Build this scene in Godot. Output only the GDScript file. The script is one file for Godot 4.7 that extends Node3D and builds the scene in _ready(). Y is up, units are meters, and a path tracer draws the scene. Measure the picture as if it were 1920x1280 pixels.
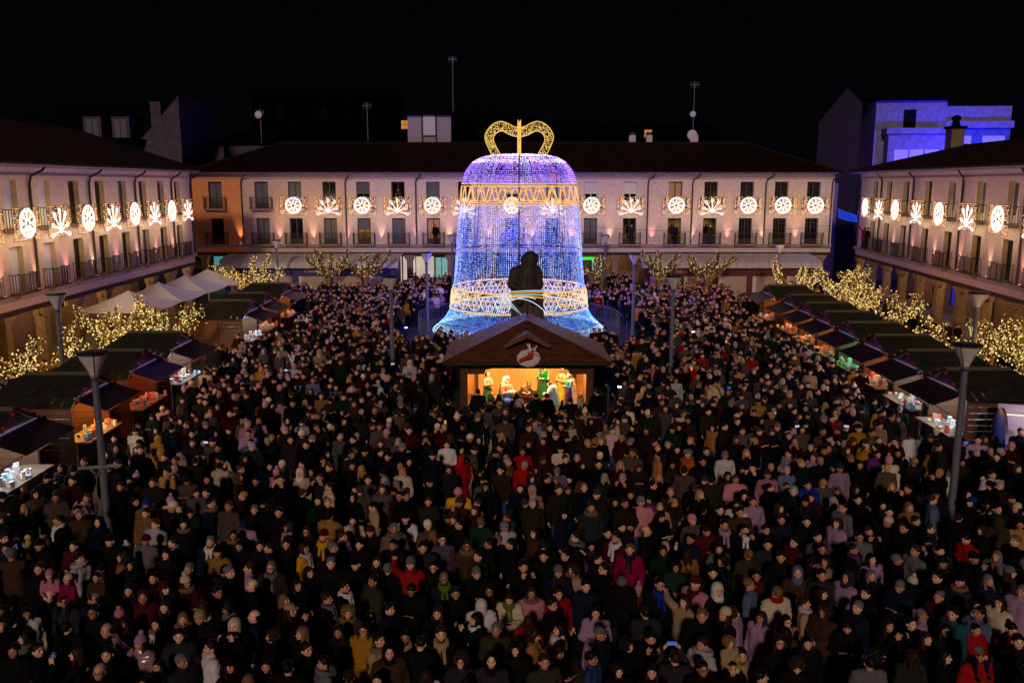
extends Node3D
# A town square at night during a winter light festival: arcaded houses, a walk-in bell of lights, a nativity hut, stalls and a crowd.

const UP := Vector3.UP
var rng := RandomNumberGenerator.new()
var M := {}
var names := {}
var tints := {}
var people: Array = []
var taken: Array = []
var body_cache := {}
var part_cache := {}


func _ready() -> void:
	rng.seed = 20241
	var cam := Camera3D.new()
	cam.name = "camera"
	add_child(cam)
	cam.position = Vector3(0, 9.0, 0)
	cam.rotation_degrees = Vector3(-10.5, 0, 0)
	cam.fov = 43.603
	cam.near = 0.1
	cam.far = 600.0
	cam.current = true
	var env := Environment.new()
	env.background_mode = Environment.BG_SKY
	var sky := ProceduralSkyMaterial.new()
	sky.sky_top_color = Color(0.012, 0.012, 0.020)
	sky.sky_horizon_color = Color(0.018, 0.017, 0.028)
	sky.ground_bottom_color = Color(0.01, 0.01, 0.012)
	sky.ground_horizon_color = Color(0.018, 0.017, 0.028)
	sky.sun_angle_max = 1.0
	env.sky = Sky.new()
	env.sky.sky_material = sky
	env.tonemap_mode = Environment.TONE_MAPPER_LINEAR
	env.tonemap_exposure = 1.0
	env.sdfgi_enabled = true
	env.ssao_enabled = true
	env.ssil_enabled = true
	var we := WorldEnvironment.new()
	we.name = "surroundings"
	we.environment = env
	add_child(we)
	var moon := DirectionalLight3D.new()
	moon.name = "town_glow"
	moon.light_energy = 0.40
	moon.light_color = Color(1.0, 0.87, 0.78)
	moon.light_angular_distance = 5.0
	moon.shadow_enabled = true
	moon.sky_mode = DirectionalLight3D.SKY_MODE_LIGHT_ONLY
	add_child(moon)
	moon.basis = Basis.looking_at(Vector3(0.12, -0.42, -1.0).normalized(), UP)

	grain = noise_tex(0.05, 0.72, 1.0, 1)
	blotch = noise_tex(0.02, 0.76, 1.0, 2, 5)
	plaster = noise_tex(0.03, 0.90, 1.0, 4, 5)
	cloth = noise_tex(0.08, 0.70, 1.0, 3)
	strands = noise_tex(0.06, 0.35, 1.0, 6, 3)
	checks = pattern(true)
	spots = pattern(false)
	ground()
	houses()
	back_houses()
	bell()
	monument()
	nativity()
	tents()
	stalls()
	street_lamps()
	parasols()
	terrace()
	trees()
	food_cart()
	overhead_wires()
	onlookers()
	crowd()
	far_crowd()
	far_phones()


func pattern(check: bool) -> ImageTexture:
	var im := Image.create(64, 64, false, Image.FORMAT_RGB8)
	var r := RandomNumberGenerator.new()
	r.seed = 77
	im.fill(Color(0.85, 0.85, 0.85))
	if check:
		for i in 4:
			im.fill_rect(Rect2i(i * 16, 0, 6, 64), Color(0.5, 0.45, 0.5))
		for i in 4:
			im.fill_rect(Rect2i(0, i * 16, 64, 6), Color(0.4, 0.36, 0.44))
	else:
		for i in 60:
			im.fill_rect(Rect2i(r.randi() % 62, r.randi() % 62, 3 + r.randi() % 3, 3 + r.randi() % 2), Color(0.22, 0.18, 0.15))
	return ImageTexture.create_from_image(im)


func ground() -> void:
	var g := Mb.new()
	g.quad(Vector3(-300, 0, 60), Vector3(300, 0, 60), Vector3(300, 0, -400), Vector3(-300, 0, -400))
	var o := part("square_paving", g, mat("paving", Color(0.24, 0.22, 0.21), 0.7, 0.0, blotch, 0.8))
	o.set_meta("kind", "structure")


# ---------------------------------------------------------------- mesh helpers
class Mb:
	var v := PackedVector3Array()
	var n := PackedVector3Array()
	var c := PackedColorArray()
	var col := Color.WHITE

	func tri(a: Vector3, b: Vector3, d: Vector3) -> void:  # anticlockwise seen from outside
		var nn := (b - a).cross(d - a).normalized()
		v.append_array(PackedVector3Array([a, d, b]))
		n.append_array(PackedVector3Array([nn, nn, nn]))
		c.append_array(PackedColorArray([col, col, col]))

	func tri_n(a: Vector3, b: Vector3, d: Vector3, na: Vector3, nb: Vector3, nd: Vector3) -> void:
		v.append_array(PackedVector3Array([a, d, b]))
		n.append_array(PackedVector3Array([na, nd, nb]))
		c.append_array(PackedColorArray([col, col, col]))

	func quad(a: Vector3, b: Vector3, d: Vector3, e: Vector3) -> void:
		tri(a, b, d)
		tri(a, d, e)

	func slab(a: Vector3, b: Vector3, d: Vector3, e: Vector3, t: float) -> void:  # a quad with thickness t behind it
		var nn := (b - a).cross(d - a).normalized() * t
		quad(a, b, d, e)
		quad(e - nn, d - nn, b - nn, a - nn)
		quad(b, a, a - nn, b - nn)
		quad(d, b, b - nn, d - nn)
		quad(e, d, d - nn, e - nn)
		quad(a, e, e - nn, a - nn)

	func box(p: Vector3, q: Vector3) -> void:
		boxt(Transform3D(Basis(), (p + q) * 0.5), (q - p).abs())

	func boxt(t: Transform3D, s: Vector3) -> void:
		var h := s * 0.5
		var k := PackedVector3Array()
		for i in 8:
			k.append(t * Vector3(h.x if i & 1 else -h.x, h.y if i & 2 else -h.y, h.z if i & 4 else -h.z))
		quad(k[4], k[5], k[7], k[6])
		quad(k[1], k[0], k[2], k[3])
		quad(k[5], k[1], k[3], k[7])
		quad(k[0], k[4], k[6], k[2])
		quad(k[6], k[7], k[3], k[2])
		quad(k[0], k[1], k[5], k[4])

	func beam(a: Vector3, b: Vector3, w: float, h: float) -> void:  # a square bar from a to b
		var d := b - a
		var z := d.normalized()
		var x := UP.cross(z)
		x = Vector3.RIGHT if x.length() < 0.01 else x.normalized()
		boxt(Transform3D(Basis(x, z.cross(x), z), (a + b) * 0.5), Vector3(w, h, d.length()))

	func tube(p: Array, r: Array, sides := 8, closed := false, caps := true) -> void:
		var m := p.size()
		var rings: Array = []
		var norms: Array = []
		var x := Vector3.ZERO
		for i in m:
			var nx: Vector3 = p[(i + 1) % m] if closed else p[mini(i + 1, m - 1)]
			var pv: Vector3 = p[(i - 1 + m) % m] if closed else p[maxi(i - 1, 0)]
			var z := (nx - pv).normalized()
			if x == Vector3.ZERO:
				x = z.cross(UP)
				if x.length() < 0.05:
					x = z.cross(Vector3.RIGHT)
			x = (x - z * x.dot(z)).normalized()
			var y := z.cross(x)
			var ring := PackedVector3Array()
			var nr := PackedVector3Array()
			var rr: float = r[mini(i, r.size() - 1)]
			for s in sides:
				var a := TAU * s / sides
				var d := x * cos(a) + y * sin(a)
				nr.append(d)
				ring.append(p[i] + d * rr)
			rings.append(ring)
			norms.append(nr)
		for i in (m if closed else m - 1):
			var a: PackedVector3Array = rings[i]
			var b: PackedVector3Array = rings[(i + 1) % m]
			var na: PackedVector3Array = norms[i]
			var nb: PackedVector3Array = norms[(i + 1) % m]
			for s in sides:
				var u := (s + 1) % sides
				tri_n(a[s], a[u], b[u], na[s], na[u], nb[u])
				tri_n(a[s], b[u], b[s], na[s], nb[u], nb[s])
		if caps and not closed:
			for s in range(1, sides - 1):
				tri(rings[0][0], rings[0][s + 1], rings[0][s])
				tri(rings[m - 1][0], rings[m - 1][s], rings[m - 1][s + 1])

	func lathe(prof: Array, sides := 16, at := Vector3.ZERO) -> void:  # prof: Vector2(radius, height), bottom to top
		var nrm: Array = []
		for i in prof.size():
			var d: Vector2 = prof[mini(i + 1, prof.size() - 1)] - prof[maxi(i - 1, 0)]
			nrm.append(Vector2(d.y, -d.x).normalized())
		for i in prof.size() - 1:
			for s in sides:
				var a := TAU * s / sides
				var b := TAU * (s + 1) / sides
				var da := Vector3(sin(a), 0, cos(a))
				var db := Vector3(sin(b), 0, cos(b))
				var p0: Vector3 = at + da * prof[i].x + UP * prof[i].y
				var p1: Vector3 = at + db * prof[i].x + UP * prof[i].y
				var p2: Vector3 = at + db * prof[i + 1].x + UP * prof[i + 1].y
				var p3: Vector3 = at + da * prof[i + 1].x + UP * prof[i + 1].y
				var n0: Vector3 = da * nrm[i].x + UP * nrm[i].y
				var n1: Vector3 = db * nrm[i].x + UP * nrm[i].y
				var n2: Vector3 = db * nrm[i + 1].x + UP * nrm[i + 1].y
				var n3: Vector3 = da * nrm[i + 1].x + UP * nrm[i + 1].y
				if prof[i].x > 0.0001:
					tri_n(p0, p1, p2, n0, n1, n2)
				if prof[i + 1].x > 0.0001:
					tri_n(p0, p2, p3, n0, n2, n3)

	func ball(at: Vector3, r: Vector3, sides := 8, rows := 5) -> void:
		for j in rows:
			var a := PI * j / rows
			var b := PI * (j + 1) / rows
			for s in sides:
				var u := TAU * s / sides
				var w := TAU * (s + 1) / sides
				var q: Array = [Vector3(sin(b) * sin(u), -cos(b), sin(b) * cos(u)), Vector3(sin(b) * sin(w), -cos(b), sin(b) * cos(w)), Vector3(sin(a) * sin(w), -cos(a), sin(a) * cos(w)), Vector3(sin(a) * sin(u), -cos(a), sin(a) * cos(u))]
				var e: Array = []
				for k in q:
					e.append((k / r).normalized())
				if j < rows - 1:
					tri_n(at + q[0] * r, at + q[2] * r, at + q[1] * r, e[0], e[2], e[1])
				if j > 0:
					tri_n(at + q[0] * r, at + q[3] * r, at + q[2] * r, e[0], e[3], e[2])

	func mesh() -> ArrayMesh:
		var m := ArrayMesh.new()
		if v.is_empty():
			return m
		var a := []
		a.resize(Mesh.ARRAY_MAX)
		a[Mesh.ARRAY_VERTEX] = v
		a[Mesh.ARRAY_NORMAL] = n
		a[Mesh.ARRAY_COLOR] = c
		m.add_surface_from_arrays(Mesh.PRIMITIVE_TRIANGLES, a)
		return m


func numbered(called: String) -> String:
	var k: int = names.get(called, 0)
	names[called] = k + 1
	return called if k == 0 else "%s_%03d" % [called, k]


func tag(o: Node3D, label: String, category: String, group := "") -> Node3D:
	o.set_meta("label", label)
	o.set_meta("category", category)
	if group:
		o.set_meta("group", group)
	return o


func thing(called: String, label: String, category: String, at := Vector3.ZERO, turn := 0.0, group := "") -> Node3D:
	var o := Node3D.new()
	o.name = numbered(called)
	add_child(o)
	o.position = at
	o.rotation.y = turn
	return tag(o, label, category, group)


func part(called: String, shape, material: Material, parent: Node = null, kind := "") -> MeshInstance3D:
	var o := MeshInstance3D.new()
	o.mesh = shape.mesh() if shape is Mb else shape
	o.material_override = material
	if parent == null:
		o.name = numbered(called)
		add_child(o)
	else:
		o.name = called
		parent.add_child(o, true)
	if kind:
		o.set_meta("kind", kind)
	return o


func group_part(called: String, parent: Node, at := Vector3.ZERO) -> Node3D:
	var o := Node3D.new()
	o.name = called
	o.position = at
	parent.add_child(o, true)
	return o


func scatter(called: String, shape: Mesh, material: Material, places: Array, colors: Array, parent: Node) -> MultiMeshInstance3D:
	var mm := MultiMesh.new()
	mm.transform_format = MultiMesh.TRANSFORM_3D
	mm.use_colors = not colors.is_empty()
	mm.mesh = shape
	mm.instance_count = places.size()
	for i in places.size():
		mm.set_instance_transform(i, places[i])
		if not colors.is_empty():
			mm.set_instance_color(i, colors[i])
	var o := MultiMeshInstance3D.new()
	o.name = called
	o.multimesh = mm
	o.material_override = material
	parent.add_child(o, true)
	o.set_meta("kind", "stuff")
	return o


func copy_of(o: Node3D, label: String, at: Vector3, turn: float, base_name: String) -> Node3D:
	var r: Node3D = o.duplicate()
	r.name = numbered(base_name)
	add_child(r)
	r.position = at
	r.rotation.y = turn
	r.set_meta("label", label)
	return r


# ---------------------------------------------------------------- materials
func noise_tex(freq: float, low: float, high: float, s: int, octaves := 4) -> NoiseTexture2D:
	var f := FastNoiseLite.new()
	f.seed = s
	f.frequency = freq
	f.fractal_octaves = octaves
	var t := NoiseTexture2D.new()
	t.width = 256
	t.height = 256
	t.seamless = true
	t.noise = f
	var g := Gradient.new()
	g.set_color(0, Color(low, low, low))
	g.set_color(1, Color(high, high, high))
	t.color_ramp = g
	return t


var grain: NoiseTexture2D
var blotch: NoiseTexture2D
var plaster: NoiseTexture2D
var strands: NoiseTexture2D
var cloth: NoiseTexture2D


func mat(key: String, c: Color, rough := 0.8, metal := 0.0, tex: Texture2D = null, scale := 0.5) -> StandardMaterial3D:
	if M.has(key):
		return M[key]
	var m := StandardMaterial3D.new()
	m.resource_name = key
	m.albedo_color = c
	m.roughness = rough
	m.metallic = metal
	if tex:
		m.albedo_texture = tex
		m.uv1_triplanar = true
		m.uv1_world_triplanar = true
		m.uv1_scale = Vector3.ONE * scale
	M[key] = m
	return m


func glow(key: String, c: Color, energy: float) -> StandardMaterial3D:
	if M.has(key):
		return M[key]
	var m := StandardMaterial3D.new()
	m.resource_name = key
	m.albedo_color = Color(c.r * 0.5, c.g * 0.5, c.b * 0.5)
	m.roughness = 0.5
	m.emission_enabled = true
	m.emission = c
	m.emission_energy_multiplier = energy
	M[key] = m
	return m


func tinted(key: String, rough := 0.85) -> StandardMaterial3D:
	if M.has(key):
		return M[key]
	var m := StandardMaterial3D.new()
	m.resource_name = key
	m.roughness = rough
	m.vertex_color_use_as_albedo = true
	M[key] = m
	return m


func bulb_light(key: String) -> StandardMaterial3D:  # bulbs whose own colour comes with each copy
	if M.has(key):
		return M[key]
	var m := StandardMaterial3D.new()
	m.resource_name = key
	m.shading_mode = BaseMaterial3D.SHADING_MODE_UNSHADED
	m.vertex_color_use_as_albedo = true
	M[key] = m
	return m


func omni(at: Vector3, c: Color, energy: float, size := 0.1, called := "lamp_light", reach := 40.0) -> void:
	var l := OmniLight3D.new()
	l.name = called
	l.light_color = c
	l.light_energy = energy
	l.light_size = size
	l.omni_range = reach
	l.omni_attenuation = 2.0
	l.shadow_enabled = true
	add_child(l, true)
	l.position = at


func spot(at: Vector3, to: Vector3, c: Color, energy: float, angle: float, size := 0.06, called := "floodlight_beam") -> void:
	var l := SpotLight3D.new()
	l.name = called
	l.light_color = c
	l.light_energy = energy
	l.light_size = size
	l.spot_angle = angle
	l.spot_angle_attenuation = 0.9
	l.spot_range = 40.0
	l.spot_attenuation = 2.0
	l.shadow_enabled = true
	add_child(l, true)
	l.position = at
	var d := (to - at).normalized()
	l.basis = Basis.looking_at(d, Vector3.RIGHT if absf(d.y) > 0.9 else UP)


# ---------------------------------------------------------------- smooth bodies: distances to capsules and ellipsoids, meshed as surface nets
func skin_field(prims: Array, cell: float) -> Array:
	var lo := Vector3.INF
	var hi := -Vector3.INF
	for p in prims:
		if p[0] == "c":
			var r: float = maxf(p[3], p[4])
			lo = lo.min(p[1].min(p[2]) - Vector3.ONE * r)
			hi = hi.max(p[1].max(p[2]) + Vector3.ONE * r)
		elif p[0] == "e":
			lo = lo.min(p[1] - p[2])
			hi = hi.max(p[1] + p[2])
	lo -= Vector3.ONE * cell * 3.0
	hi += Vector3.ONE * cell * 3.0
	var nx := int(ceil((hi.x - lo.x) / cell)) + 1
	var ny := int(ceil((hi.y - lo.y) / cell)) + 1
	var nz := int(ceil((hi.z - lo.z) / cell)) + 1
	var F := PackedFloat32Array()
	F.resize(nx * ny * nz)
	F.fill(1.0)
	var G := PackedByteArray()
	G.resize(nx * ny * nz)
	for p in prims:
		var kind: String = p[0]
		var a: Vector3 = p[1]
		var b: Vector3 = p[2]
		var pl: Vector3
		var ph: Vector3
		var ra := 0.0
		var rb := 0.0
		var grp := 0
		var k := 0.01
		if kind == "c":
			ra = p[3]
			rb = p[4]
			grp = p[5]
			k = p[6]
			pl = a.min(b) - Vector3.ONE * (maxf(ra, rb) + k + cell * 2.0)
			ph = a.max(b) + Vector3.ONE * (maxf(ra, rb) + k + cell * 2.0)
		else:
			if kind == "e":
				grp = p[3]
				k = p[4]
			pl = a - b - Vector3.ONE * (k + cell * 2.0)
			ph = a + b + Vector3.ONE * (k + cell * 2.0)
		var i0 := clampi(int((pl.x - lo.x) / cell), 0, nx - 1)
		var i1 := clampi(int((ph.x - lo.x) / cell) + 1, 0, nx - 1)
		var j0 := clampi(int((pl.y - lo.y) / cell), 0, ny - 1)
		var j1 := clampi(int((ph.y - lo.y) / cell) + 1, 0, ny - 1)
		var k0 := clampi(int((pl.z - lo.z) / cell), 0, nz - 1)
		var k1 := clampi(int((ph.z - lo.z) / cell) + 1, 0, nz - 1)
		var ba := b - a
		var inv := 1.0 / maxf(ba.length_squared(), 1e-9)
		var rmin := minf(b.x, minf(b.y, b.z))
		for kk in range(k0, k1 + 1):
			for jj in range(j0, j1 + 1):
				var at := (kk * ny + jj) * nx
				for ii in range(i0, i1 + 1):
					var q := lo + Vector3(ii, jj, kk) * cell - a
					var d: float
					if kind == "c":
						var t := clampf(q.dot(ba) * inv, 0.0, 1.0)
						d = (q - ba * t).length() - ra - (rb - ra) * t
					else:
						var e := q / b
						var l := e.length()
						d = (l - 1.0) * l / maxf((e / b).length(), 1e-6) if l > 0.2 else -rmin * 0.8
					var f := F[at + ii]
					if kind == "x":
						F[at + ii] = maxf(f, -d)
					else:
						if d < f:
							G[at + ii] = grp
						var h := maxf(k - absf(d - f), 0.0) / k
						F[at + ii] = minf(d, f) - h * h * k * 0.25
	var V := PackedVector3Array()
	var VG := PackedByteArray()
	var id := PackedInt32Array()
	id.resize(nx * ny * nz)
	id.fill(-1)
	var sy := nx
	var sz := nx * ny
	var off := [0, 1, sy, sy + 1, sz, sz + 1, sz + sy, sz + sy + 1]
	var edges := [[0, 1], [2, 3], [4, 5], [6, 7], [0, 2], [1, 3], [4, 6], [5, 7], [0, 4], [1, 5], [2, 6], [3, 7]]
	for kk in nz - 1:
		for jj in ny - 1:
			var at := kk * sz + jj * sy
			for ii in nx - 1:
				var o := at + ii
				var s := int(F[o] < 0.0) + int(F[o + 1] < 0.0) + int(F[o + sy] < 0.0) + int(F[o + sy + 1] < 0.0) + int(F[o + sz] < 0.0) + int(F[o + sz + 1] < 0.0) + int(F[o + sz + sy] < 0.0) + int(F[o + sz + sy + 1] < 0.0)
				if s == 0 or s == 8:
					continue
				var sum := Vector3.ZERO
				var m := 0
				var best := 1e9
				var g := 0
				for e in edges:
					var fa := F[o + off[e[0]]]
					var fb := F[o + off[e[1]]]
					if (fa < 0.0) != (fb < 0.0):
						var t := fa / (fa - fb)
						var ea: int = e[0]
						var eb: int = e[1]
						sum += Vector3(ea & 1, (ea >> 1) & 1, ea >> 2).lerp(Vector3(eb & 1, (eb >> 1) & 1, eb >> 2), t)
						m += 1
				for e in 8:
					if F[o + off[e]] < best:
						best = F[o + off[e]]
						g = G[o + off[e]]
				id[o] = V.size()
				V.append(lo + (Vector3(ii, jj, kk) + sum / m) * cell)
				VG.append(g)
	net_T = PackedInt32Array()
	for kk in range(1, nz - 1):
		for jj in range(1, ny - 1):
			var at := kk * sz + jj * sy
			for ii in range(1, nx - 1):
				var o := at + ii
				if id[o] < 0 and id[o - 1] < 0 and id[o - sy] < 0 and id[o - sz] < 0:
					continue
				var f := F[o] < 0.0
				if f != (F[o + 1] < 0.0):
					net_quad(id[o], id[o - sy], id[o - sy - sz], id[o - sz], f)
				if f != (F[o + sy] < 0.0):
					net_quad(id[o], id[o - sz], id[o - 1 - sz], id[o - 1], f)
				if f != (F[o + sz] < 0.0):
					net_quad(id[o], id[o - 1], id[o - 1 - sy], id[o - sy], f)
	return [V, net_T, VG]


var net_T := PackedInt32Array()


func net_quad(a: int, b: int, c: int, d: int, inside: bool) -> void:
	if a < 0 or b < 0 or c < 0 or d < 0:
		return
	if inside:  # outward is along the axis; Godot wants clockwise seen from outside
		net_T.append_array(PackedInt32Array([a, c, b, a, d, c]))
	else:
		net_T.append_array(PackedInt32Array([a, b, c, a, c, d]))


func smooth_normals(V: PackedVector3Array, T: PackedInt32Array) -> PackedVector3Array:
	var N := PackedVector3Array()
	N.resize(V.size())
	for t in range(0, T.size(), 3):
		var nn := (V[T[t + 2]] - V[T[t]]).cross(V[T[t + 1]] - V[T[t]])
		N[T[t]] += nn
		N[T[t + 1]] += nn
		N[T[t + 2]] += nn
	for i in N.size():
		N[i] = N[i].normalized()
	return N


func split_groups(net: Array, groups: int) -> Array:  # one dictionary of v, n, i for each group
	var V: PackedVector3Array = net[0]
	var T: PackedInt32Array = net[1]
	var VG: PackedByteArray = net[2]
	var N := smooth_normals(V, T)
	var out: Array = []
	for g in groups:
		var v := PackedVector3Array()
		var n := PackedVector3Array()
		var ix := PackedInt32Array()
		var where := {}
		for t in range(0, T.size(), 3):
			var gg := maxi(VG[T[t]], maxi(VG[T[t + 1]], VG[T[t + 2]]))
			if gg != g:
				continue
			for k in 3:
				var w := T[t + k]
				if not where.has(w):
					where[w] = v.size()
					v.append(V[w])
					n.append(N[w])
				ix.append(where[w])
		out.append({"v": v, "n": n, "i": ix})
	return out


func add_to(d: Dictionary, e: Dictionary, t := Transform3D()) -> Dictionary:  # surface d with surface e appended
	var base: int = d.v.size() if d.has("v") else 0
	var v: PackedVector3Array = d.get("v", PackedVector3Array())
	var n: PackedVector3Array = d.get("n", PackedVector3Array())
	var i: PackedInt32Array = d.get("i", PackedInt32Array())
	var c: PackedColorArray = d.get("c", PackedColorArray())
	v.append_array(t * (e.v as PackedVector3Array))
	var tn := Transform3D(t.basis.orthonormalized(), Vector3.ZERO)
	n.append_array(tn * (e.n as PackedVector3Array))
	for k in e.i:
		i.append(k + base)
	if e.has("c"):
		c.append_array(e.c)
	else:
		var w := PackedColorArray()
		w.resize(e.v.size())
		w.fill(Color.WHITE)
		c.append_array(w)
	return {"v": v, "n": n, "i": i, "c": c}


func surfaces_mesh(list: Array) -> ArrayMesh:
	var m := ArrayMesh.new()
	for d in list:
		if d.v.is_empty():
			continue
		var a := []
		a.resize(Mesh.ARRAY_MAX)
		a[Mesh.ARRAY_VERTEX] = d.v
		a[Mesh.ARRAY_NORMAL] = d.n
		a[Mesh.ARRAY_INDEX] = d.i
		if d.has("c"):
			a[Mesh.ARRAY_COLOR] = d.c
		m.add_surface_from_arrays(Mesh.PRIMITIVE_TRIANGLES, a)
	return m


func field_mesh(prims: Array, cell: float) -> ArrayMesh:
	return surfaces_mesh(split_groups(skin_field(prims, cell), 1))


func mirror(prims: Array) -> Array:
	var out: Array = prims.duplicate()
	for p in prims:
		var q: Array = p.duplicate()
		q[1] = Vector3(-p[1].x, p[1].y, p[1].z)
		if p[0] == "c":
			q[2] = Vector3(-p[2].x, p[2].y, p[2].z)
		out.append(q)
	return out


# ---------------------------------------------------------------- arcaded houses
const LEDGE := 3.95
const EAVE := 9.75


func facade(b: Node3D, length: float, wins: Array, up_style: Array, low_style: Array, panel: Array, walls: Array, pillars: Array, pipes: Array) -> void:
	# local axes: x along the front, z out of it. walls: [[x0, x1, material]]
	for wl in walls:
		var w := Mb.new()
		var x0: float = wl[0]
		var x1: float = wl[1]
		w.box(Vector3(x0, 3.30, -0.42), Vector3(x1, 3.98, 0.0))
		w.box(Vector3(x0, 6.13, -0.42), Vector3(x1, 6.92, 0.0))
		w.box(Vector3(x0, 9.13, -0.42), Vector3(x1, EAVE, 0.0))
		for fl in [[3.98, 6.13], [6.92, 9.13]]:
			var xx := x0
			for c in wins:
				if c < x0 or c > x1:
					continue
				w.box(Vector3(xx, fl[0], -0.42), Vector3(c - 0.56, fl[1], 0.0))
				xx = c + 0.56
			w.box(Vector3(xx, fl[0], -0.42), Vector3(x1, fl[1], 0.0))
		part("wall", w, wl[2], b)
	var trim := Mb.new()
	trim.box(Vector3(0, 3.72, 0.002), Vector3(length, 3.95, 0.20))
	trim.box(Vector3(0, 9.35, 0.002), Vector3(length, 9.43, 0.05))
	part("ledge", trim, M.stucco_trim, b)
	var beam := Mb.new()
	beam.box(Vector3(0, 3.05, -0.40), Vector3(length, 3.30, -0.02))
	part("beam", beam, M.dark_beam, b)
	var soffit := Mb.new()
	soffit.box(Vector3(0, EAVE, -0.4), Vector3(length, EAVE + 0.08, 0.62))
	part("eave_board", soffit, M.eave, b)
	var gut := Mb.new()
	gut.tube([Vector3(0, EAVE + 0.10, 0.68), Vector3(length, EAVE + 0.10, 0.68)], [0.075], 8)
	part("gutter", gut, M.zinc, b)
	for x in pipes:
		var pp := Mb.new()
		pp.tube([Vector3(x + 0.5, EAVE + 0.05, 0.66), Vector3(x + 0.42, EAVE - 0.16, 0.5), Vector3(x + 0.08, EAVE - 0.42, 0.14), Vector3(x, EAVE - 0.75, 0.08), Vector3(x, 3.98, 0.08)], [0.062], 7)
		part("downpipe", pp, M.pipe, b)
	for i in wins.size():
		var c: float = wins[i]
		for level in 2:
			var y0 := 3.98 if level == 0 else 6.92
			var y1 := 6.13 if level == 0 else 9.13
			window(b, c, y0, y1, low_style[i % low_style.size()] if level == 0 else up_style[i % up_style.size()])
			balcony(b, c, y0, level == 1 and panel[i] != "")
	for x in pillars:
		var pl := Mb.new()
		pl.box(Vector3(x - 0.24, 0, -0.52), Vector3(x + 0.24, 2.62, -0.04))
		pl.box(Vector3(x - 0.32, 0, -0.60), Vector3(x + 0.32, 0.35, 0.04))
		part("pillar", pl, M.stone, b)
		var cap := Mb.new()
		cap.slab(Vector3(x - 0.26, 2.62, -0.02), Vector3(x + 0.26, 2.62, -0.02), Vector3(x + 0.42, 2.90, 0.06), Vector3(x - 0.42, 2.90, 0.06), 0.3)
		cap.box(Vector3(x - 0.45, 2.90, -0.58), Vector3(x + 0.45, 3.05, 0.08))
		cap.box(Vector3(x - 0.34, 2.62, -0.55), Vector3(x + 0.34, 2.90, -0.26))
		part("capital", cap, M.stone, b)
	var back := Mb.new()
	back.box(Vector3(0, 0, -4.6), Vector3(length, 3.4, -4.3))
	part("arcade_back_wall", back, M.arcade, b)
	var ceil_ := Mb.new()
	ceil_.box(Vector3(0, 3.31, -4.3), Vector3(length, 3.42, -0.43))
	part("arcade_ceiling", ceil_, M.eave, b)
	var body := Mb.new()
	body.box(Vector3(0, 3.42, -10.4), Vector3(length, EAVE, -3.2))
	part("rear_wall", body, M.arcade, b)


func window(b: Node3D, c: float, y0: float, y1: float, style: String) -> void:
	var o := group_part("window", b, Vector3(c, y0, -0.30))
	var h := y1 - y0
	var f := Mb.new()
	var fm: Material = M.frame_brown if not style.begins_with("w") else M.frame_white
	for x in [-0.53, 0.0, 0.53]:
		f.box(Vector3(x - 0.045, 0.0, -0.03), Vector3(x + 0.045, h, 0.035))
	f.box(Vector3(-0.485, h - 0.10, -0.028), Vector3(0.485, h, 0.032))
	f.box(Vector3(-0.485, 0.0, -0.028), Vector3(0.485, 0.45, 0.020))
	if "m" in style:
		for x in [-0.265, 0.265]:
			f.box(Vector3(x - 0.015, 0.45, -0.02), Vector3(x + 0.015, h - 0.1, 0.015))
		for y in [0.9, 1.35, 1.75]:
			f.box(Vector3(-0.485, y - 0.014, -0.019), Vector3(0.485, y + 0.014, 0.014))
	part("frame", f, fm, o)
	var g := Mb.new()
	g.box(Vector3(-0.485, 0.45, -0.012), Vector3(0.485, h - 0.10, 0.004))
	part("pane", g, M.lit_pane if "L" in style else (M.curtain if "c" in style else M.glass), o)
	if "s" in style or "S" in style:
		var low := 0.02 if "S" in style else h * 0.55
		var s := Mb.new()
		var y := low
		while y < h - 0.01:
			var e := minf(y + 0.09, h)
			s.box(Vector3(-0.50, y, 0.045), Vector3(0.50, e - 0.012, 0.066))
			y += 0.09
		s.box(Vector3(-0.50, low, 0.040), Vector3(0.50, h, 0.046))
		part("roller_shutter", s, M.shutter_white if style.begins_with("w") else M.shutter_grey, o)


func balcony(b: Node3D, c: float, y0: float, with_lights: bool) -> void:
	var key := "balcony" + str(with_lights)
	if not part_cache.has(key):
		var s := Mb.new()
		s.box(Vector3(-0.92, -0.10, 0.006), Vector3(0.92, -0.004, 0.52))
		s.box(Vector3(-0.85, -0.16, 0.006), Vector3(0.85, -0.10, 0.40))
		var r := Mb.new()
		for y in [0.06, 0.92]:
			r.beam(Vector3(-0.88, y, 0.47), Vector3(0.88, y, 0.47), 0.035, 0.035)
			for x in [-0.88, 0.88]:
				r.beam(Vector3(x, y, 0.02), Vector3(x, y, 0.45), 0.035, 0.035)
		for i in 15:
			var x := -0.88 + 1.76 * i / 14.0
			r.box(Vector3(x - 0.012, -0.004, 0.458), Vector3(x + 0.012, 0.92, 0.482))
		for x in [-0.88, 0.88]:
			for z in [0.06, 0.19, 0.32]:
				r.box(Vector3(x - 0.011, -0.004, z - 0.011), Vector3(x + 0.011, 0.92, z + 0.011))
			r.ball(Vector3(x, 0.98, 0.47), Vector3.ONE * 0.04, 6, 4)
		part_cache[key] = [s.mesh(), r.mesh()]
	var o := group_part("balcony", b, Vector3(c, y0, 0))
	part("slab", part_cache[key][0], M.stucco_trim, o)
	part("railing", part_cache[key][1], M.iron, o)


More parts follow.
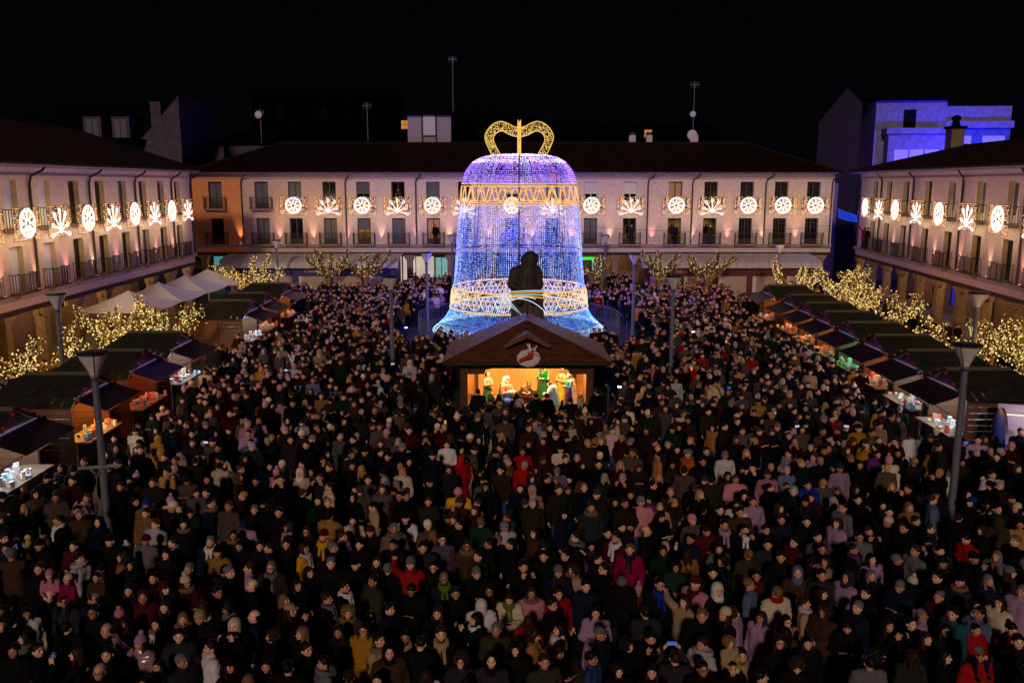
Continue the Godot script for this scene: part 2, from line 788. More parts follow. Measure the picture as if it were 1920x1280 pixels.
func tile_roof(b: Node3D, length: float, depth: float, rise: float, hip0: float, hip1: float, m: Material) -> void:
	# one slope of barrel tiles rising from the eave at z = 0.72 backwards, cut by hips at both ends
	var y0 := EAVE + 0.12
	var base := Mb.new()
	base.quad(Vector3(-0.3, y0 - 0.03, 0.72), Vector3(length + 0.3, y0 - 0.03, 0.72), Vector3(length - hip1, y0 + rise - 0.03, 0.72 - depth), Vector3(hip0, y0 + rise - 0.03, 0.72 - depth))
	if hip0 > 0.0:
		base.tri(Vector3(-0.3, y0 - 0.03, 0.72 - 2.0 * depth), Vector3(-0.3, y0 - 0.03, 0.72), Vector3(hip0, y0 + rise - 0.03, 0.72 - depth))
	if hip1 > 0.0:
		base.tri(Vector3(length + 0.3, y0 - 0.03, 0.72), Vector3(length + 0.3, y0 - 0.03, 0.72 - 2.0 * depth), Vector3(length - hip1, y0 + rise - 0.03, 0.72 - depth))
	base.quad(Vector3(length - hip1, y0 + rise - 0.03, 0.72 - depth), Vector3(length + 0.3, y0 - 0.03, 0.72 - 2.0 * depth), Vector3(-0.3, y0 - 0.03, 0.72 - 2.0 * depth), Vector3(hip0, y0 + rise - 0.03, 0.72 - depth))
	part("roof", base, m, b)
	var t := Mb.new()
	var dir := Vector3(0, rise, -depth).normalized()
	var nrm := Vector3(0, depth, rise).normalized()
	var slope := Vector2(rise, depth).length()
	var x := -0.2
	var r := RandomNumberGenerator.new()
	r.seed = 5
	while x < length + 0.25:
		var cut := 1.0
		if hip0 > 0.0:
			cut = minf(cut, (x + 0.3) / (hip0 + 0.3))
		if hip1 > 0.0:
			cut = minf(cut, (length + 0.3 - x) / (hip1 + 0.3))
		var run := slope * cut
		var s := -0.10
		while s < run - 0.1:
			var e := minf(s + 0.62, run)
			var p := Vector3(x + r.randf_range(-0.012, 0.012), y0, 0.72) + dir * s + nrm * r.randf_range(0.03, 0.05)
			var q := Vector3(x, y0, 0.72) + dir * e + nrm * 0.01
			t.col = Color.WHITE * r.randf_range(0.6, 1.25)
			for k in 4:
				var a := PI * k / 4.0
				var c := PI * (k + 1) / 4.0
				var na := Vector3(cos(a), 0, 0) + nrm * sin(a)
				var nc := Vector3(cos(c), 0, 0) + nrm * sin(c)
				var pa := p + na * 0.105
				var pc := p + nc * 0.105
				var qa := q + na * 0.088
				var qc := q + nc * 0.088
				t.tri_n(pa, qa, qc, na, na, nc)
				t.tri_n(pa, qc, pc, na, nc, nc)
				if s < 0.0:
					t.tri(p, pa, pc)
			s = e - 0.02
		x += 0.27
	part("roof_tiles", t, m, b, "stuff")
	var ridge := Mb.new()
	ridge.tube([Vector3(hip0, y0 + rise + 0.05, 0.72 - depth), Vector3(length - hip1, y0 + rise + 0.05, 0.72 - depth)], [0.12], 8)
	if hip0 > 0.0:
		ridge.tube([Vector3(-0.3, y0 + 0.06, 0.72), Vector3(hip0, y0 + rise + 0.05, 0.72 - depth)], [0.11], 8)
	if hip1 > 0.0:
		ridge.tube([Vector3(length + 0.3, y0 + 0.06, 0.72), Vector3(length - hip1, y0 + rise + 0.05, 0.72 - depth)], [0.11], 8)
	part("ridge_tiles", ridge, m, b)


func uplight(b: Node3D, x: float, pink: float, e: float) -> void:
	var f := Mb.new()
	f.box(Vector3(x - 0.07, LEDGE, 0.05), Vector3(x + 0.07, LEDGE + 0.07, 0.17))
	part("floodlight", f, M.iron, b)
	var g := Mb.new()
	g.box(Vector3(x - 0.055, LEDGE + 0.071, 0.06), Vector3(x + 0.055, LEDGE + 0.080, 0.16))
	var c := Color(1.0, 0.85, 0.70).lerp(Color(1.0, 0.42, 0.44), pink * 0.55)
	part("floodlight_lens", g, glow("lens %.1f" % pink, c, 2.0), b)
	var p := b.transform * Vector3(x, LEDGE + 0.11, 0.24)
	spot(p, b.transform * Vector3(x, LEDGE + 2.6, 0.04), c, e * 6.0, 21.0)


func panel_proto(kind: String) -> Node3D:  # a balcony light panel: dark frame, net of warm bulbs, white rope figure with yellow accents
	var o := Node3D.new()
	var fr := Mb.new()
	for y in [0.0, 1.5]:
		fr.beam(Vector3(-1.15, y, 0), Vector3(1.15, y, 0), 0.02, 0.02)
	for x in [-1.15, 1.15]:
		fr.beam(Vector3(x, 0.01, 0), Vector3(x, 1.49, 0), 0.02, 0.02)
	part("frame", fr, M.iron, o)
	var r := RandomNumberGenerator.new()
	r.seed = 11
	var pl: Array = []
	for i in 240:
		var row := r.randi() % 15
		pl.append(Transform3D(Basis().scaled(Vector3(1.7, 0.8, 1) * r.randf_range(0.7, 1.25)), Vector3(r.randf_range(-1.13, 1.13), 0.05 + row * 0.1, r.randf_range(-0.03, 0.03))))
	scatter("warm_light_net", bulb(0.025), glow("warm bulb", Color(1.0, 0.70, 0.42), 2.6), pl, [], o)
	var w := Mb.new()
	var y := Mb.new()
	if kind == "wheel":
		var at := Vector3(0, 0.78, 0.05)
		for rad in [0.66, 0.58]:
			var ring: Array = []
			for i in 36:
				ring.append(at + Vector3(cos(TAU * i / 36), sin(TAU * i / 36), 0) * rad)
			w.tube(ring, [0.030], 6, true)
		for p in 8:
			var a := TAU * (p + 0.5) / 8.0
			var m: Array = y_loop(at + Vector3(cos(a), sin(a), 0) * 0.36, a, 0.22, 0.135)
			w.tube(m, [0.023], 6, true)
			w.tube([at + Vector3(cos(a + 0.39), sin(a + 0.39), 0) * 0.14, at + Vector3(cos(a + 0.39), sin(a + 0.39), 0) * 0.60], [0.018], 5)
		for p in 4:
			var a := TAU * p / 4.0
			y.ball(at + Vector3(cos(a), sin(a), 0) * 0.40 + Vector3(0, 0, 0.03), Vector3(0.07, 0.07, 0.03), 8, 5)
	else:
		var at := Vector3(0, 0.30, 0.05)
		for p in 7:
			var a := PI * (p - 0.0) / 6.0 * 1.16 - 0.25
			var l := 0.98 if p in [0, 6] else (0.90 if p in [1, 5] else 1.08)
			var d := Vector3(cos(a), sin(a), 0)
			w.tube([at + d * 0.06, at + d * (l - 0.36)], [0.030], 6)
			w.tube(y_loop(at + d * (l - 0.18), a, 0.18, 0.105), [0.030], 6, true)
			y.ball(at + d * (l - 0.17) + Vector3(0, 0, 0.02), Vector3(0.045, 0.045, 0.02), 7, 4)
		var ring: Array = []
		for i in 14:
			ring.append(at + Vector3(cos(TAU * i / 14), sin(TAU * i / 14), 0) * 0.11)
		w.tube(ring, [0.04], 6, true)
	part("white_rope_light", w, glow("white rope", Color(0.88, 0.93, 1.0), 1.25), o)
	part("yellow_accent_light", y, glow("yellow accent", Color(1.0, 0.85, 0.12), 0.95), o)
	return o


func y_loop(at: Vector3, a: float, l: float, w: float) -> Array:
	var out: Array = []
	var d := Vector3(cos(a), sin(a), 0)
	var s := Vector3(-sin(a), cos(a), 0)
	for i in 14:
		var t := TAU * i / 14.0
		out.append(at + d * cos(t) * l + s * sin(t) * w * (0.75 + 0.25 * cos(t)))
	return out


func bulb(r: float) -> ArrayMesh:
	var b := Mb.new()
	var e := [Vector3(r, 0, 0), Vector3(0, 0, -r), Vector3(-r, 0, 0), Vector3(0, 0, r)]
	for i in 4:
		b.tri(e[i], e[(i + 1) % 4], Vector3(0, r, 0))
		b.tri(e[(i + 1) % 4], e[i], Vector3(0, -r, 0))
	return b.mesh()


func ordinal(k: int) -> String:
	return ["first", "second", "third", "fourth", "fifth", "sixth", "seventh", "eighth", "ninth", "tenth", "eleventh", "twelfth", "thirteenth", "fourteenth", "fifteenth", "sixteenth", "seventeenth"][k]


func hang_panels(b: Node3D, wins: Array, panel: Array, protos: Dictionary, side: String, from: String, e: float) -> void:
	var k := 0
	for i in wins.size():
		if panel[i] == "":
			continue
		var p: Node3D = protos[panel[i]].duplicate()
		p.name = numbered("balcony_light_panel")
		add_child(p)
		var what: String = "white wheel" if panel[i] == "wheel" else "fan of white loops"
		tag(p, "%s on warm lights, %s from %s" % [what, ordinal(k), from], "light panel", "balcony light panels on the houses")
		p.transform = b.transform * Transform3D(Basis(), Vector3(wins[i], 6.42, 0.60))
		omni(b.transform * Vector3(wins[i], 7.1, 1.15), Color(1.0, 0.86, 0.72), e * 0.14, 0.5, "panel_light")
		spot(b.transform * Vector3(wins[i], 7.0, 1.3), b.transform * Vector3(wins[i], 7.0, 0.0), Color(1.0, 0.86, 0.58), e * 1.2, 74.0, 0.5, "panel_wall_light")
		k += 1


func houses() -> void:
	M["stucco_trim"] = mat("trim", Color(0.68, 0.60, 0.54), 0.85, 0.0, grain, 0.6)
	mat("dark_beam", Color(0.22, 0.11, 0.08), 0.8, 0.0, grain, 1.0)
	mat("eave", Color(0.42, 0.34, 0.30), 0.8)
	mat("zinc", Color(0.45, 0.45, 0.50), 0.5, 0.4)
	mat("pipe", Color(0.20, 0.15, 0.14), 0.5)
	mat("stone", Color(0.62, 0.54, 0.45), 0.9, 0.0, blotch, 0.7)
	mat("arcade", Color(0.42, 0.33, 0.26), 0.9, 0.0, blotch, 0.4)
	mat("frame_brown", Color(0.20, 0.12, 0.08), 0.55)
	mat("frame_white", Color(0.70, 0.68, 0.66), 0.5)
	mat("glass", Color(0.05, 0.06, 0.08), 0.06)
	mat("curtain", Color(0.38, 0.38, 0.42), 0.35, 0.0, cloth, 1.5)
	glow("lit_pane", Color(1.0, 0.72, 0.48), 0.10)
	mat("shutter_white", Color(0.74, 0.73, 0.76), 0.6)
	mat("shutter_grey", Color(0.28, 0.28, 0.31), 0.6)
	mat("iron", Color(0.05, 0.05, 0.055), 0.5, 0.3)
	var tile := tinted("clay roof tiles", 0.75)
	tile.albedo_color = Color(0.135, 0.085, 0.075)
	tile.metallic_specular = 0.3
	var pale := mat("plaster pale", Color(0.80, 0.73, 0.70), 0.9, 0.0, plaster, 0.3)
	var peach := mat("plaster peach", Color(0.80, 0.69, 0.61), 0.9, 0.0, plaster, 0.3)
	var ochre := mat("plaster ochre", Color(0.86, 0.57, 0.30), 0.9, 0.0, plaster, 0.3)
	var cream := mat("plaster cream", Color(0.80, 0.72, 0.65), 0.9, 0.0, plaster, 0.3)
	var protos := {"wheel": panel_proto("wheel"), "fan": panel_proto("fan")}

	var far := thing("arcaded_house", "long arcaded house behind the bell, ochre at one end, tiled hipped roof", "house", Vector3(-26.6, 0, -72.0), 0.0, "arcaded houses round the square")
	var us := [408, 494, 556, 620, 683, 748, 813, 872, 960, 1035, 1107, 1180, 1264, 1330, 1397, 1461, 1521]
	var wins: Array = []
	for u in us:
		wins.append((u - 960) / 1600.0 * 71.6 + 26.6)
	var kinds := ["", "", "wheel", "fan", "wheel", "fan", "wheel", "fan", "wheel", "fan", "wheel", "fan", "wheel", "fan", "wheel", "wheel", "wheel"]
	var pil: Array = []
	for i in 16:
		pil.append(0.6 + i * 3.47)
	facade(far, 53.4, wins, ["bc", "bc", "bc", "b", "bs", "b", "bS", "b", "ws", "wc", "ws", "ws", "bL", "bm", "bm", "bm", "bm"], ["b", "bc", "b", "bc", "bs", "bS", "bL", "b", "b", "b", "bc", "b", "bm", "b", "bm", "bm", "bm"], kinds,
		[[0.0, 4.1, ochre], [4.1, 12.6, peach], [12.6, 38.0, pale], [38.0, 53.4, pale]], pil, [4.1, 12.75, 18.6, 22.8, 37.9, 41.6, 47.7, 53.2])
	tile_roof(far, 53.4, 6.2, 2.55, 6.0, 6.0, tile)
	for i in wins.size() - 1:
		uplight(far, (wins[i] + wins[i + 1]) * 0.5, [0.3, 0.6, 0.2, 0.8, 0.4, 1.0][i % 6], 1.3)
	hang_panels(far, wins, kinds, protos, "far house", "the far house's ochre end", 2.3)
	for c in [[10.7, 0.28], [12.2, 0.26], [16.2, 0.34]]:  # chimneys on the ridge
		var ch := Mb.new()
		ch.box(Vector3(26.6 + c[0] - c[1], 11.6, -6.4), Vector3(26.6 + c[0] + c[1], 13.2, -5.7))
		part("chimney", ch, M.frame_white, far)
		var top := Mb.new()
		top.box(Vector3(26.6 + c[0] - c[1] * 0.8, 13.2, -6.3), Vector3(26.6 + c[0] + c[1] * 0.8, 13.45, -5.8))
		part("chimney_pot", top, M.iron, far)

	var left := thing("arcaded_house", "arcaded house beyond the white parasols, pale plaster with roller shutters", "house", Vector3(-22.55, 0, -30.0), deg_to_rad(91.57), "arcaded houses round the square")
	var wl: Array = []
	for i in 9:
		wl.append(6.3 + 3.02 * i)
	var kl := ["wheel", "wheel", "fan", "wheel", "fan", "wheel", "fan", "wheel", "fan"]
	var pll: Array = []
	for i in 10:
		pll.append(1.2 + 3.45 * i)
	facade(left, 33.2, wl, ["wS", "wS", "wS", "b", "b", "bc", "b", "b", "b"], ["wS", "wS", "wS", "b", "b", "b", "bc", "b", "b"], kl, [[0.0, 33.2, cream]], pll, [10.9, 17.0, 23.1, 29.2, 33.0])
	tile_roof(left, 33.2, 6.2, 2.6, 0.0, 6.4, tile)
	for i in 8:
		uplight(left, wl[i] + 1.5, [1.0, 0.5, 0.9, 0.2][i % 4], 1.2)
	hang_panels(left, wl, kl, protos, "house by the parasols", "the near end of parasol house", 4.6)

	var right := thing("arcaded_house", "arcaded house behind the lit trees and striped posts, cream plaster with iron balconies", "house", Vector3(28.2, 0, -70.2), deg_to_rad(-95.68), "arcaded houses round the square")
	right.set_meta("label", "arcaded house behind the densest row of lit trees, cream plaster and iron balconies")
	var wr: Array = []
	for z in [66.3, 63.1, 59.6, 55.6, 51.9, 47.9, 44.2, 40.5]:
		wr.append((70.2 - z) * 1.005)
	var kr := ["wheel", "fan", "wheel", "fan", "wheel", "fan", "wheel", "fan"]
	var plr: Array = []
	for i in 12:
		plr.append(0.6 + 3.3 * i)
	facade(right, 38.0, wr, ["b", "b", "b", "b", "wc", "wc", "wc", "wc"], ["b", "b", "b", "b", "b", "bm", "b", "b"], kr, [[0.0, 38.0, cream]], plr, [0.4, 5.6, 12.2, 20.1, 27.6])
	tile_roof(right, 38.0, 6.2, 1.75, 6.4, 0.0, tile)
	for i in 7:
		uplight(right, (wr[i] + wr[i + 1]) * 0.5, [0.7, 0.3, 0.9, 0.4][i % 4], 1.2)
	hang_panels(right, wr, kr, protos, "house behind the lit trees", "the blue-lit street corner", 3.8)
	for p in protos.values():
		p.free()
	shop_windows(far, left, right)


func shop_windows(far: Node3D, left: Node3D, right: Node3D) -> void:
	var list := [
		[far, 0.9, 1.0, 0.0, 2.7, Color(0.45, 0.85, 0.85), 0.55], [far, 15.9, 0.9, 0.3, 2.7, Color(1.0, 0.90, 0.75), 0.9], [far, 18.0, 1.7, 0.5, 2.7, Color(1.0, 0.92, 0.82), 0.9], [far, 20.3, 0.6, 0.2, 2.6, Color(0.7, 0.95, 0.95), 0.6],
		[far, 34.2, 0.5, 1.0, 2.5, Color(0.6, 0.95, 0.9), 0.7], [far, 48.8, 0.7, 1.9, 2.6, Color(1.0, 0.55, 0.2), 0.8], [far, 51.2, 0.8, 1.8, 2.4, Color(0.35, 0.25, 1.0), 0.6],
		[left, 8.0, 0.5, 1.7, 2.5, Color(1.0, 0.85, 0.6), 0.7], [left, 22.0, 0.35, 1.6, 2.5, Color(1.0, 0.7, 0.35), 0.8], [left, 12.0, 0.7, 0.6, 2.3, Color(1.0, 0.75, 0.45), 0.5],
		[right, 9.7, 0.6, 0.4, 2.5, Color(0.15, 0.15, 1.0), 0.8], [right, 14.6, 1.0, 0.3, 2.6, Color(0.70, 0.90, 0.75), 0.75], [right, 6.4, 0.7, 0.8, 2.3, Color(0.4, 0.4, 0.9), 0.4], [right, 29.0, 0.5, 0.4, 2.5, Color(0.85, 0.9, 1.0), 0.5], [right, 23.5, 0.9, 0.4, 2.2, Color(0.8, 0.12, 0.10), 0.35],
	]
	for w in list:
		var b: Node3D = w[0]
		var o := group_part("shop_window", b, Vector3(w[1], w[3], -4.28))
		var hh: float = w[4] - w[3]
		var f := Mb.new()
		for x in [-w[2], w[2]]:
			f.box(Vector3(x - 0.06, 0, 0), Vector3(x + 0.06, hh, 0.10))
		f.box(Vector3(-w[2] + 0.06, hh - 0.1, 0.0), Vector3(w[2] - 0.06, hh, 0.09))
		f.box(Vector3(-0.03, 0, 0.0), Vector3(0.03, hh - 0.1, 0.07))
		part("frame", f, M.iron, o)
		var g := Mb.new()
		g.box(Vector3(-w[2] + 0.06, 0.0, 0.0), Vector3(w[2] - 0.06, hh - 0.1, 0.03))
		part("lit_pane", g, glow("shop %s" % w[5], w[5], w[6] * 0.5), o)
		omni(b.transform * Vector3(w[1], 1.9, -3.5), w[5], 0.4, 0.4, "shop_light")
	var cross := Mb.new()
	cross.box(Vector3(-0.7, -0.12, 0), Vector3(0.7, 0.12, 0.06))
	var sg := part("pharmacy_sign", cross, glow("green sign", Color(0.1, 1.0, 0.2), 0.9), far)
	sg.position = Vector3(33.2, 2.75, -0.3)
	var spots_ := [[left, 10.0], [left, 17.0], [left, 24.0], [left, 30.0], [right, 4.0], [right, 11.0], [right, 18.0], [right, 24.5], [right, 31.0], [far, 5.0], [far, 14.0], [far, 35.5], [far, 44.0], [far, 50.0]]
	for s in spots_:  # arcade lanterns
		var b: Node3D = s[0]
		omni(b.transform * Vector3(s[1], 2.9, -2.2), Color(1.0, 0.76, 0.50), 4.5, 0.2, "arcade_lamp_light")
		var bl := Mb.new()
		bl.ball(Vector3(s[1], 2.9, -2.2), Vector3.ONE * 0.12, 8, 6)
		part("arcade_lamp", bl, glow("arcade lamp", Color(1.0, 0.66, 0.36), 1.5), b)


func back_houses() -> void:
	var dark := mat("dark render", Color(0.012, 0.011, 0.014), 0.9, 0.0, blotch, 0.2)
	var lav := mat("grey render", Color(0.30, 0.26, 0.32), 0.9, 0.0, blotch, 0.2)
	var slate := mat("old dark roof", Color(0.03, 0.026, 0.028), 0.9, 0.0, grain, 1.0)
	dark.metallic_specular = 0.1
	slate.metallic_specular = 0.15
	# the white attic room above the far roof
	var a := thing("attic_house", "white attic room with a blind drawn in its dark window, above the far roof", "house", Vector3(-7.45, 0, -79.0))
	var w := Mb.new()
	w.box(Vector3(-1.95, 10, -3), Vector3(1.95, 15.0, 0))
	part("wall", w, mat("white render", Color(0.58, 0.54, 0.60), 0.9), a)
	var f := Mb.new()
	for x in [-0.62, 0.62]:
		f.box(Vector3(x - 0.08, 11.0, 0.003), Vector3(x + 0.08, 15.0, 0.08))
	f.box(Vector3(-0.54, 13.1, 0.003), Vector3(0.54, 13.25, 0.08))
	part("window_frame", f, M.iron, a)
	var bl := Mb.new()
	bl.box(Vector3(-0.54, 13.25, 0.003), Vector3(0.54, 15.0, 0.05))
	part("blind", bl, M.shutter_white, a)
	var r := Mb.new()
	r.box(Vector3(-2.3, 15.0, -3.4), Vector3(2.3, 15.22, 0.4))
	part("roof", r, slate, a)
	var s := Mb.new()
	s.box(Vector3(1.97, 10, -5), Vector3(3.2, 14.6, -1.2))
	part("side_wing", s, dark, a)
	# gabled house with dormers, far end of the parasol house
	var g := thing("gabled_house", "dark gabled house with dormer windows beyond the corner of the parasol house", "house", Vector3(-31.2, 0, -74.0))
	var gw := Mb.new()
	gw.tri(Vector3(-0.4, 9.0, 0), Vector3(3.2, 9.0, 0), Vector3(3.2, 16.2, 0))
	gw.tri(Vector3(-0.4, 9.0, 0), Vector3(3.2, 16.2, 0), Vector3(-0.4, 12.4, 0))
	gw.quad(Vector3(3.2, 9.0, 0), Vector3(3.2, 9.0, -8), Vector3(3.2, 16.2, -8), Vector3(3.2, 16.2, 0))
	gw.box(Vector3(-4.5, 6.0, 0.3), Vector3(-0.42, 11.7, 1.0))
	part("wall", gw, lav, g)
	var gr := Mb.new()
	gr.slab(Vector3(-9.0, 11.8, 1.3), Vector3(-0.4, 11.8, 1.3), Vector3(3.2, 16.0, -5.0), Vector3(-9.0, 16.0, -5.0), 0.3)
	part("roof", gr, slate, g)
	for x in [-4.3, -1.9]:
		var dw := Mb.new()
		dw.box(Vector3(x - 0.75, 12.4, -2.0), Vector3(x + 0.75, 14.6, -0.2))
		part("dormer", dw, lav, g)
		var dp := Mb.new()
		dp.box(Vector3(x - 0.5, 12.8, -0.198), Vector3(x - 0.04, 14.3, -0.15))
		dp.box(Vector3(x + 0.04, 12.8, -0.198), Vector3(x + 0.5, 14.3, -0.15))
		part("dormer_window", dp, M.curtain, g)
		var dr := Mb.new()
		dr.box(Vector3(x - 0.9, 14.6, -3.0), Vector3(x + 0.9, 14.75, 0.0))
		part("dormer_roof", dr, slate, g)
	var gc := Mb.new()
	gc.box(Vector3(0.0, 13.5, -2.6), Vector3(0.9, 15.9, -1.9))
	part("chimney", gc, lav, g)
	# low dark blocks on the skyline
	var k := 0
	for b in [[-25.6, -84.0, 6.0, 12.9, "low dark house with a pale wall just above the ochre end of the far house"], [-21.0, -98.0, 16.0, 18.6, "tall dark block behind the satellite dish on the skyline"], [-4.0, -112.0, 13.0, 17.3, "dark block on the skyline behind the heart-shaped crown"], [13.5, -104.0, 22.0, 15.2, "wide low dark block behind the two white chimneys"], [-47.0, -88.0, 16.0, 14.5, "dark house with an orange glow above the parasol house roof"]]:
		var o := thing("skyline_house", b[4], "house", Vector3(b[0], 0, b[1]))
		var bw := Mb.new()
		bw.box(Vector3(-b[2] / 2, 0, -8), Vector3(b[2] / 2, b[3], 0))
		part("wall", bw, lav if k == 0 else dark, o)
		var br := Mb.new()
		br.slab(Vector3(-b[2] / 2 - 0.4, b[3], 0.4), Vector3(b[2] / 2 + 0.4, b[3], 0.4), Vector3(b[2] / 2 - 1.5, b[3] + 1.2, -4), Vector3(-b[2] / 2 + 1.5, b[3] + 1.2, -4), 0.25)
		part("roof", br, slate, o)
		for i in 3:
			var ww := Mb.new()
			var x: float = -b[2] / 2 + b[2] * (i + 0.6) / 3.4
			ww.box(Vector3(x, b[3] - 2.6, 0.003), Vector3(x + 0.8, b[3] - 1.2, 0.04))
			part("window", ww, M.glass, o)
		k += 1
	var lit := Mb.new()
	lit.box(Vector3(-0.35, 0, 0), Vector3(0.35, 0.75, 0.05))
	for e in [[-9.8, 13.9, -80.5, "small lit window beside the white attic room", 0.5], [13.35, 13.4, -86.0, "small yellow lit window over the second white chimney", 0.6]]:
		var o := thing("lit_window", e[3], "window", Vector3(e[0], e[1], e[2]))
		part("lit_pane", lit, glow("far window", Color(1.0, 0.65, 0.25), 0.45), o)
		var c := Mb.new()
		c.box(Vector3(-0.02, 0, 0.055), Vector3(0.02, 0.75, 0.075))
		c.box(Vector3(-0.35, 0.36, 0.055), Vector3(-0.021, 0.40, 0.075))
		c.box(Vector3(0.021, 0.36, 0.055), Vector3(0.35, 0.40, 0.075))
		part("glazing_bar", c, M.iron, o)
	# aerials and dishes
	aerial(Vector3(-5.35, 15.2, -80.0), 5.0, [], "tall bare aerial mast on the white attic room")
	aerial(Vector3(16.1, 12.6, -78.0), 5.2, [[2.4, 0.28], [0.6, 0.46]], "aerial mast with two satellite dishes on a white chimney")
	aerial(Vector3(-22.9, 12.6, -80.0), 3.0, [[2.5, 0.34]], "short mast with one round dish over the dark roofs")
	aerial(Vector3(-13.0, 12.8, -79.0), 3.3, [], "blue-tinted comb aerial over the far roof")
	# the blue-lit houses behind the far corner
	var u := thing("corner_house", "white balconied house flooded with blue light behind the far corner", "house", Vector3(33.3, 0, -80.5), -0.06)
	var uw := Mb.new()
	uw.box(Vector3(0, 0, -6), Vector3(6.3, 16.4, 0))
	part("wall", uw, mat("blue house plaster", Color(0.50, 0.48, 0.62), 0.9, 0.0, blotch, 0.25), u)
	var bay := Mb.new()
	bay.box(Vector3(0.9, 6, 0.003), Vector3(5.9, 13.4, 1.1))
	bay.box(Vector3(0.6, 13.4, 0.003), Vector3(6.2, 13.9, 1.4))
	part("glazed_gallery", bay, M["blue house plaster"], u)
	for i in 3:
		var gp := Mb.new()
		gp.box(Vector3(1.5 + i * 1.35, 8.0, 1.103), Vector3(2.7 + i * 1.35, 12.0, 1.15))
		part("gallery_pane", gp, M.shutter_white, u)
	var uwn := Mb.new()
	uwn.box(Vector3(2.5, 14.0, 0.003), Vector3(3.6, 15.6, 0.06))
	part("window", uwn, M.glass, u)
	var ur := Mb.new()
	ur.box(Vector3(-0.3, 16.4, -6.3), Vector3(6.6, 16.62, 0.5))
	part("roof", ur, slate, u)
	var v := thing("corner_house", "lower blue-lit house with white window surrounds beside the balconied one", "house", Vector3(39.75, 0, -81.0), -0.06)
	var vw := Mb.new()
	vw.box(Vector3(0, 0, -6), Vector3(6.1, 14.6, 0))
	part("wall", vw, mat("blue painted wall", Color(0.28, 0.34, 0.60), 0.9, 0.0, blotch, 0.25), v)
	var vt := Mb.new()
	vt.box(Vector3(-0.1, 14.0, 0.003), Vector3(6.2, 14.6, 0.4))
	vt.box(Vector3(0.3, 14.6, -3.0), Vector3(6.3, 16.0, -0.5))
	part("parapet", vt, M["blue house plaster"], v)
	for x in [0.9, 3.9]:
		var vs := Mb.new()
		vs.box(Vector3(x - 0.25, 9.6, 0.003), Vector3(x + 1.75, 13.3, 0.05))
		part("window_surround", vs, M.frame_white, v)
		var vp := Mb.new()
		vp.box(Vector3(x + 0.05, 9.9, 0.053), Vector3(x + 0.68, 12.6, 0.09))
		vp.box(Vector3(x + 0.82, 9.9, 0.053), Vector3(x + 1.45, 12.6, 0.09))
		part("window", vp, M.glass, v)
	var n := thing("gable_wall", "tall dark gable wall between the far house and the blue-lit house", "house", Vector3(29.3, 0, -82.0), -0.42)
	var nw := Mb.new()
	nw.box(Vector3(-0.6, 0, -5), Vector3(3.0, 14.6, 0))
	nw.slab(Vector3(-0.6, 14.6, 0), Vector3(3.0, 14.6, 0), Vector3(3.0, 16.3, 0), Vector3(1.7, 17.6, 0), 5.0)
	part("wall", nw, mat("gable render", Color(0.10, 0.085, 0.115), 0.9, 0.0, blotch, 0.3), n)
	var pier := Mb.new()
	pier.box(Vector3(0.2, 0, 0.003), Vector3(1.5, 9.0, 0.6))
	part("pier", pier, M["blue house plaster"], n)
	# what lights that corner: a string of blue lights across the street and two blue floodlights
	var st := thing("blue_light_string", "band of blue lights strung across the street at the far corner", "light string", Vector3(26.9, 6.9, -71.2))
	var bs := Mb.new()
	for i in 5:
		var o := Vector3(0, -0.16 * i, 0.05 * i)
		bs.tube([o, Vector3(0.7, -0.25, 0) + o, Vector3(1.5, -0.55, 0.3) + o * 0.7], [0.022], 5)
	part("light_tube", bs, glow("blue tube", Color(0.10, 0.30, 1.0), 1.6), st)
	omni(Vector3(27.9, 6.3, -72.6), Color(0.16, 0.14, 1.0), 12.0, 0.4, "blue_string_light")
	for p in [Vector3(38.5, 10.4, -71.5), Vector3(45.0, 10.4, -71.5)]:
		var fl := thing("blue_floodlight", "blue floodlight on a bracket aimed at the %s" % ("glazed gallery" if p.x < 42 else "lower blue house"), "floodlight", p)
		var fb := Mb.new()
		fb.box(Vector3(-0.2, -0.15, -0.05), Vector3(0.2, 0.15, 0.1))
		part("case", fb, M.iron, fl)
		var fg := Mb.new()
		fg.box(Vector3(-0.17, -0.12, -0.065), Vector3(0.17, 0.12, -0.052))
		part("light_lens", fg, glow("blue lens", Color(0.1, 0.14, 1.0), 2.0), fl)
		spot(p + Vector3(0, 0, -0.12), p + Vector3(-1.2, 1.6, -12.0), Color(0.22, 0.20, 1.0), 190.0, 48.0, 0.15)
	var ch := thing("chimney_stack", "rendered chimney with a dark cowl in front of the blue-lit house", "chimney", Vector3(34.9, 9.6, -69.0))
	var cb := Mb.new()
	cb.box(Vector3(-0.5, -1.0, -0.5), Vector3(0.5, 3.6, 0.5))
	part("shaft", cb, mat("chimney render", Color(0.52, 0.44, 0.36), 0.9, 0.0, blotch, 0.5), ch)
	var cc := Mb.new()
	cc.box(Vector3(-0.65, 3.6, -0.6), Vector3(0.65, 3.8, 0.6))
	cc.lathe([Vector2(0.35, 3.8), Vector2(0.25, 4.2), Vector2(0.4, 4.5), Vector2(0.0, 4.7)], 10)
	part("cowl", cc, slate, ch)


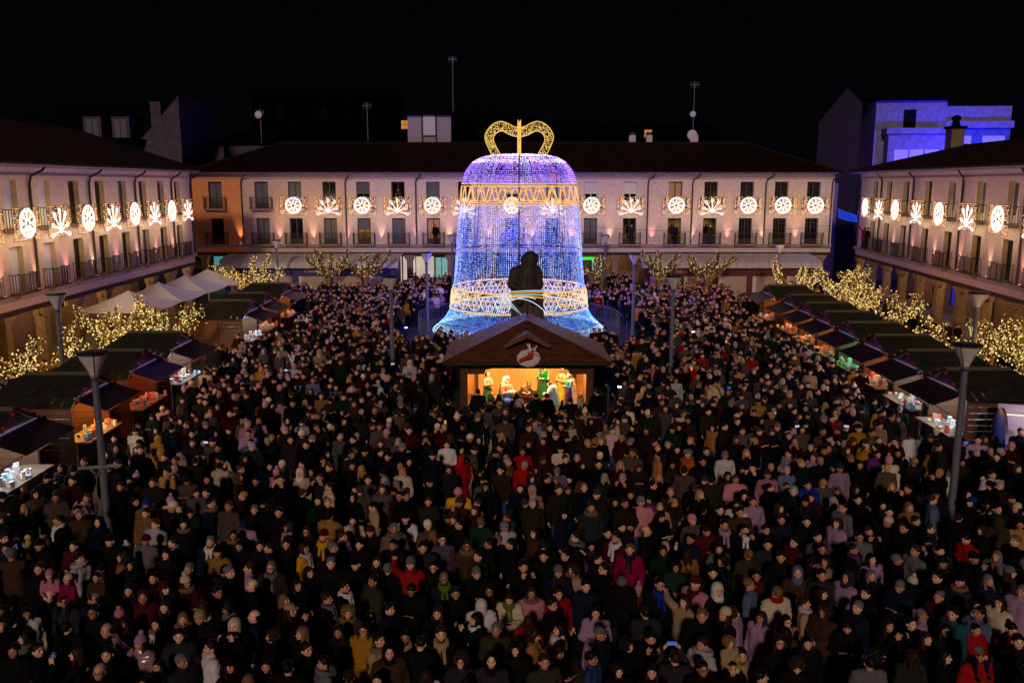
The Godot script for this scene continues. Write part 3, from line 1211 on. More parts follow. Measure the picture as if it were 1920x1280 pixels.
func aerial(at: Vector3, h: float, dishes: Array, label: String) -> void:
	var o := thing("aerial", label, "aerial", at)
	var m := Mb.new()
	m.tube([Vector3.ZERO, Vector3(0, h, 0)], [0.035], 6)
	part("mast", m, M.zinc, o)
	var e := Mb.new()
	for i in 4:
		e.beam(Vector3(-0.3 + 0.2 * i, h - 0.5, 0), Vector3(-0.3 + 0.2 * i, h, 0.1), 0.025, 0.025)
	e.beam(Vector3(-0.4, h - 0.25, 0.04), Vector3(0.4, h - 0.25, 0.04), 0.03, 0.03)
	part("antenna_rods", e, M.zinc, o)
	for d in dishes:
		var b := Mb.new()
		b.ball(Vector3(-0.1, d[0], 0.25), Vector3(d[1], d[1], 0.10), 16, 8)
		part("dish", b, mat("dish", Color(0.72, 0.74, 0.80), 0.6), o)


# ---------------------------------------------------------------- the bell
const BELL := Vector3(0.43, 0, -52.6)
const PROFILE := [Vector2(5.35, 0.10), Vector2(4.95, 0.45), Vector2(4.55, 0.85), Vector2(4.32, 1.25), Vector2(4.17, 1.75), Vector2(4.08, 2.40), Vector2(4.00, 3.1), Vector2(3.90, 4.3), Vector2(3.80, 5.6), Vector2(3.68, 7.0), Vector2(3.60, 7.8), Vector2(3.47, 8.95), Vector2(3.38, 9.4), Vector2(3.16, 9.85), Vector2(2.80, 10.25), Vector2(2.30, 10.52), Vector2(1.6, 10.66), Vector2(0.9, 10.70)]


func bell_radius(y: float) -> float:
	for i in PROFILE.size() - 1:
		if y <= PROFILE[i + 1].y:
			return lerpf(PROFILE[i].x, PROFILE[i + 1].x, clampf((y - PROFILE[i].y) / (PROFILE[i + 1].y - PROFILE[i].y), 0, 1))
	return 0.9


func bell() -> void:
	var o := thing("light_bell", "giant walk-in bell woven from blue and violet lights with gold bands", "light sculpture", BELL)
	# strings of bulbs: rows up the profile, at even steps along it
	var rows: Array = []
	var left := 0.0
	for i in PROFILE.size() - 1:
		var a: Vector2 = PROFILE[i]
		var b: Vector2 = PROFILE[i + 1]
		var l := a.distance_to(b)
		while left < l:
			rows.append(a.lerp(b, left / l))
			left += 0.116
		left -= l
	var pl: Array = []
	var co: Array = []
	var f := FastNoiseLite.new()
	f.seed = 3
	f.frequency = 1.0
	var n := 192
	var r := RandomNumberGenerator.new()
	r.seed = 21
	for row in rows:
		var y: float = row.y
		var band: bool = (y > 7.74 and y < 8.98) or (y > 1.55 and y < 2.72)
		for i in n:
			if band or (y > 9.9 and i % 2 == 1 and row.x < 2.5) or (y > 2.7 and i % 22 == 0):
				continue
			var a := TAU * (i + (0.5 if y > 9.9 and row.x < 2.5 else 0.0)) / n
			var p := Vector3(sin(a) * row.x, y + r.randf_range(-0.02, 0.02), cos(a) * row.x)
			var v := f.get_noise_2d(a * 5.0, y * 0.22) + 0.5 * f.get_noise_2d(a * 17.0, y * 0.5)
			var c: Color
			if y > 8.9:
				c = Color(0.26, 0.12, 0.95).lerp(Color(0.48, 0.32, 1.0), clampf(v * 1.6 + 0.3, 0, 1))
				if y > 10.2:
					c = c.lerp(Color(0.85, 0.68, 1.0), 0.7)
				var w := f.get_noise_2d(a * 5.0 + 40.0, y * 0.35)
				if w > 0.36:
					c = c.lerp(Color(0.30, 0.50, 0.95), 0.6)
				elif w < -0.46:
					c = Color(0.80, 0.14, 0.60)
			elif y > 2.6:
				c = Color(0.08, 0.16, 1.0).lerp(Color(0.32, 0.32, 1.0), clampf((y - 3.5) / 4.5 + v * 0.9, 0, 1))
				if y < 4.6:
					c = c.lerp(Color(0.14, 0.36, 1.0), 0.35)
				c = c.lerp(Color(0.72, 0.74, 1.0), clampf(v * 1.1 + 0.12, 0, 0.5))
			else:
				c = Color(0.05, 0.24, 1.0).lerp(Color(0.28, 0.60, 1.0), clampf(v + 0.25, 0, 1))
				if y < 0.5:
					c = c.lerp(Color(0.65, 0.88, 1.0), 0.6)
			var bright := r.randf_range(0.9, 2.0) * (1.4 if y < 1.6 else 1.0)
			if r.randf() < 0.12:
				bright *= 0.2
			co.append(c * bright * 1.5)
			pl.append(Transform3D(Basis(UP, a).scaled_local(Vector3(1.0, 0.8, 0.8)), p))
	scatter("curtain_of_light_bulbs", bulb(0.035), bulb_light("led bulbs"), pl, co, o)
	# wires that the bulbs hang on
	var wire := Mb.new()
	for m in 8:
		var a := TAU * m / 8.0
		var path: Array = []
		for p in PROFILE:
			path.append(Vector3(sin(a) * (p.x - 0.03), p.y, cos(a) * (p.x - 0.03)))
		wire.tube(path, [0.020], 5)
	for y in [0.12, 1.0, 5.0, 9.6, 10.5]:
		wire.tube(ring_at(y, -0.04), [0.022], 5, true)
	part("frame", wire, mat("bell frame", Color(0.10, 0.10, 0.14), 0.5, 0.5), o)
	var gold := glow("gold rope", Color(1.0, 0.77, 0.36), 1.0)
	var pale := glow("pale gold rope", Color(1.0, 0.88, 0.66), 1.05)
	for y in [8.96, 8.82, 7.90, 7.76]:
		var g := Mb.new()
		g.tube(ring_at(y, 0.02), [0.026], 6, true)
		part("gold_rope_light", g, gold, o)
	for y in [2.76, 2.70, 1.60, 1.53]:
		var g := Mb.new()
		g.tube(ring_at(y, 0.06), [0.026], 6, true)
		part("gold_rope_light", g, gold, o)
	for d in 2:
		var path: Array = []
		for i in 832:
			var a := TAU * i / 832.0
			var y := 8.36 + (0.42 - 0.12 * d) * tanh(1.3 * sin(a * 26.0)) / tanh(1.3)
			var rr := bell_radius(y) + 0.02
			path.append(Vector3(sin(a) * rr, y - 0.06 * d, cos(a) * rr))
		var g := Mb.new()
		g.tube(path, [0.024], 5, true)
		part("wave_rope_light", g, gold, o)
	var fl := Mb.new()
	var ring: Array = []
	for i in 26:
		ring.append(Vector3(cos(TAU * i / 26) * 0.45, sin(TAU * i / 26) * 0.45, 0))
	fl.tube(ring, [0.022], 6, true)
	for p in 6:
		var a := TAU * p / 6.0 + PI / 6.0
		fl.tube(y_loop(Vector3(cos(a), sin(a), 0) * 0.25, a, 0.15, 0.085), [0.020], 6, true)
	var fm := fl.mesh()
	for i in 28:
		var a := TAU * i / 28.0
		var m := part("flower_rope_light", fm, pale, o)
		m.position = Vector3(sin(a) * 4.20, 2.15, cos(a) * 4.20)
		m.rotation = Vector3(-0.10, a, 0)
	# the crown: two flat heart-shaped hoops crossing on the axis
	var outer := [Vector2(-347, 0), Vector2(-437, 210), Vector2(-407, 320), Vector2(-327, 400), Vector2(-227, 430), Vector2(-137, 400), Vector2(-67, 365), Vector2(0, 355)]
	var inner := [Vector2(-232, 0), Vector2(-327, 180), Vector2(-317, 260), Vector2(-267, 305), Vector2(-207, 312), Vector2(-137, 275), Vector2(-67, 250), Vector2(0, 245)]
	var crown_at := Vector3(0, 10.62, 0)
	for k in 2:
		var h := group_part("crown_hoop", o, crown_at)
		h.rotation.y = PI / 2 * k
		var tube := Mb.new()
		var curves: Array = []
		for src in [outer, inner]:
			var cv := Curve3D.new()
			var pts: Array = []
			for p in src:
				pts.append(Vector3(p.x, p.y, 0) * 0.00468)
			for i in range(src.size() - 2, -1, -1):
				pts.append(Vector3(-src[i].x, src[i].y, 0) * 0.00468)
			for i in pts.size():
				var tan_: Vector3 = (pts[mini(i + 1, pts.size() - 1)] - pts[maxi(i - 1, 0)]) / 6.0
				cv.add_point(pts[i], -tan_, tan_)
			curves.append(cv)
			var fine: Array = []
			for i in 81:
				fine.append(cv.sample_baked(cv.get_baked_length() * i / 80.0))
			for z in [-0.07, 0.07]:
				var path: Array = []
				for q in fine:
					path.append(q + Vector3(0, 0, z))
				tube.tube(path, [0.027], 6)
		part("gold_rope_light", tube, gold, h)
		var sp: Array = []
		var cs: Array = []
		for i in 900:
			var t := r.randf()
			var p: Vector3 = curves[0].sample_baked(curves[0].get_baked_length() * t).lerp(curves[1].sample_baked(curves[1].get_baked_length() * t), r.randf_range(0.08, 0.92))
			sp.append(Transform3D(Basis().scaled(Vector3.ONE * r.randf_range(0.7, 1.2)), p + Vector3(0, 0, r.randf_range(-0.07, 0.07))))
			cs.append(Color(1.0, 0.68, 0.16) * r.randf_range(0.25, 1.5))
		scatter("gold_light_bulbs", bulb(0.030), bulb_light("led bulbs"), sp, cs, h)
	for l in [[9.7, Color(0.38, 0.22, 1.0), 28.0], [6.0, Color(0.28, 0.22, 1.0), 45.0], [3.2, Color(0.26, 0.20, 1.0), 55.0], [1.2, Color(0.14, 0.22, 1.0), 30.0]]:
		omni(BELL + Vector3(0, l[0], 0), l[1], l[2], 1.2, "bell_light")
	# railing round the bell
	var ra := thing("railing", "low bar railing in a ring round the foot of the light bell", "railing", BELL)
	for i in 40:
		var a := TAU * i / 40.0
		var b := TAU * (i + 1) / 40.0
		if absf(wrapf(a, -PI, PI)) < 0.5:
			continue
		var g := Mb.new()
		var p := Vector3(sin(a), 0, cos(a)) * 6.25
		var q := Vector3(sin(b), 0, cos(b)) * 6.25
		for y in [0.15, 1.1]:
			g.beam(p + UP * y, q + UP * y, 0.03, 0.03)
		for j in 6:
			var m := p.lerp(q, j / 6.0)
			g.box(m + Vector3(-0.009, 0, -0.009), m + Vector3(0.009, 1.15, 0.009))
		part("railing_section", g, mat("railing paint", Color(0.34, 0.34, 0.38), 0.5, 0.3), ra)


func ring_at(y: float, out: float) -> Array:
	var path: Array = []
	var rr := bell_radius(y) + out
	for i in 96:
		var a := TAU * i / 96.0
		path.append(Vector3(sin(a) * rr, y, cos(a) * rr))
	return path


func monument() -> void:
	var o := thing("monument", "dark stone monument with a seated bronze figure on top, before the light bell", "monument", Vector3(0.75, 0, -42.0))
	var s := Mb.new()
	s.box(Vector3(-1.2, 0, -1.2), Vector3(1.2, 0.5, 1.2))
	s.box(Vector3(-1.0, 0.5, -1.0), Vector3(1.0, 0.9, 1.0))
	part("base", s, mat("monument stone", Color(0.30, 0.27, 0.25), 0.9, 0.0, blotch, 0.9), o)
	var prims := [["c", Vector3(0.0, 1.0, 0), Vector3(0.0, 3.6, 0), 0.82, 0.68, 0, 0.1], ["c", Vector3(-0.40, 1.2, 0.2), Vector3(-0.34, 3.6, 0.15), 0.48, 0.42, 0, 0.15], ["c", Vector3(0.42, 1.2, 0.2), Vector3(0.36, 3.6, 0.15), 0.48, 0.42, 0, 0.15],
		["c", Vector3(0, 2.4, 0.52), Vector3(0, 3.3, 0.48), 0.16, 0.20, 0, 0.1], ["c", Vector3(-0.2, 1.4, 0.6), Vector3(-0.1, 2.9, 0.60), 0.1, 0.1, 0, 0.08], ["c", Vector3(0.26, 1.5, 0.6), Vector3(0.12, 2.8, 0.60), 0.1, 0.1, 0, 0.08]]
	part("carved_block", field_mesh(prims, 0.07), M["monument stone"], o)
	var fig := [["c", Vector3(-0.05, 3.8, 0), Vector3(0.0, 4.6, 0), 0.62, 0.50, 0, 0.1], ["c", Vector3(-0.56, 4.72, 0), Vector3(0.42, 4.80, 0), 0.26, 0.24, 0, 0.12], ["c", Vector3(-0.66, 4.7, 0.0), Vector3(-0.80, 4.1, 0.22), 0.22, 0.17, 0, 0.08], ["c", Vector3(-0.80, 4.1, 0.22), Vector3(-0.3, 3.9, 0.55), 0.17, 0.12, 0, 0.06],
		["c", Vector3(0.52, 4.75, 0.0), Vector3(0.64, 4.1, 0.2), 0.20, 0.16, 0, 0.08], ["c", Vector3(0.64, 4.1, 0.2), Vector3(0.2, 3.9, 0.55), 0.16, 0.12, 0, 0.06], ["c", Vector3(0.05, 4.85, 0.02), Vector3(0.10, 5.1, 0.08), 0.20, 0.18, 0, 0.08], ["c", Vector3(0.0, 4.5, 0.0), Vector3(0.10, 5.15, 0.04), 0.50, 0.34, 0, 0.2], ["e", Vector3(0.14, 5.36, 0.08), Vector3(0.36, 0.40, 0.34), 0, 0.1], ["e", Vector3(0.16, 5.14, 0.32), Vector3(0.15, 0.18, 0.13), 0, 0.06], ["e", Vector3(-0.14, 5.30, 0.0), Vector3(0.20, 0.22, 0.24), 0, 0.08], ["e", Vector3(0.42, 5.36, 0.0), Vector3(0.16, 0.22, 0.2), 0, 0.08],
		["c", Vector3(-0.3, 3.9, 0.3), Vector3(-0.36, 3.3, 0.72), 0.26, 0.20, 0, 0.08], ["c", Vector3(0.3, 3.9, 0.3), Vector3(0.34, 3.3, 0.70), 0.26, 0.20, 0, 0.08], ["c", Vector3(-0.7, 4.4, -0.1), Vector3(-0.5, 3.4, 0.3), 0.20, 0.24, 0, 0.15]]
	part("bronze_figure", field_mesh(fig, 0.05), mat("bronze", Color(0.19, 0.17, 0.16), 0.7, 0.1, grain, 1.5), o)


func statue(called: String, label: String, at: Vector3, turn: float, s: float, prims: Array, mats: Array, names_: Array) -> void:
	var o := thing(called, label, "statue", at, turn, "nativity figures in the lit hut")
	o.scale = Vector3.ONE * s
	var groups := split_groups(skin_field(prims, 0.026), mats.size())
	for g in mats.size():
		if groups[g].v.size():
			part(names_[g], surfaces_mesh([groups[g]]), mats[g], o)


func robed(kneel: bool) -> Array:  # groups: 0 skirt, 1 bodice, 2 head cloth, 3 skin, 4 cloak
	var y := -0.42 if kneel else 0.0
	var p: Array = []
	if kneel:
		p = [["c", Vector3(0, 0.18, -0.16), Vector3(0, 0.50, 0.02), 0.24, 0.20, 0, 0.08], ["c", Vector3(-0.12, 0.20, 0.0), Vector3(-0.14, 0.34, 0.30), 0.18, 0.16, 0, 0.08], ["c", Vector3(0.12, 0.18, 0.0), Vector3(0.14, 0.24, 0.32), 0.18, 0.16, 0, 0.08]]
	else:
		p = [["c", Vector3(-0.07, 0.12, 0), Vector3(-0.04, 0.95, 0), 0.20, 0.15, 0, 0.08], ["c", Vector3(0.07, 0.12, 0.02), Vector3(0.04, 0.95, 0), 0.20, 0.15, 0, 0.08]]
	p += [["c", Vector3(0, 0.98 + y, 0), Vector3(0, 1.30 + y, 0.02), 0.15, 0.15, 1, 0.03], ["c", Vector3(-0.15, 1.34 + y, 0.02), Vector3(0.15, 1.34 + y, 0.02), 0.085, 0.085, 1, 0.05]]
	for f in [-1.0, 1.0]:
		p += [["c", Vector3(0.20 * f, 1.32 + y, 0.02), Vector3(0.24 * f, 1.08 + y, 0.10), 0.075, 0.07, 1, 0.03], ["c", Vector3(0.24 * f, 1.08 + y, 0.10), Vector3(0.07 * f, 1.14 + y, 0.30), 0.065, 0.055, 1, 0.02], ["e", Vector3(0.05 * f, 1.15 + y, 0.34), Vector3(0.035, 0.03, 0.055), 3, 0.01]]
	p += [["c", Vector3(0, 1.38 + y, 0.03), Vector3(0, 1.50 + y, 0.05), 0.06, 0.055, 3, 0.02], ["e", Vector3(0, 1.60 + y, 0.06), Vector3(0.085, 0.115, 0.10), 3, 0.01], ["c", Vector3(0, 1.60 + y, 0.16), Vector3(0, 1.58 + y, 0.175), 0.014, 0.016, 3, 0.01]]
	return p


func nativity() -> void:
	var wood := mat("hut wood", Color(0.30, 0.17, 0.09), 0.8, 0.0, grain, 1.4)
	var dark := mat("hut dark wood", Color(0.17, 0.10, 0.07), 0.85, 0.0, grain, 1.4)
	var o := thing("nativity_hut", "wooden nativity hut with shingled hipped roof, open and lit inside", "hut", Vector3(0.57, 0, -31.8))
	var fl := Mb.new()
	fl.box(Vector3(-2.55, 0, -3.2), Vector3(2.55, 0.32, 0.25))
	part("platform", fl, dark, o)
	var bk := Mb.new()
	bk.box(Vector3(-2.5, 0.32, -3.0), Vector3(2.5, 2.45, -2.9))
	part("back_wall", bk, mat("hut back cloth", Color(0.82, 0.60, 0.36), 0.9, 0.0, plaster, 0.8), o)
	for f in [-1.0, 1.0]:
		var sw := Mb.new()
		sw.box(Vector3(2.42 * f - 0.05, 0.32, -2.9), Vector3(2.42 * f + 0.05, 2.45, -0.25))
		part("side_wall", sw, M["hut back cloth"], o)
		var po := Mb.new()
		po.box(Vector3(2.41 * f - 0.14, 0.32, -0.24), Vector3(2.41 * f + 0.14, 2.07, 0.02))
		part("post", po, wood, o)
		var ip := Mb.new()
		ip.box(Vector3(2.02 * f - 0.05, 0.32, -2.86), Vector3(2.02 * f + 0.05, 2.4, -2.74))
		part("inner_post", ip, wood, o)
		var br := Mb.new()  # scrolled corbel
		br.box(Vector3(minf(1.62 * f, 2.26 * f), 1.83, -0.2), Vector3(maxf(1.62 * f, 2.26 * f), 2.07, -0.02))
		for i in 6:
			var a := PI / 2 * i / 6.0
			var b := PI / 2 * (i + 1) / 6.0
			var p := Vector3(1.62 * f - f * 0.22 * (1 - sin(a)) * 0.0, 0, 0)
			br.box(Vector3(minf((1.62 - 0.30 * (1 - sin(b))) * f, 1.62 * f), 2.07 - 0.24 * (1 - cos(a)) - 0.045, -0.198), Vector3(maxf((1.62 - 0.30 * (1 - sin(b))) * f, 1.62 * f), 2.07 - 0.24 * (1 - cos(a)), -0.022))
		part("corbel", br, wood, o)
	var lint := Mb.new()
	lint.box(Vector3(-2.62, 2.07, -0.3), Vector3(2.62, 2.40, 0.06))
	part("lintel", lint, dark, o)
	# roof: ridge from front to back, hipped front, shingles in courses
	var rp := Mb.new()
	var e0 := Vector3(-3.15, 2.42, 0.55)
	var e1 := Vector3(3.15, 2.42, 0.55)
	var e2 := Vector3(3.15, 2.42, -3.3)
	var e3 := Vector3(-3.15, 2.42, -3.3)
	var r0 := Vector3(0, 3.72, -1.25)
	var r1 := Vector3(0, 3.72, -3.3)
	rp.slab(e0, e1, r0 + Vector3(0.01, 0, 0), r0, 0.06)
	rp.slab(e1, e2, r1, r0, 0.06)
	rp.slab(e3, e0, r0, r1, 0.06)
	rp.tri(e2, e3, r1)
	part("roof_deck", rp, dark, o)
	var shingle := tinted("hut shingles", 0.34)
	shingle.albedo_color = Color(0.36, 0.20, 0.15)
	var r := RandomNumberGenerator.new()
	r.seed = 9
	for side in [[e0, e1, r0, r0, "front_shingles"], [e1, e2, r1, r0, "side_shingles"], [e3, e0, r0, r1, "side_shingles"]]:
		var sh := Mb.new()
		var courses := 17
		var nn: Vector3 = (side[1] - side[0]).cross(side[2] - side[0]).normalized()
		for c in courses:
			var a: Vector3 = side[0].lerp(side[3], float(c) / courses)
			var b: Vector3 = side[1].lerp(side[2], float(c) / courses)
			var a2: Vector3 = side[0].lerp(side[3], (c + 1.25) / courses)
			var b2: Vector3 = side[1].lerp(side[2], (c + 1.25) / courses)
			if c == courses - 1:
				a2 = side[3]
				b2 = side[2]
			var len_ := a.distance_to(b)
			var cnt := maxi(1, int(len_ / 0.20))
			for i in cnt:
				var t0 := (i + 0.04) / cnt
				var t1 := (i + 0.96) / cnt
				var lift := r.randf_range(0.022, 0.04)
				sh.col = Color.WHITE * r.randf_range(0.55, 1.35)
				sh.slab(a.lerp(b, t0) + nn * lift, a.lerp(b, t1) + nn * lift, a2.lerp(b2, t1) + nn * 0.008, a2.lerp(b2, t0) + nn * 0.008, 0.014)
		part(side[4], sh, shingle, o, "stuff")
	var fa := Mb.new()
	fa.beam(e0 + Vector3(0, -0.05, 0.02), e1 + Vector3(0, -0.05, 0.02), 0.04, 0.14)
	fa.beam(e0 + Vector3(-0.02, -0.05, 0), e3 + Vector3(-0.02, -0.05, 0), 0.04, 0.14)
	fa.beam(e1 + Vector3(0.02, -0.05, 0), e2 + Vector3(0.02, -0.05, 0), 0.04, 0.14)
	part("fascia", fa, dark, o)
	# small gable over the middle of the front slope
	var gb := Mb.new()
	var pk := Vector3(0, 3.42, 0.30)
	var pb := Vector3(0, 3.42, -1.2)
	for f in [-1.0, 1.0]:
		var q := Vector3(0.82 * f, 3.02, 0.30)
		var qb := Vector3(0.82 * f, 3.02, -0.7)
		if f > 0:
			gb.slab(q, qb, pb, pk, 0.05)
		else:
			gb.slab(qb, q, pk, pb, 0.05)
	part("gablet_roof", gb, shingle, o)
	var gs := Mb.new()
	for f in [-1.0, 1.0]:
		for c in 6:
			var t0 := c / 6.0
			var t1 := (c + 1.2) / 6.0
			var a := Vector3(0.84 * f, 3.02, 0.32).lerp(pk + Vector3(0, 0.02, 0.02), t0) + Vector3(0, 0.05, 0)
			var a2 := Vector3(0.84 * f, 3.02, 0.32).lerp(pk + Vector3(0, 0.02, 0.02), minf(t1, 1.0)) + Vector3(0, 0.02, 0)
			var back := Vector3(0, 0, -1.3)
			if f > 0:
				gs.slab(a, a + back, a2 + back, a2, 0.015)
			else:
				gs.slab(a + back, a, a2, a2 + back, 0.015)
	part("gablet_shingles", gs, shingle, o, "stuff")
	var gf := Mb.new()
	for f in [-1.0, 1.0]:
		gf.beam(pk + Vector3(0, -0.04, 0.04), Vector3(0.86 * f, 2.97, 0.34), 0.05, 0.13)
	part("bargeboard", gf, mat("bargeboard wood", Color(0.46, 0.24, 0.12), 0.7, 0.0, grain, 1.4), o)
	var lampb := Mb.new()
	lampb.box(Vector3(-2.0, 2.12, -0.42), Vector3(2.0, 2.16, -0.34))
	part("light_strip", lampb, glow("hut strip", Color(1.0, 0.68, 0.32), 1.5), o)
	for x in [-1.3, 0.0, 1.3]:
		omni(o.position + Vector3(x, 2.06, -0.55), Color(1.0, 0.79, 0.50), 7.0, 0.15, "hut_light")
	var straw := Mb.new()
	for i in 260:
		var p := Vector3(r.randf_range(-2.3, 2.3), 0.33 + r.randf() * 0.05, r.randf_range(-2.7, 0.1))
		var a := r.randf() * TAU
		straw.beam(p, p + Vector3(cos(a) * 0.3, r.randf() * 0.08, sin(a) * 0.3), 0.03, 0.025)
	var st := part("straw", straw, mat("straw colour", Color(0.76, 0.55, 0.22), 0.9), o, "stuff")
	st.position = Vector3.ZERO
	var cr := thing("manger", "small wooden manger among the nativity figures", "manger", Vector3(0.55, 0.34, -33.0))
	var cm := Mb.new()
	for f in [-1.0, 1.0]:
		cm.slab(Vector3(-0.3, 0.15, 0.06 * f), Vector3(0.3, 0.15, 0.06 * f), Vector3(0.3, 0.36, 0.2 * f), Vector3(-0.3, 0.36, 0.2 * f), 0.03)
		cm.beam(Vector3(0.26 * f, 0, -0.15), Vector3(0.26 * f, 0.3, 0.15), 0.04, 0.04)
		cm.beam(Vector3(0.26 * f, 0, 0.15), Vector3(0.26 * f, 0.3, -0.15), 0.035, 0.035)
	part("trough", cm, wood, cr)
	# figures, painted plaster
	var c := func(key: String, col: Color) -> StandardMaterial3D: return mat("painted " + key, col, 0.45)
	var skin: Material = mat("painted skin", Color(0.80, 0.55, 0.40), 0.5)
	var fig := ["skirt", "tunic", "head_cloth", "skin", "cloak"]
	var rose := mat("painted rose", Color(0.86, 0.42, 0.38), 0.5)
	var hair := mat("painted hair", Color(0.22, 0.12, 0.07), 0.6)
	var green := mat("painted green", Color(0.12, 0.50, 0.10), 0.5)
	var bottle := mat("painted bottle green", Color(0.03, 0.26, 0.15), 0.4)
	var blue := mat("painted blue", Color(0.06, 0.28, 0.62), 0.5)
	var white := mat("painted white", Color(0.84, 0.80, 0.76), 0.6)
	var p1 := robed(false) + [["e", Vector3(0, 1.64, 0.02), Vector3(0.10, 0.12, 0.11), 2, 0.01], ["c", Vector3(0, 1.6, -0.06), Vector3(0, 1.25, -0.13), 0.08, 0.09, 2, 0.03], ["c", Vector3(0.0, 0.96, 0.0), Vector3(0.0, 1.0, 0.0), 0.19, 0.18, 4, 0.02]]
	statue("statue", "nativity statue of a standing figure in rose tunic and bright green skirt", Vector3(-0.98, 0.34, -32.75), 0.7, 0.80, p1, [green, rose, hair, skin, bottle], fig)
	var p2 := robed(true) + [["e", Vector3(0, 1.24, 0.02), Vector3(0.125, 0.14, 0.14), 2, 0.01], ["x", Vector3(0, 1.19, 0.17), Vector3(0.07, 0.11, 0.10)], ["c", Vector3(0, 1.18, -0.08), Vector3(0, 0.80, -0.16), 0.13, 0.15, 2, 0.04], ["c", Vector3(0, 0.85, -0.16), Vector3(0, 0.25, -0.30), 0.20, 0.25, 4, 0.04], ["e", Vector3(0.04, 0.74, 0.33), Vector3(0.20, 0.09, 0.10), 2, 0.02]]
	statue("statue", "nativity statue of a kneeling woman in white veil, rose tunic and blue skirt", Vector3(-0.22, 0.34, -32.5), 0.55, 0.93, p2, [blue, rose, white, skin, bottle], fig)
	var p3 := robed(true) + [["e", Vector3(0, 1.22, 0.03), Vector3(0.095, 0.11, 0.11), 2, 0.01]]
	statue("statue", "nativity statue of a kneeling shepherd in grey clothes beside the fence", Vector3(-0.85, 0.34, -31.95), 2.3, 0.72, p3, [mat("painted grey", Color(0.36, 0.33, 0.30), 0.7), M["painted grey"], hair, skin, hair], fig)
	var p4 := robed(false) + [["e", Vector3(0, 1.64, 0.02), Vector3(0.10, 0.12, 0.11), 2, 0.01], ["c", Vector3(-0.10, 1.36, -0.08), Vector3(-0.18, 0.2, -0.06), 0.16, 0.20, 2, 0.04], ["e", Vector3(0, 1.52, 0.13), Vector3(0.06, 0.07, 0.05), 2, 0.01]]
	statue("statue", "nativity statue of a bearded standing man in glossy dark green robe", Vector3(1.28, 0.34, -33.1), -0.4, 0.95, p4, [bottle, mat("painted glossy green", Color(0.05, 0.30, 0.14), 0.25), hair, skin, hair], fig)
	var p5 := robed(true) + [["e", Vector3(0, 1.22, 0.02), Vector3(0.10, 0.12, 0.12), 2, 0.01], ["c", Vector3(0, 1.0, -0.12), Vector3(0.02, 0.2, -0.26), 0.20, 0.26, 4, 0.04]]
	statue("statue", "nativity statue of a kneeling king with pale blue cloak and red skirt", Vector3(1.50, 0.34, -32.3), -1.9, 0.82, p5, [mat("painted red", Color(0.72, 0.05, 0.04), 0.5), white, hair, skin, mat("painted pale blue", Color(0.48, 0.62, 0.68), 0.5)], fig)
	var p6 := robed(false) + [["e", Vector3(0, 1.70, 0.03), Vector3(0.13, 0.075, 0.13), 2, 0.01], ["c", Vector3(-0.12, 1.30, -0.10), Vector3(-0.18, 0.3, -0.12), 0.12, 0.15, 4, 0.04]]
	statue("statue", "nativity statue of a king in white turban, brown tunic and yellow skirt", Vector3(1.98, 0.34, -32.9), -0.7, 0.90, p6, [mat("painted yellow", Color(0.62, 0.50, 0.06), 0.5), mat("painted tan", Color(0.50, 0.34, 0.20), 0.5), white, mat("painted dark skin", Color(0.30, 0.17, 0.10), 0.5), bottle], fig)
	var p7 := robed(false) + [["e", Vector3(0, 1.70, 0.03), Vector3(0.11, 0.07, 0.11), 2, 0.01], ["c", Vector3(0, 1.34, -0.10), Vector3(0, 0.2, -0.18), 0.20, 0.26, 2, 0.04]]
	statue("statue", "nativity statue of a king in long white cloak over purple robe", Vector3(2.26, 0.34, -32.5), -1.1, 0.78, p7, [mat("painted purple", Color(0.22, 0.08, 0.38), 0.5), mat("painted teal", Color(0.05, 0.36, 0.36), 0.4), white, skin, bottle], fig)
	beast("ox_statue", "brown ox with pale muzzle lying behind the kneeling woman", Vector3(0.12, 0.34, -33.3), 0.9, Color(0.34, 0.20, 0.11), true)
	beast("donkey_statue", "dark donkey standing low beside the bearded statue", Vector3(0.98, 0.34, -33.4), -0.8, Color(0.20, 0.13, 0.09), false)
	# angel on a cloud, hanging under the small gable
	var an := thing("angel_figure", "angel in red robe lying on a white cloud, hung under the hut gable", "figure", Vector3(0.62, 2.62, -31.12))
	var cl: Array = []
	for i in 11:
		var a := TAU * i / 11.0
		cl.append(["e", Vector3(cos(a) * 0.30, sin(a) * 0.22 - 0.02, 0), Vector3(0.15, 0.13, 0.07), 0, 0.05])
	cl.append(["e", Vector3(0, -0.03, 0), Vector3(0.34, 0.24, 0.07), 0, 0.05])
	part("cloud", field_mesh(cl, 0.022), mat("painted cloud", Color(0.74, 0.72, 0.74), 0.8), an)
	part("robe", field_mesh([["c", Vector3(-0.30, -0.10, 0.09), Vector3(0.05, 0.06, 0.12), 0.07, 0.10, 0, 0.03], ["c", Vector3(0.05, 0.06, 0.12), Vector3(0.12, 0.22, 0.12), 0.10, 0.075, 0, 0.04]], 0.018), mat("painted angel red", Color(0.62, 0.05, 0.06), 0.6), an)
	part("head_and_arms", field_mesh([["e", Vector3(0.15, 0.34, 0.13), Vector3(0.055, 0.065, 0.06), 0, 0.01], ["c", Vector3(0.16, 0.22, 0.15), Vector3(0.34, 0.12, 0.16), 0.035, 0.025, 0, 0.02], ["c", Vector3(0.10, 0.22, 0.15), Vector3(-0.05, 0.26, 0.18), 0.035, 0.025, 0, 0.02]], 0.014), skin, an)
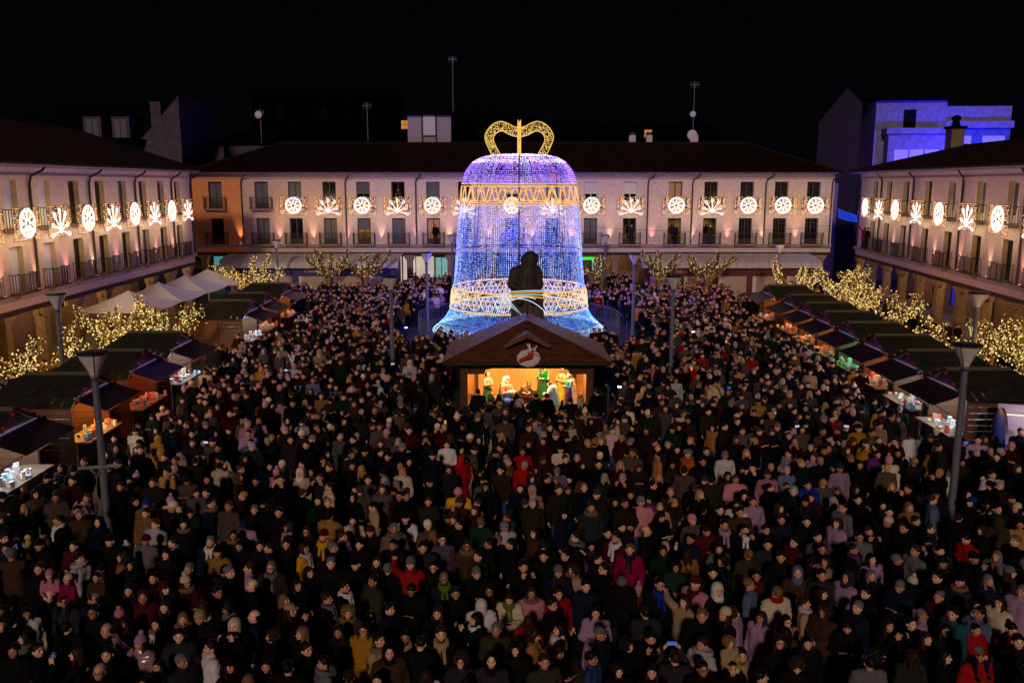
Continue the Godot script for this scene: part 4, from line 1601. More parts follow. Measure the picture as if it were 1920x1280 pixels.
	var wg := [["c", Vector3(0.08, 0.28, 0.05), Vector3(-0.06, 0.52, 0.04), 0.05, 0.02, 0, 0.02], ["c", Vector3(0.20, 0.28, 0.05), Vector3(0.30, 0.46, 0.04), 0.05, 0.02, 0, 0.02], ["c", Vector3(0.08, 0.28, 0.05), Vector3(0.02, 0.54, 0.04), 0.04, 0.02, 0, 0.02]]
	part("wings", field_mesh(wg, 0.016), white, an)
	comet()
	# picket fence before the hut
	var fe := thing("picket_fence", "black picket fence in front of the nativity hut", "fence", Vector3(0.57, 0, -30.55))
	for y in [0.22, 0.72]:
		var rl := Mb.new()
		rl.box(Vector3(-3.2, y, -0.02), Vector3(3.2, y + 0.06, 0.02))
		part("rail", rl, mat("fence paint", Color(0.05, 0.04, 0.035), 0.7), fe)
	var pk2 := Mb.new()
	pk2.box(Vector3(-0.035, 0.0, 0.021), Vector3(0.035, 0.92, 0.045))
	pk2.tri(Vector3(-0.035, 0.92, 0.045), Vector3(0.035, 0.92, 0.045), Vector3(0, 0.98, 0.033))
	var pm := pk2.mesh()
	for i in 33:
		var m := part("picket", pm, M["fence paint"], fe)
		m.position.x = -3.2 + 0.2 * i


func beast(called: String, label: String, at: Vector3, turn: float, c: Color, ox: bool) -> void:
	var o := thing(called, label, "statue", at, turn, "nativity animals")
	o.scale = Vector3.ONE * 0.72
	var p := [["c", Vector3(0, 0.36, -0.55), Vector3(0, 0.42, 0.25), 0.25, 0.24, 0, 0.08], ["c", Vector3(0, 0.50, 0.30), Vector3(0, 0.85, 0.62), 0.17, 0.12, 0, 0.08], ["c", Vector3(0, 0.90, 0.62), Vector3(0, 0.72, 0.96), 0.12, 0.075, 0, 0.05], ["c", Vector3(-0.16, 0.12, 0.25), Vector3(-0.16, 0.06, 0.62), 0.08, 0.05, 0, 0.05], ["c", Vector3(0.16, 0.12, 0.25), Vector3(0.16, 0.06, 0.62), 0.08, 0.05, 0, 0.05], ["c", Vector3(-0.22, 0.18, -0.5), Vector3(-0.24, 0.08, -0.1), 0.13, 0.06, 0, 0.06], ["c", Vector3(0.22, 0.18, -0.5), Vector3(0.24, 0.08, -0.1), 0.13, 0.06, 0, 0.06], ["c", Vector3(0, 0.40, -0.78), Vector3(0.1, 0.10, -0.85), 0.03, 0.025, 0, 0.02],
		["e", Vector3(0, 0.68, 1.00), Vector3(0.085, 0.075, 0.06), 1, 0.01]]
	for f in [-1.0, 1.0]:
		if ox:
			p += [["c", Vector3(0.11 * f, 0.98, 0.58), Vector3(0.27 * f, 0.96, 0.58), 0.05, 0.025, 0, 0.02], ["c", Vector3(0.07 * f, 1.02, 0.60), Vector3(0.20 * f, 1.16, 0.64), 0.035, 0.014, 2, 0.01]]
		else:
			p += [["c", Vector3(0.07 * f, 0.98, 0.60), Vector3(0.14 * f, 1.26, 0.58), 0.045, 0.022, 0, 0.02]]
	var g := split_groups(skin_field(p, 0.028), 3)
	var ms := [mat("hide %s" % called, c, 0.8, 0.0, blotch, 2.0), mat("pale muzzle", Color(0.72, 0.62, 0.52), 0.7), mat("horn", Color(0.62, 0.54, 0.42), 0.4)]
	for k in 3:
		if g[k].v.size():
			part(["body", "muzzle", "horns"][k], surfaces_mesh([g[k]]), ms[k], o)


func comet() -> void:
	var o := thing("comet_light", "white and gold shooting star of rope light above the hut ridge", "light sculpture", Vector3(0.63, 3.66, -34.3))
	var f := Mb.new()
	f.tube([Vector3(0, 0, 0), Vector3(0, 1.75, 0)], [0.022], 6)
	f.tube([Vector3(-1.0, 0.02, 0), Vector3(1.0, 0.02, 0)], [0.018], 6)
	f.tube([Vector3(-1.6, 1.62, 0), Vector3(1.6, 1.62, 0)], [0.012], 6)
	part("frame", f, M.iron, o)
	var w := Mb.new()
	var g := Mb.new()
	var at := Vector3(-0.92, 0.72, 0.08)
	var k := 0
	for a in [0.35, 0.95, 1.50, 2.0, 2.75, 3.5, 4.25, 4.65, 5.55]:
		var d := Vector3(cos(a), sin(a), 0)
		var s := Vector3(-sin(a), cos(a), 0)
		var l: float = [0.50, 0.38, 0.66, 0.36, 0.56, 0.38, 0.70, 0.42, 0.95][k]
		var b: Mb = g if k in [1, 7] else w
		b.tube([at + s * 0.10, at + d * l, at - s * 0.10], [0.016], 5)
		b.tube([at + s * 0.05, at + d * l * 0.8, at - s * 0.05], [0.014], 5)
		k += 1
	for i in 7:
		var y := [0.30, 0.22, 0.14, 0.06, -0.02, -0.10, 0.10][i] as float
		var drop := [0.05, -0.05, -0.30, -0.55, -0.85, -0.20, -0.62][i] as float
		var l := [2.1, 2.3, 2.5, 2.4, 1.6, 1.1, 2.55][i] as float
		var path: Array = []
		for j in 12:
			var t := j / 11.0
			path.append(at + Vector3(0.15 + l * t, y * (1.0 - t) + 0.24 * sin(t * 1.9) + drop * t * t, 0.02 * i - 0.05))
		(g if i in [1, 3, 6] else w).tube(path, [0.019], 5)
	part("white_rope_light", w, glow("comet white", Color(0.80, 0.90, 1.0), 0.9), o)
	part("gold_rope_light", g, glow("comet gold", Color(1.0, 0.74, 0.10), 0.9), o)


# ---------------------------------------------------------------- street furniture, stalls, trees, tents
const POSTS := [Vector2(-10.38, -20.68), Vector2(-17.28, -32.09), Vector2(-17.34, -62.93), Vector2(-5.45, -38.12), Vector2(-5.18, -51.62), Vector2(-4.86, -69.2), Vector2(7.56, -69.2), Vector2(7.24, -50.43), Vector2(7.30, -38.34), Vector2(18.47, -59.0), Vector2(17.86, -32.41), Vector2(11.82, -21.74)]
const POST_AT := ["in the crowd by the parasol side's nearest stalls", "behind dark stall roofs before the parasol house", "between the parasols and the blue tent", "in the crowd between parasols and hut", "beside the bell on the parasol side", "behind the bell, before the lit shop window", "behind the bell on the red tent side", "beside the bell railing towards the red tent", "in the crowd between hut and red tent", "before the red tent, among lit trees", "just behind the tallest post, among lit trees", "in the crowd by the lit tree side's nearest stall"]


func street_lamps() -> void:
	var first: Node3D
	for i in POSTS.size():
		var at := Vector3(POSTS[i].x, 0, POSTS[i].y)
		var label: String = "unlit grey street lamp " + POST_AT[i]
		if first:
			copy_of(first, label, at, 0.3 * i, "street_lamp")
			continue
		var o := thing("street_lamp", label, "street lamp", at, 0.0, "unlit street lamps on the square")
		first = o
		var p := Mb.new()
		p.tube([Vector3.ZERO, Vector3(0, 0.3, 0), Vector3(0, 0.32, 0), Vector3(0, 4.22, 0)], [0.13, 0.13, 0.105, 0.078], 14)
		part("pole", p, mat("lamp post paint", Color(0.36, 0.38, 0.43), 0.55, 0.1), o)
		var c := Mb.new()
		c.lathe([Vector2(0.0, 4.20), Vector2(0.105, 4.20), Vector2(0.105, 4.30), Vector2(0.085, 4.32), Vector2(0.0, 4.32)], 14)
		part("collar", c, mat("lamp collar", Color(0.42, 0.42, 0.45), 0.4, 0.4), o)
		var g := Mb.new()
		g.lathe([Vector2(0.10, 4.32), Vector2(0.13, 4.42), Vector2(0.20, 4.56), Vector2(0.28, 4.70), Vector2(0.345, 4.86)], 24)
		g.lathe([Vector2(0.333, 4.86), Vector2(0.27, 4.70), Vector2(0.19, 4.56), Vector2(0.12, 4.42), Vector2(0.09, 4.33)].map(func(q): return q), 24)
		var gm := mat("frosted bowl", Color(0.88, 0.87, 0.88, 0.55), 0.5)
		gm.transparency = BaseMaterial3D.TRANSPARENCY_ALPHA
		part("glass_bowl", g, gm, o)
		for k in 4:
			var ri := Mb.new()
			var a := TAU * k / 4.0 + 0.5
			var d := Vector3(sin(a), 0, cos(a))
			ri.tube([d * 0.105 + UP * 4.32, d * 0.135 + UP * 4.42, d * 0.205 + UP * 4.56, d * 0.285 + UP * 4.70, d * 0.35 + UP * 4.86], [0.010], 5)
			part("bowl_rib", ri, M["lamp collar"], o)
		var cap := Mb.new()
		cap.lathe([Vector2(0.0, 4.855), Vector2(0.36, 4.855), Vector2(0.375, 4.88), Vector2(0.36, 4.915), Vector2(0.20, 4.93), Vector2(0.0, 4.935)], 24)
		part("cap", cap, mat("lamp cap", Color(0.12, 0.13, 0.16), 0.5, 0.3), o)
		var inn := Mb.new()
		inn.lathe([Vector2(0.0, 4.34), Vector2(0.05, 4.36), Vector2(0.05, 4.60), Vector2(0.0, 4.64)], 10)
		part("lamp_tube", inn, mat("lamp tube", Color(0.75, 0.75, 0.78), 0.4), o)
	var br := thing("bracket", "short crossbar bracket with two clamps on the near street lamp pole", "bracket", Vector3(-10.38, 1.95, -20.68))
	var b := Mb.new()
	b.beam(Vector3(-0.55, 0, 0.16), Vector3(0.55, 0.08, 0.16), 0.06, 0.06)
	b.beam(Vector3(-0.22, 0.0, 0.20), Vector3(-0.05, -0.06, 0.34), 0.04, 0.04)
	b.beam(Vector3(0.20, 0.05, 0.20), Vector3(0.36, 0.0, 0.34), 0.04, 0.04)
	part("bar", b, mat("bracket steel", Color(0.55, 0.55, 0.56), 0.4, 0.6), br)


func stall(side: String, k: int, gx: float, z: float, light: Color, e: float, awning: Color, label: String) -> void:
	# local +x is the open front
	var o := thing("market_stall", label, "market stall", Vector3(gx, 0, -z), 0.0 if side == "l" else PI, "wooden market stalls round the square")
	var wood := mat("stall boards", Color(0.40, 0.24, 0.12), 0.7, 0.0, grain, 1.5)
	var roofm := tinted("stall shingles", 0.24)
	roofm.albedo_color = Color(0.17, 0.175, 0.155)
	var dim := [Vector3(-2.75, 0, -1.2), Vector3(0, 2.2, 1.2)]
	for s in [-1.0, 1.0]:
		var w := Mb.new()
		for i in 11:
			var y := 0.2 * i
			w.box(Vector3(-2.74, y, 1.17 * s - 0.02), Vector3(-0.06, y + 0.188, 1.17 * s + 0.02))
		for x in [-2.7, -1.4, -0.1]:
			w.box(Vector3(x - 0.05, 0, 1.21 * s - 0.018), Vector3(x + 0.05, 2.2, 1.21 * s + 0.018))
		part("side_wall", w, wood, o)
	var bw := Mb.new()
	for i in 11:
		bw.box(Vector3(-2.79, 0.2 * i, -1.15), Vector3(-2.75, 0.2 * i + 0.188, 1.15))
	part("back_wall", bw, wood, o)
	var fr := Mb.new()
	for i in 5:
		fr.box(Vector3(-0.02, 0.2 * i, -1.15), Vector3(0.02, 0.2 * i + 0.188, 1.15))
	part("front_boards", fr, wood, o)
	var gt := Mb.new()
	gt.slab(Vector3(0.0, 2.2, 1.3), Vector3(0.0, 2.2, -1.3), Vector3(0.0, 2.96, -0.05), Vector3(0.0, 2.96, 0.05), 0.04)
	part("gable_board", gt, wood, o)
	var ct := Mb.new()
	ct.box(Vector3(-0.5, 0.99, -1.14), Vector3(0.40, 1.04, 1.14))
	part("counter", ct, mat("counter board", Color(0.62, 0.52, 0.40), 0.6, 0.0, grain, 1.5), o)
	# roof: ridge along x, hipped at the back
	var rd := Mb.new()
	var r0 := Vector3(0.10, 3.0, 0)
	var r1 := Vector3(-2.05, 3.0, 0)
	for s in [-1.0, 1.0]:
		var a := Vector3(-3.05, 2.24, 1.5 * s)
		var b := Vector3(0.10, 2.24, 1.5 * s)
		var rnd := RandomNumberGenerator.new()
		rnd.seed = 40 + k
		var nn: Vector3 = Vector3(0, 1.5, 0.76 * s).normalized()
		for c in 7:
			var t0 := c / 7.0
			var t1 := minf((c + 1.2) / 7.0, 1.0)
			var cnt := 9
			for i in cnt:
				var f0 := (i + 0.015) / cnt
				var f1 := (i + 0.985) / cnt
				var p0 := a.lerp(r1, t0)
				var p1 := b.lerp(r0, t0)
				var q0 := a.lerp(r1, t1)
				var q1 := b.lerp(r0, t1)
				rd.col = Color.WHITE * rnd.randf_range(0.7, 1.25)
				var up := nn * rnd.randf_range(0.02, 0.032)
				var lowl := p0.lerp(p1, f0) + up
				var lowr := p0.lerp(p1, f1) + up
				var hir := q0.lerp(q1, f1) + nn * 0.004
				var hil := q0.lerp(q1, f0) + nn * 0.004
				if s > 0:
					rd.slab(lowl, lowr, hir, hil, 0.018)
				else:
					rd.slab(lowr, lowl, hil, hir, 0.018)
	rd.col = Color.WHITE
	rd.slab(Vector3(-3.05, 2.24, -1.5), Vector3(-3.05, 2.24, 1.5), r1 + Vector3(0, 0, 0.01), r1 - Vector3(0, 0, 0.01), 0.02)
	part("roof_shingles", rd, roofm, o, "stuff")
	var rc := Mb.new()
	rc.slab(Vector3(-2.05, 2.97, 0.12), Vector3(0.12, 2.97, 0.12), r0 + Vector3(0, 0.05, 0), r1 + Vector3(0, 0.05, 0), 0.015)
	rc.slab(Vector3(0.12, 2.97, -0.12), Vector3(-2.05, 2.97, -0.12), r1 + Vector3(0, 0.05, 0), r0 + Vector3(0, 0.05, 0), 0.015)
	part("ridge_cap", rc, mat("ridge cap", Color(0.34, 0.33, 0.27), 0.4), o)
	var aw := Mb.new()
	aw.slab(Vector3(1.05, 2.10, 1.25), Vector3(1.05, 2.10, -1.25), Vector3(0.06, 2.42, -1.25), Vector3(0.06, 2.42, 1.25), 0.03)
	part("awning", aw, mat("awning %s" % awning, awning, 0.5, 0.0, cloth, 1.5), o)
	for s in [-1.0, 1.0]:
		var st := Mb.new()
		st.beam(Vector3(0.03, 1.5, 1.1 * s), Vector3(0.95, 2.08, 1.1 * s), 0.035, 0.035)
		part("awning_strut", st, wood, o)
	var ls := Mb.new()
	ls.box(Vector3(0.045, 2.435, -1.2), Vector3(0.085, 2.46, 1.2))
	part("light_strip", ls, glow("awning strip", Color(0.85, 0.80, 1.0), 0.35 if k % 2 else 0.12), o)
	# fir garland with red baubles along the gable
	var ga := Mb.new()
	var rr := RandomNumberGenerator.new()
	rr.seed = 70 + k
	for i in 220:
		var t := rr.randf_range(-1.0, 1.0)
		var p := Vector3(0.14, 2.26 + 0.72 * (1.0 - absf(t)), 1.45 * t)
		var d := Vector3(rr.randf_range(-0.5, 1), rr.randf_range(-1, 1), rr.randf_range(-1, 1)).normalized() * rr.randf_range(0.08, 0.16)
		ga.tri(p + Vector3(0, 0.02, 0), p - Vector3(0, 0.02, 0), p + d)
	part("fir_garland", ga, mat("fir needles", Color(0.05, 0.12, 0.07), 0.8), o, "stuff")
	for i in 6:
		var t := -0.85 + 0.34 * i
		var ba := Mb.new()
		ba.ball(Vector3(0.20, 2.30 + 0.72 * (1.0 - absf(t)), 1.45 * t), Vector3.ONE * 0.06, 8, 6)
		part("bauble", ba, mat("red bauble", Color(0.62, 0.03, 0.05), 0.2), o)
	var la := Mb.new()
	la.box(Vector3(-1.4, 2.10, -0.6), Vector3(-1.32, 2.15, 0.6))
	part("lamp", la, glow("stall lamp %s" % light, light, 2.0), o)
	omni(o.transform * Vector3(-1.0, 2.0, 0), light, e * 2.5, 0.2, "stall_light")
	omni(o.transform * Vector3(0.35, 2.05, 0), light, e * 1.2, 0.15, "stall_front_light")
	# goods on the counter and on two shelves at the back
	var shelf := Mb.new()
	shelf.box(Vector3(-2.7, 0.9, -1.1), Vector3(-2.4, 0.94, 1.1))
	shelf.box(Vector3(-2.7, 1.5, -1.1), Vector3(-2.4, 1.54, 1.1))
	part("shelf", shelf, wood, o)
	var palette := [Color(0.8, 0.75, 0.7), Color(0.75, 0.10, 0.08), Color(0.85, 0.8, 0.85), Color(0.2, 0.5, 0.7), Color(0.75, 0.55, 0.2), Color(0.5, 0.7, 0.75), Color(0.6, 0.3, 0.2), Color(0.9, 0.88, 0.8)]
	var gd := Mb.new()
	for i in 70:
		var on := i % 3
		var p := Vector3(rr.randf_range(-0.40, 0.34), 1.042, rr.randf_range(-1.05, 1.05))
		if on == 1:
			p = Vector3(rr.randf_range(-2.65, -2.45), 0.942, rr.randf_range(-1.05, 1.05))
		elif on == 2:
			p = Vector3(rr.randf_range(-2.65, -2.45), 1.542, rr.randf_range(-1.05, 1.05))
		gd.col = palette[(rr.randi() + k) % palette.size()]
		var h := rr.randf_range(0.04, 0.28)
		if i % 4 == 0:
			gd.ball(p + Vector3(0, 0.06, 0), Vector3.ONE * 0.06, 7, 5)
		else:
			gd.boxt(Transform3D(Basis(UP, rr.randf() * 3.0), p + Vector3(0, h / 2, 0)), Vector3(rr.randf_range(0.06, 0.16), h, rr.randf_range(0.05, 0.14)))
	part("goods", gd, tinted("goods", 0.6), o, "stuff")


func stalls() -> void:
	var warm := Color(1.0, 0.68, 0.34)
	var cool := Color(0.86, 0.92, 1.0)
	var plum := Color(0.14, 0.065, 0.07)
	var lst := [["l", -13.6, 22.4, cool, 1.3, plum, "nearest stall on the parasol side, cool lit counter with signs"], ["l", -13.6, 26.8, warm, 1.4, plum, "second stall on the parasol side, warm lit goods beside the lamp post"], ["l", -13.6, 30.7, Color(1.0, 0.5, 0.35), 0.5, Color(0.30, 0.20, 0.46), "third stall on the parasol side, with the violet awning"],
		["l", -13.7, 34.6, cool, 1.2, plum, "fourth stall on the parasol side, before the white chairs"], ["l", -13.7, 44.2, cool, 1.2, plum, "fifth stall on the parasol side, past the gap with a plain board wall"], ["l", -13.8, 47.3, warm, 0.7, plum, "sixth stall on the parasol side, roof half hidden by the fifth"], ["l", -13.9, 52.0, warm, 0.8, Color(0.40, 0.34, 0.32), "farthest stall on the parasol side, near the blue tent"],
		["r", 14.4, 27.5, cool, 1.3, plum, "nearest stall on the lit tree side, white light and brown board wall"], ["r", 14.6, 30.7, cool, 1.0, plum, "second stall on the lit tree side, purple-tinged awning"], ["r", 14.75, 33.9, warm, 0.8, plum, "third stall on the lit tree side, roof gleaming yellow"], ["r", 14.9, 37.1, Color(0.5, 1.0, 0.8), 0.8, plum, "fourth stall on the lit tree side, greenish light at the counter"],
		["r", 15.05, 40.3, warm, 0.9, plum, "fifth stall on the lit tree side, warm counter light"], ["r", 15.2, 43.4, warm, 0.9, plum, "sixth stall on the lit tree side, warm light under its awning"], ["r", 15.35, 46.5, warm, 0.9, plum, "seventh stall on the lit tree side, behind the sixth"], ["r", 15.5, 51.0, warm, 0.7, Color(0.34, 0.30, 0.30), "farthest stall on the lit tree side, before the red tent"]]
	for i in lst.size():
		var s: Array = lst[i]
		stall(s[0], i, s[1], s[2], s[3], s[4], s[5], "dark-roofed wooden " + s[6])


func lit_tree(at: Vector3, height: float, spread: float, limbs: int, bulbs: int, s: int, lean: Vector3, label: String, e: float) -> void:
	var o := thing("pollard_tree", label, "tree", at, 0.0, "pollarded trees wrapped in lights")
	var r := RandomNumberGenerator.new()
	r.seed = s
	var bark := mat("plane bark", Color(0.42, 0.34, 0.20), 0.9, 0.0, blotch, 3.0)
	var t := Mb.new()
	var fork := height * 0.62
	t.tube([Vector3.ZERO, Vector3(0, 0.3, 0), Vector3(0.03, fork * 0.6, 0), Vector3(0, fork, 0)], [0.30, 0.21, 0.18, 0.24], 9)
	part("trunk", t, bark, o)
	var pl: Array = []
	var co: Array = []
	var tw := Mb.new()
	for i in limbs:
		var a := TAU * i / limbs + r.randf_range(-0.3, 0.3)
		var d := (Vector3(cos(a), 0, sin(a)) + lean * 0.5).normalized()
		var l := spread * r.randf_range(0.8, 1.3)
		var rise := (height - fork) * r.randf_range(0.5, 1.5)
		var path: Array = [Vector3(0, fork - 0.1, 0)]
		var rad: Array = [0.16]
		for j in range(1, 7):
			var u := j / 6.0
			path.append(Vector3(0, fork, 0) + d * l * u + Vector3(r.randf_range(-0.12, 0.12), rise * u * u + 0.12 * sin(j * 2.0), r.randf_range(-0.12, 0.12)))
			rad.append(lerpf(0.13, 0.07, u) * (1.25 if j % 2 == 0 else 1.0))
		var b := Mb.new()
		b.tube(path, rad, 7)
		var tips: Array = [path]
		for q in 3:
			var from: Vector3 = path[3 + q]
			var sd := (d + Vector3(r.randf_range(-1, 1), r.randf_range(0.3, 1.4), r.randf_range(-1, 1))).normalized()
			var sub: Array = [from, from + sd * 0.25, from + sd * 0.5 + Vector3(0, 0.12, 0), from + sd * 0.62 + Vector3(0, 0.3, 0)]
			b.tube(sub, [0.07, 0.06, 0.055, 0.085], 6)
			tips.append(sub)
		part("limb", b, bark, o)
		for q in int(bulbs * (2.3 if e > 0.5 else 1.3)) / limbs:
			var pa: Array = tips[0] if r.randf() < 0.5 else tips[1 + r.randi() % 3]
			var f := r.randf() * (pa.size() - 1.001)
			var p: Vector3 = pa[int(f)].lerp(pa[int(f) + 1], f - int(f))
			var off := Vector3(r.randfn(), r.randfn(), r.randfn()).normalized() * r.randf_range(0.11, 0.27)
			pl.append(Transform3D(Basis().scaled(Vector3.ONE * r.randf_range(0.7, 1.3)), p + off))
			co.append(Color(1.0, 0.60, 0.13).lerp(Color(1.0, 0.74, 0.30), r.randf()) * r.randf_range(0.35, 1.7) * (0.7 if e < 0.5 else 1.0))
			if q % 2 == 0:
				for w in 3:
					var g := Vector3(r.randfn(), r.randfn(), r.randfn()).normalized()
					var h := g.cross(UP).normalized()
					var at2 := p + off * r.randf_range(0.6, 1.1)
					tw.tri(at2 + h * 0.045, at2 - h * 0.045, at2 + g * 0.15)
	scatter("fairy_light_bulbs", bulb(0.038), bulb_light("fairy bulbs"), pl, co, o)
	part("leaf_tufts", tw, mat("tuft leaves", Color(0.20, 0.18, 0.07), 0.8), o, "stuff")
	omni(at + Vector3(0, height + 0.7, 0), Color(1.0, 0.72, 0.30), e * 3.0, 0.9, "fairy_light")
	omni(at + Vector3(0.3, fork - 0.15, 0.9), Color(1.0, 0.72, 0.30), e * 1.2, 0.6, "fairy_light")


func trees() -> void:
	lit_tree(Vector3(-19.6, 0, -34.0), 2.35, 1.9, 6, 420, 1, Vector3.ZERO, "lit pollard tree at the parasol side, nearest one, beside the tall chairs' path", 1.0)
	lit_tree(Vector3(-17.5, 0, -36.8), 2.2, 1.5, 5, 300, 2, Vector3.ZERO, "low lit pollard tree just behind the lamp post on the parasol side", 0.8)
	lit_tree(Vector3(-18.7, 0, -40.3), 2.9, 1.7, 6, 420, 3, Vector3.ZERO, "lit pollard tree under the front parasol's low corner", 1.1)
	lit_tree(Vector3(-16.5, 0, -40.6), 2.8, 1.3, 5, 320, 4, Vector3.ZERO, "lit pollard tree between the front parasol and the fourth stall roof", 0.9)
	lit_tree(Vector3(-17.9, 0, -57.6), 3.4, 2.0, 7, 520, 5, Vector3.ZERO, "tall lit pollard tree before the blue tent's end", 1.3)
	lit_tree(Vector3(-13.9, 0, -64.3), 3.5, 1.3, 6, 230, 6, Vector3.ZERO, "sparsely lit pollard tree before the blue tent's sign", 0.3)
	lit_tree(Vector3(-11.0, 0, -63.9), 3.4, 1.6, 6, 240, 7, Vector3.ZERO, "sparsely lit pollard tree at the bell end of the blue tent", 0.3)
	lit_tree(Vector3(6.0, 0, -64.5), 3.4, 1.0, 5, 160, 8, Vector3.ZERO, "small lit pollard tree next to the bell, before the green sign", 0.3)
	lit_tree(Vector3(10.9, 0, -63.2), 3.5, 1.5, 6, 230, 9, Vector3.ZERO, "sparsely lit pollard tree at the near end of the red tent", 0.3)
	lit_tree(Vector3(14.4, 0, -62.8), 3.5, 1.4, 6, 200, 10, Vector3.ZERO, "sparsely lit pollard tree before the red tent's name board", 0.3)
	lit_tree(Vector3(19.0, 0, -56.5), 3.4, 1.6, 6, 460, 11, Vector3.ZERO, "bright lit pollard tree farthest along the stalls, before the red tent", 1.1)
	lit_tree(Vector3(20.6, 0, -52.5), 3.5, 1.5, 6, 460, 12, Vector3.ZERO, "bright lit pollard tree, second along from the red tent", 1.1)
	lit_tree(Vector3(19.6, 0, -48.6), 2.9, 1.6, 6, 460, 13, Vector3.ZERO, "bright lit pollard tree, third along from the red tent", 1.1)
	lit_tree(Vector3(20.3, 0, -45.3), 2.8, 1.4, 5, 300, 14, Vector3(0.8, 0, 0), "bright lit pollard tree with a bare pale trunk showing above a stall roof", 0.9)
	lit_tree(Vector3(19.9, 0, -36.6), 2.7, 1.9, 6, 420, 15, Vector3.ZERO, "lit pollard tree behind the two near lamp posts", 1.0)
	lit_tree(Vector3(21.4, 0, -34.8), 2.8, 1.8, 6, 420, 16, Vector3.ZERO, "lit pollard tree at the picture's edge behind the near stall", 1.0)
	lit_tree(Vector3(18.4, 0, -32.0), 1.9, 1.7, 6, 360, 17, Vector3.ZERO, "low lit pollard tree right behind the nearest stall roof", 0.8)


func tents() -> void:
	for k in 2:
		var blue := k == 0
		var x0 := -22.2 if blue else 10.2
		var x1 := -9.0 if blue else 23.4
		var z := -65.6
		var o := thing("terrace_tent", "long blue terrace tent with white barrel roof and pale windows" if blue else "long dark red terrace tent with white barrel roof and name board", "tent", Vector3(x0, 0, z))
		var w := x1 - x0
		var cm: Material = mat("tent blue", Color(0.05, 0.10, 0.42), 0.6, 0.0, cloth, 1.0) if blue else mat("tent red", Color(0.33, 0.045, 0.035), 0.6, 0.0, cloth, 1.0)
		var rf := Mb.new()
		var prev := Vector2(0.45, 2.86)
		for i in range(1, 9):
			var a := PI / 2 * i / 8.0
			var p := Vector2(0.45 - 3.4 * (1.0 - cos(a)), 2.86 + 0.62 * sin(a))
			for j in 12:
				var sag := 0.03
				var xa := w * j / 12.0 - (0.3 if j == 0 else 0.0)
				var xm := w * (j + 0.5) / 12.0
				var xb := w * (j + 1) / 12.0 + (0.3 if j == 11 else 0.0)
				rf.quad(Vector3(xa, prev.y, prev.x), Vector3(xm, prev.y - sag, prev.x), Vector3(xm, p.y - sag, p.x), Vector3(xa, p.y, p.x))
				rf.quad(Vector3(xm, prev.y - sag, prev.x), Vector3(xb, prev.y, prev.x), Vector3(xb, p.y, p.x), Vector3(xm, p.y - sag, p.x))
			prev = p
		rf.box(Vector3(-0.3, 2.62, 0.44), Vector3(w + 0.3, 2.86, 0.46))
		part("barrel_roof", rf, mat("tent canvas", Color(0.74, 0.71, 0.72), 0.8, 0.0, blotch, 0.4), o)
		var wl := Mb.new()
		wl.box(Vector3(0, 1.95, -0.04), Vector3(w, 2.7, 0.0))
		wl.box(Vector3(0, 0, -0.04), Vector3(w, 0.7, 0.0))
		for s in [0.0, w - 0.04]:
			wl.box(Vector3(s, 0, -3.2), Vector3(s + 0.04, 2.75, -0.045))
		part("canvas_wall", wl, cm, o)
		var bw := Mb.new()
		bw.box(Vector3(0, 0, -3.3), Vector3(w, 3.2, -3.21))
		part("back_wall", bw, mat("tent lining", Color(0.50, 0.42, 0.38), 0.8), o)
		var bays := 5
		for i in bays:
			var a := w * i / bays
			var ps := Mb.new()
			ps.box(Vector3(a + (0.04 if i == 0 else 0.0), 0.7, -0.038), Vector3(a + 0.45, 1.95, -0.002))
			part("wall_panel", ps, cm, o)
			var pp := Mb.new()
			pp.box(Vector3(a + 0.46, 0.7, -0.05), Vector3(a + 0.72, 1.95, 0.02))
			part("white_post", pp, M.frame_white, o)
			var wn := Mb.new()
			wn.box(Vector3(a + 0.72, 0.7, -0.028), Vector3(a + w / bays - 0.001, 1.95, -0.012))
			part("window", wn, mat("tent window film", Color(0.62, 0.56, 0.50), 0.15), o)
		var f := SystemFont.new()
		f.font_names = PackedStringArray(["Droid Sans"])
		var tm := TextMesh.new()
		tm.text = "X  Reino León" if blue else "MUSMELI"
		tm.font = f
		tm.font_size = 28
		tm.pixel_size = 0.0095 if blue else 0.0115
		tm.depth = 0.015
		var sg := MeshInstance3D.new()
		sg.name = "name_board_lettering"
		sg.mesh = tm
		sg.material_override = mat("sign lettering", Color(0.72, 0.62, 0.70), 0.6)
		o.add_child(sg, true)
		sg.position = Vector3(7.0 if blue else 2.6, 2.33, 0.010)
		var ts := Mb.new()
		ts.box(Vector3(0.5, 2.60, -0.5), Vector3(w - 0.5, 2.64, -0.44))
		part("light_strip", ts, glow("tent strip", Color(1.0, 0.85, 0.70), 0.8), o)
		for x in [0.25, 0.75]:
			omni(Vector3(x0 + w * x, 2.4, z - 1.4), Color(1.0, 0.82, 0.66), 0.8, 0.3, "tent_light")


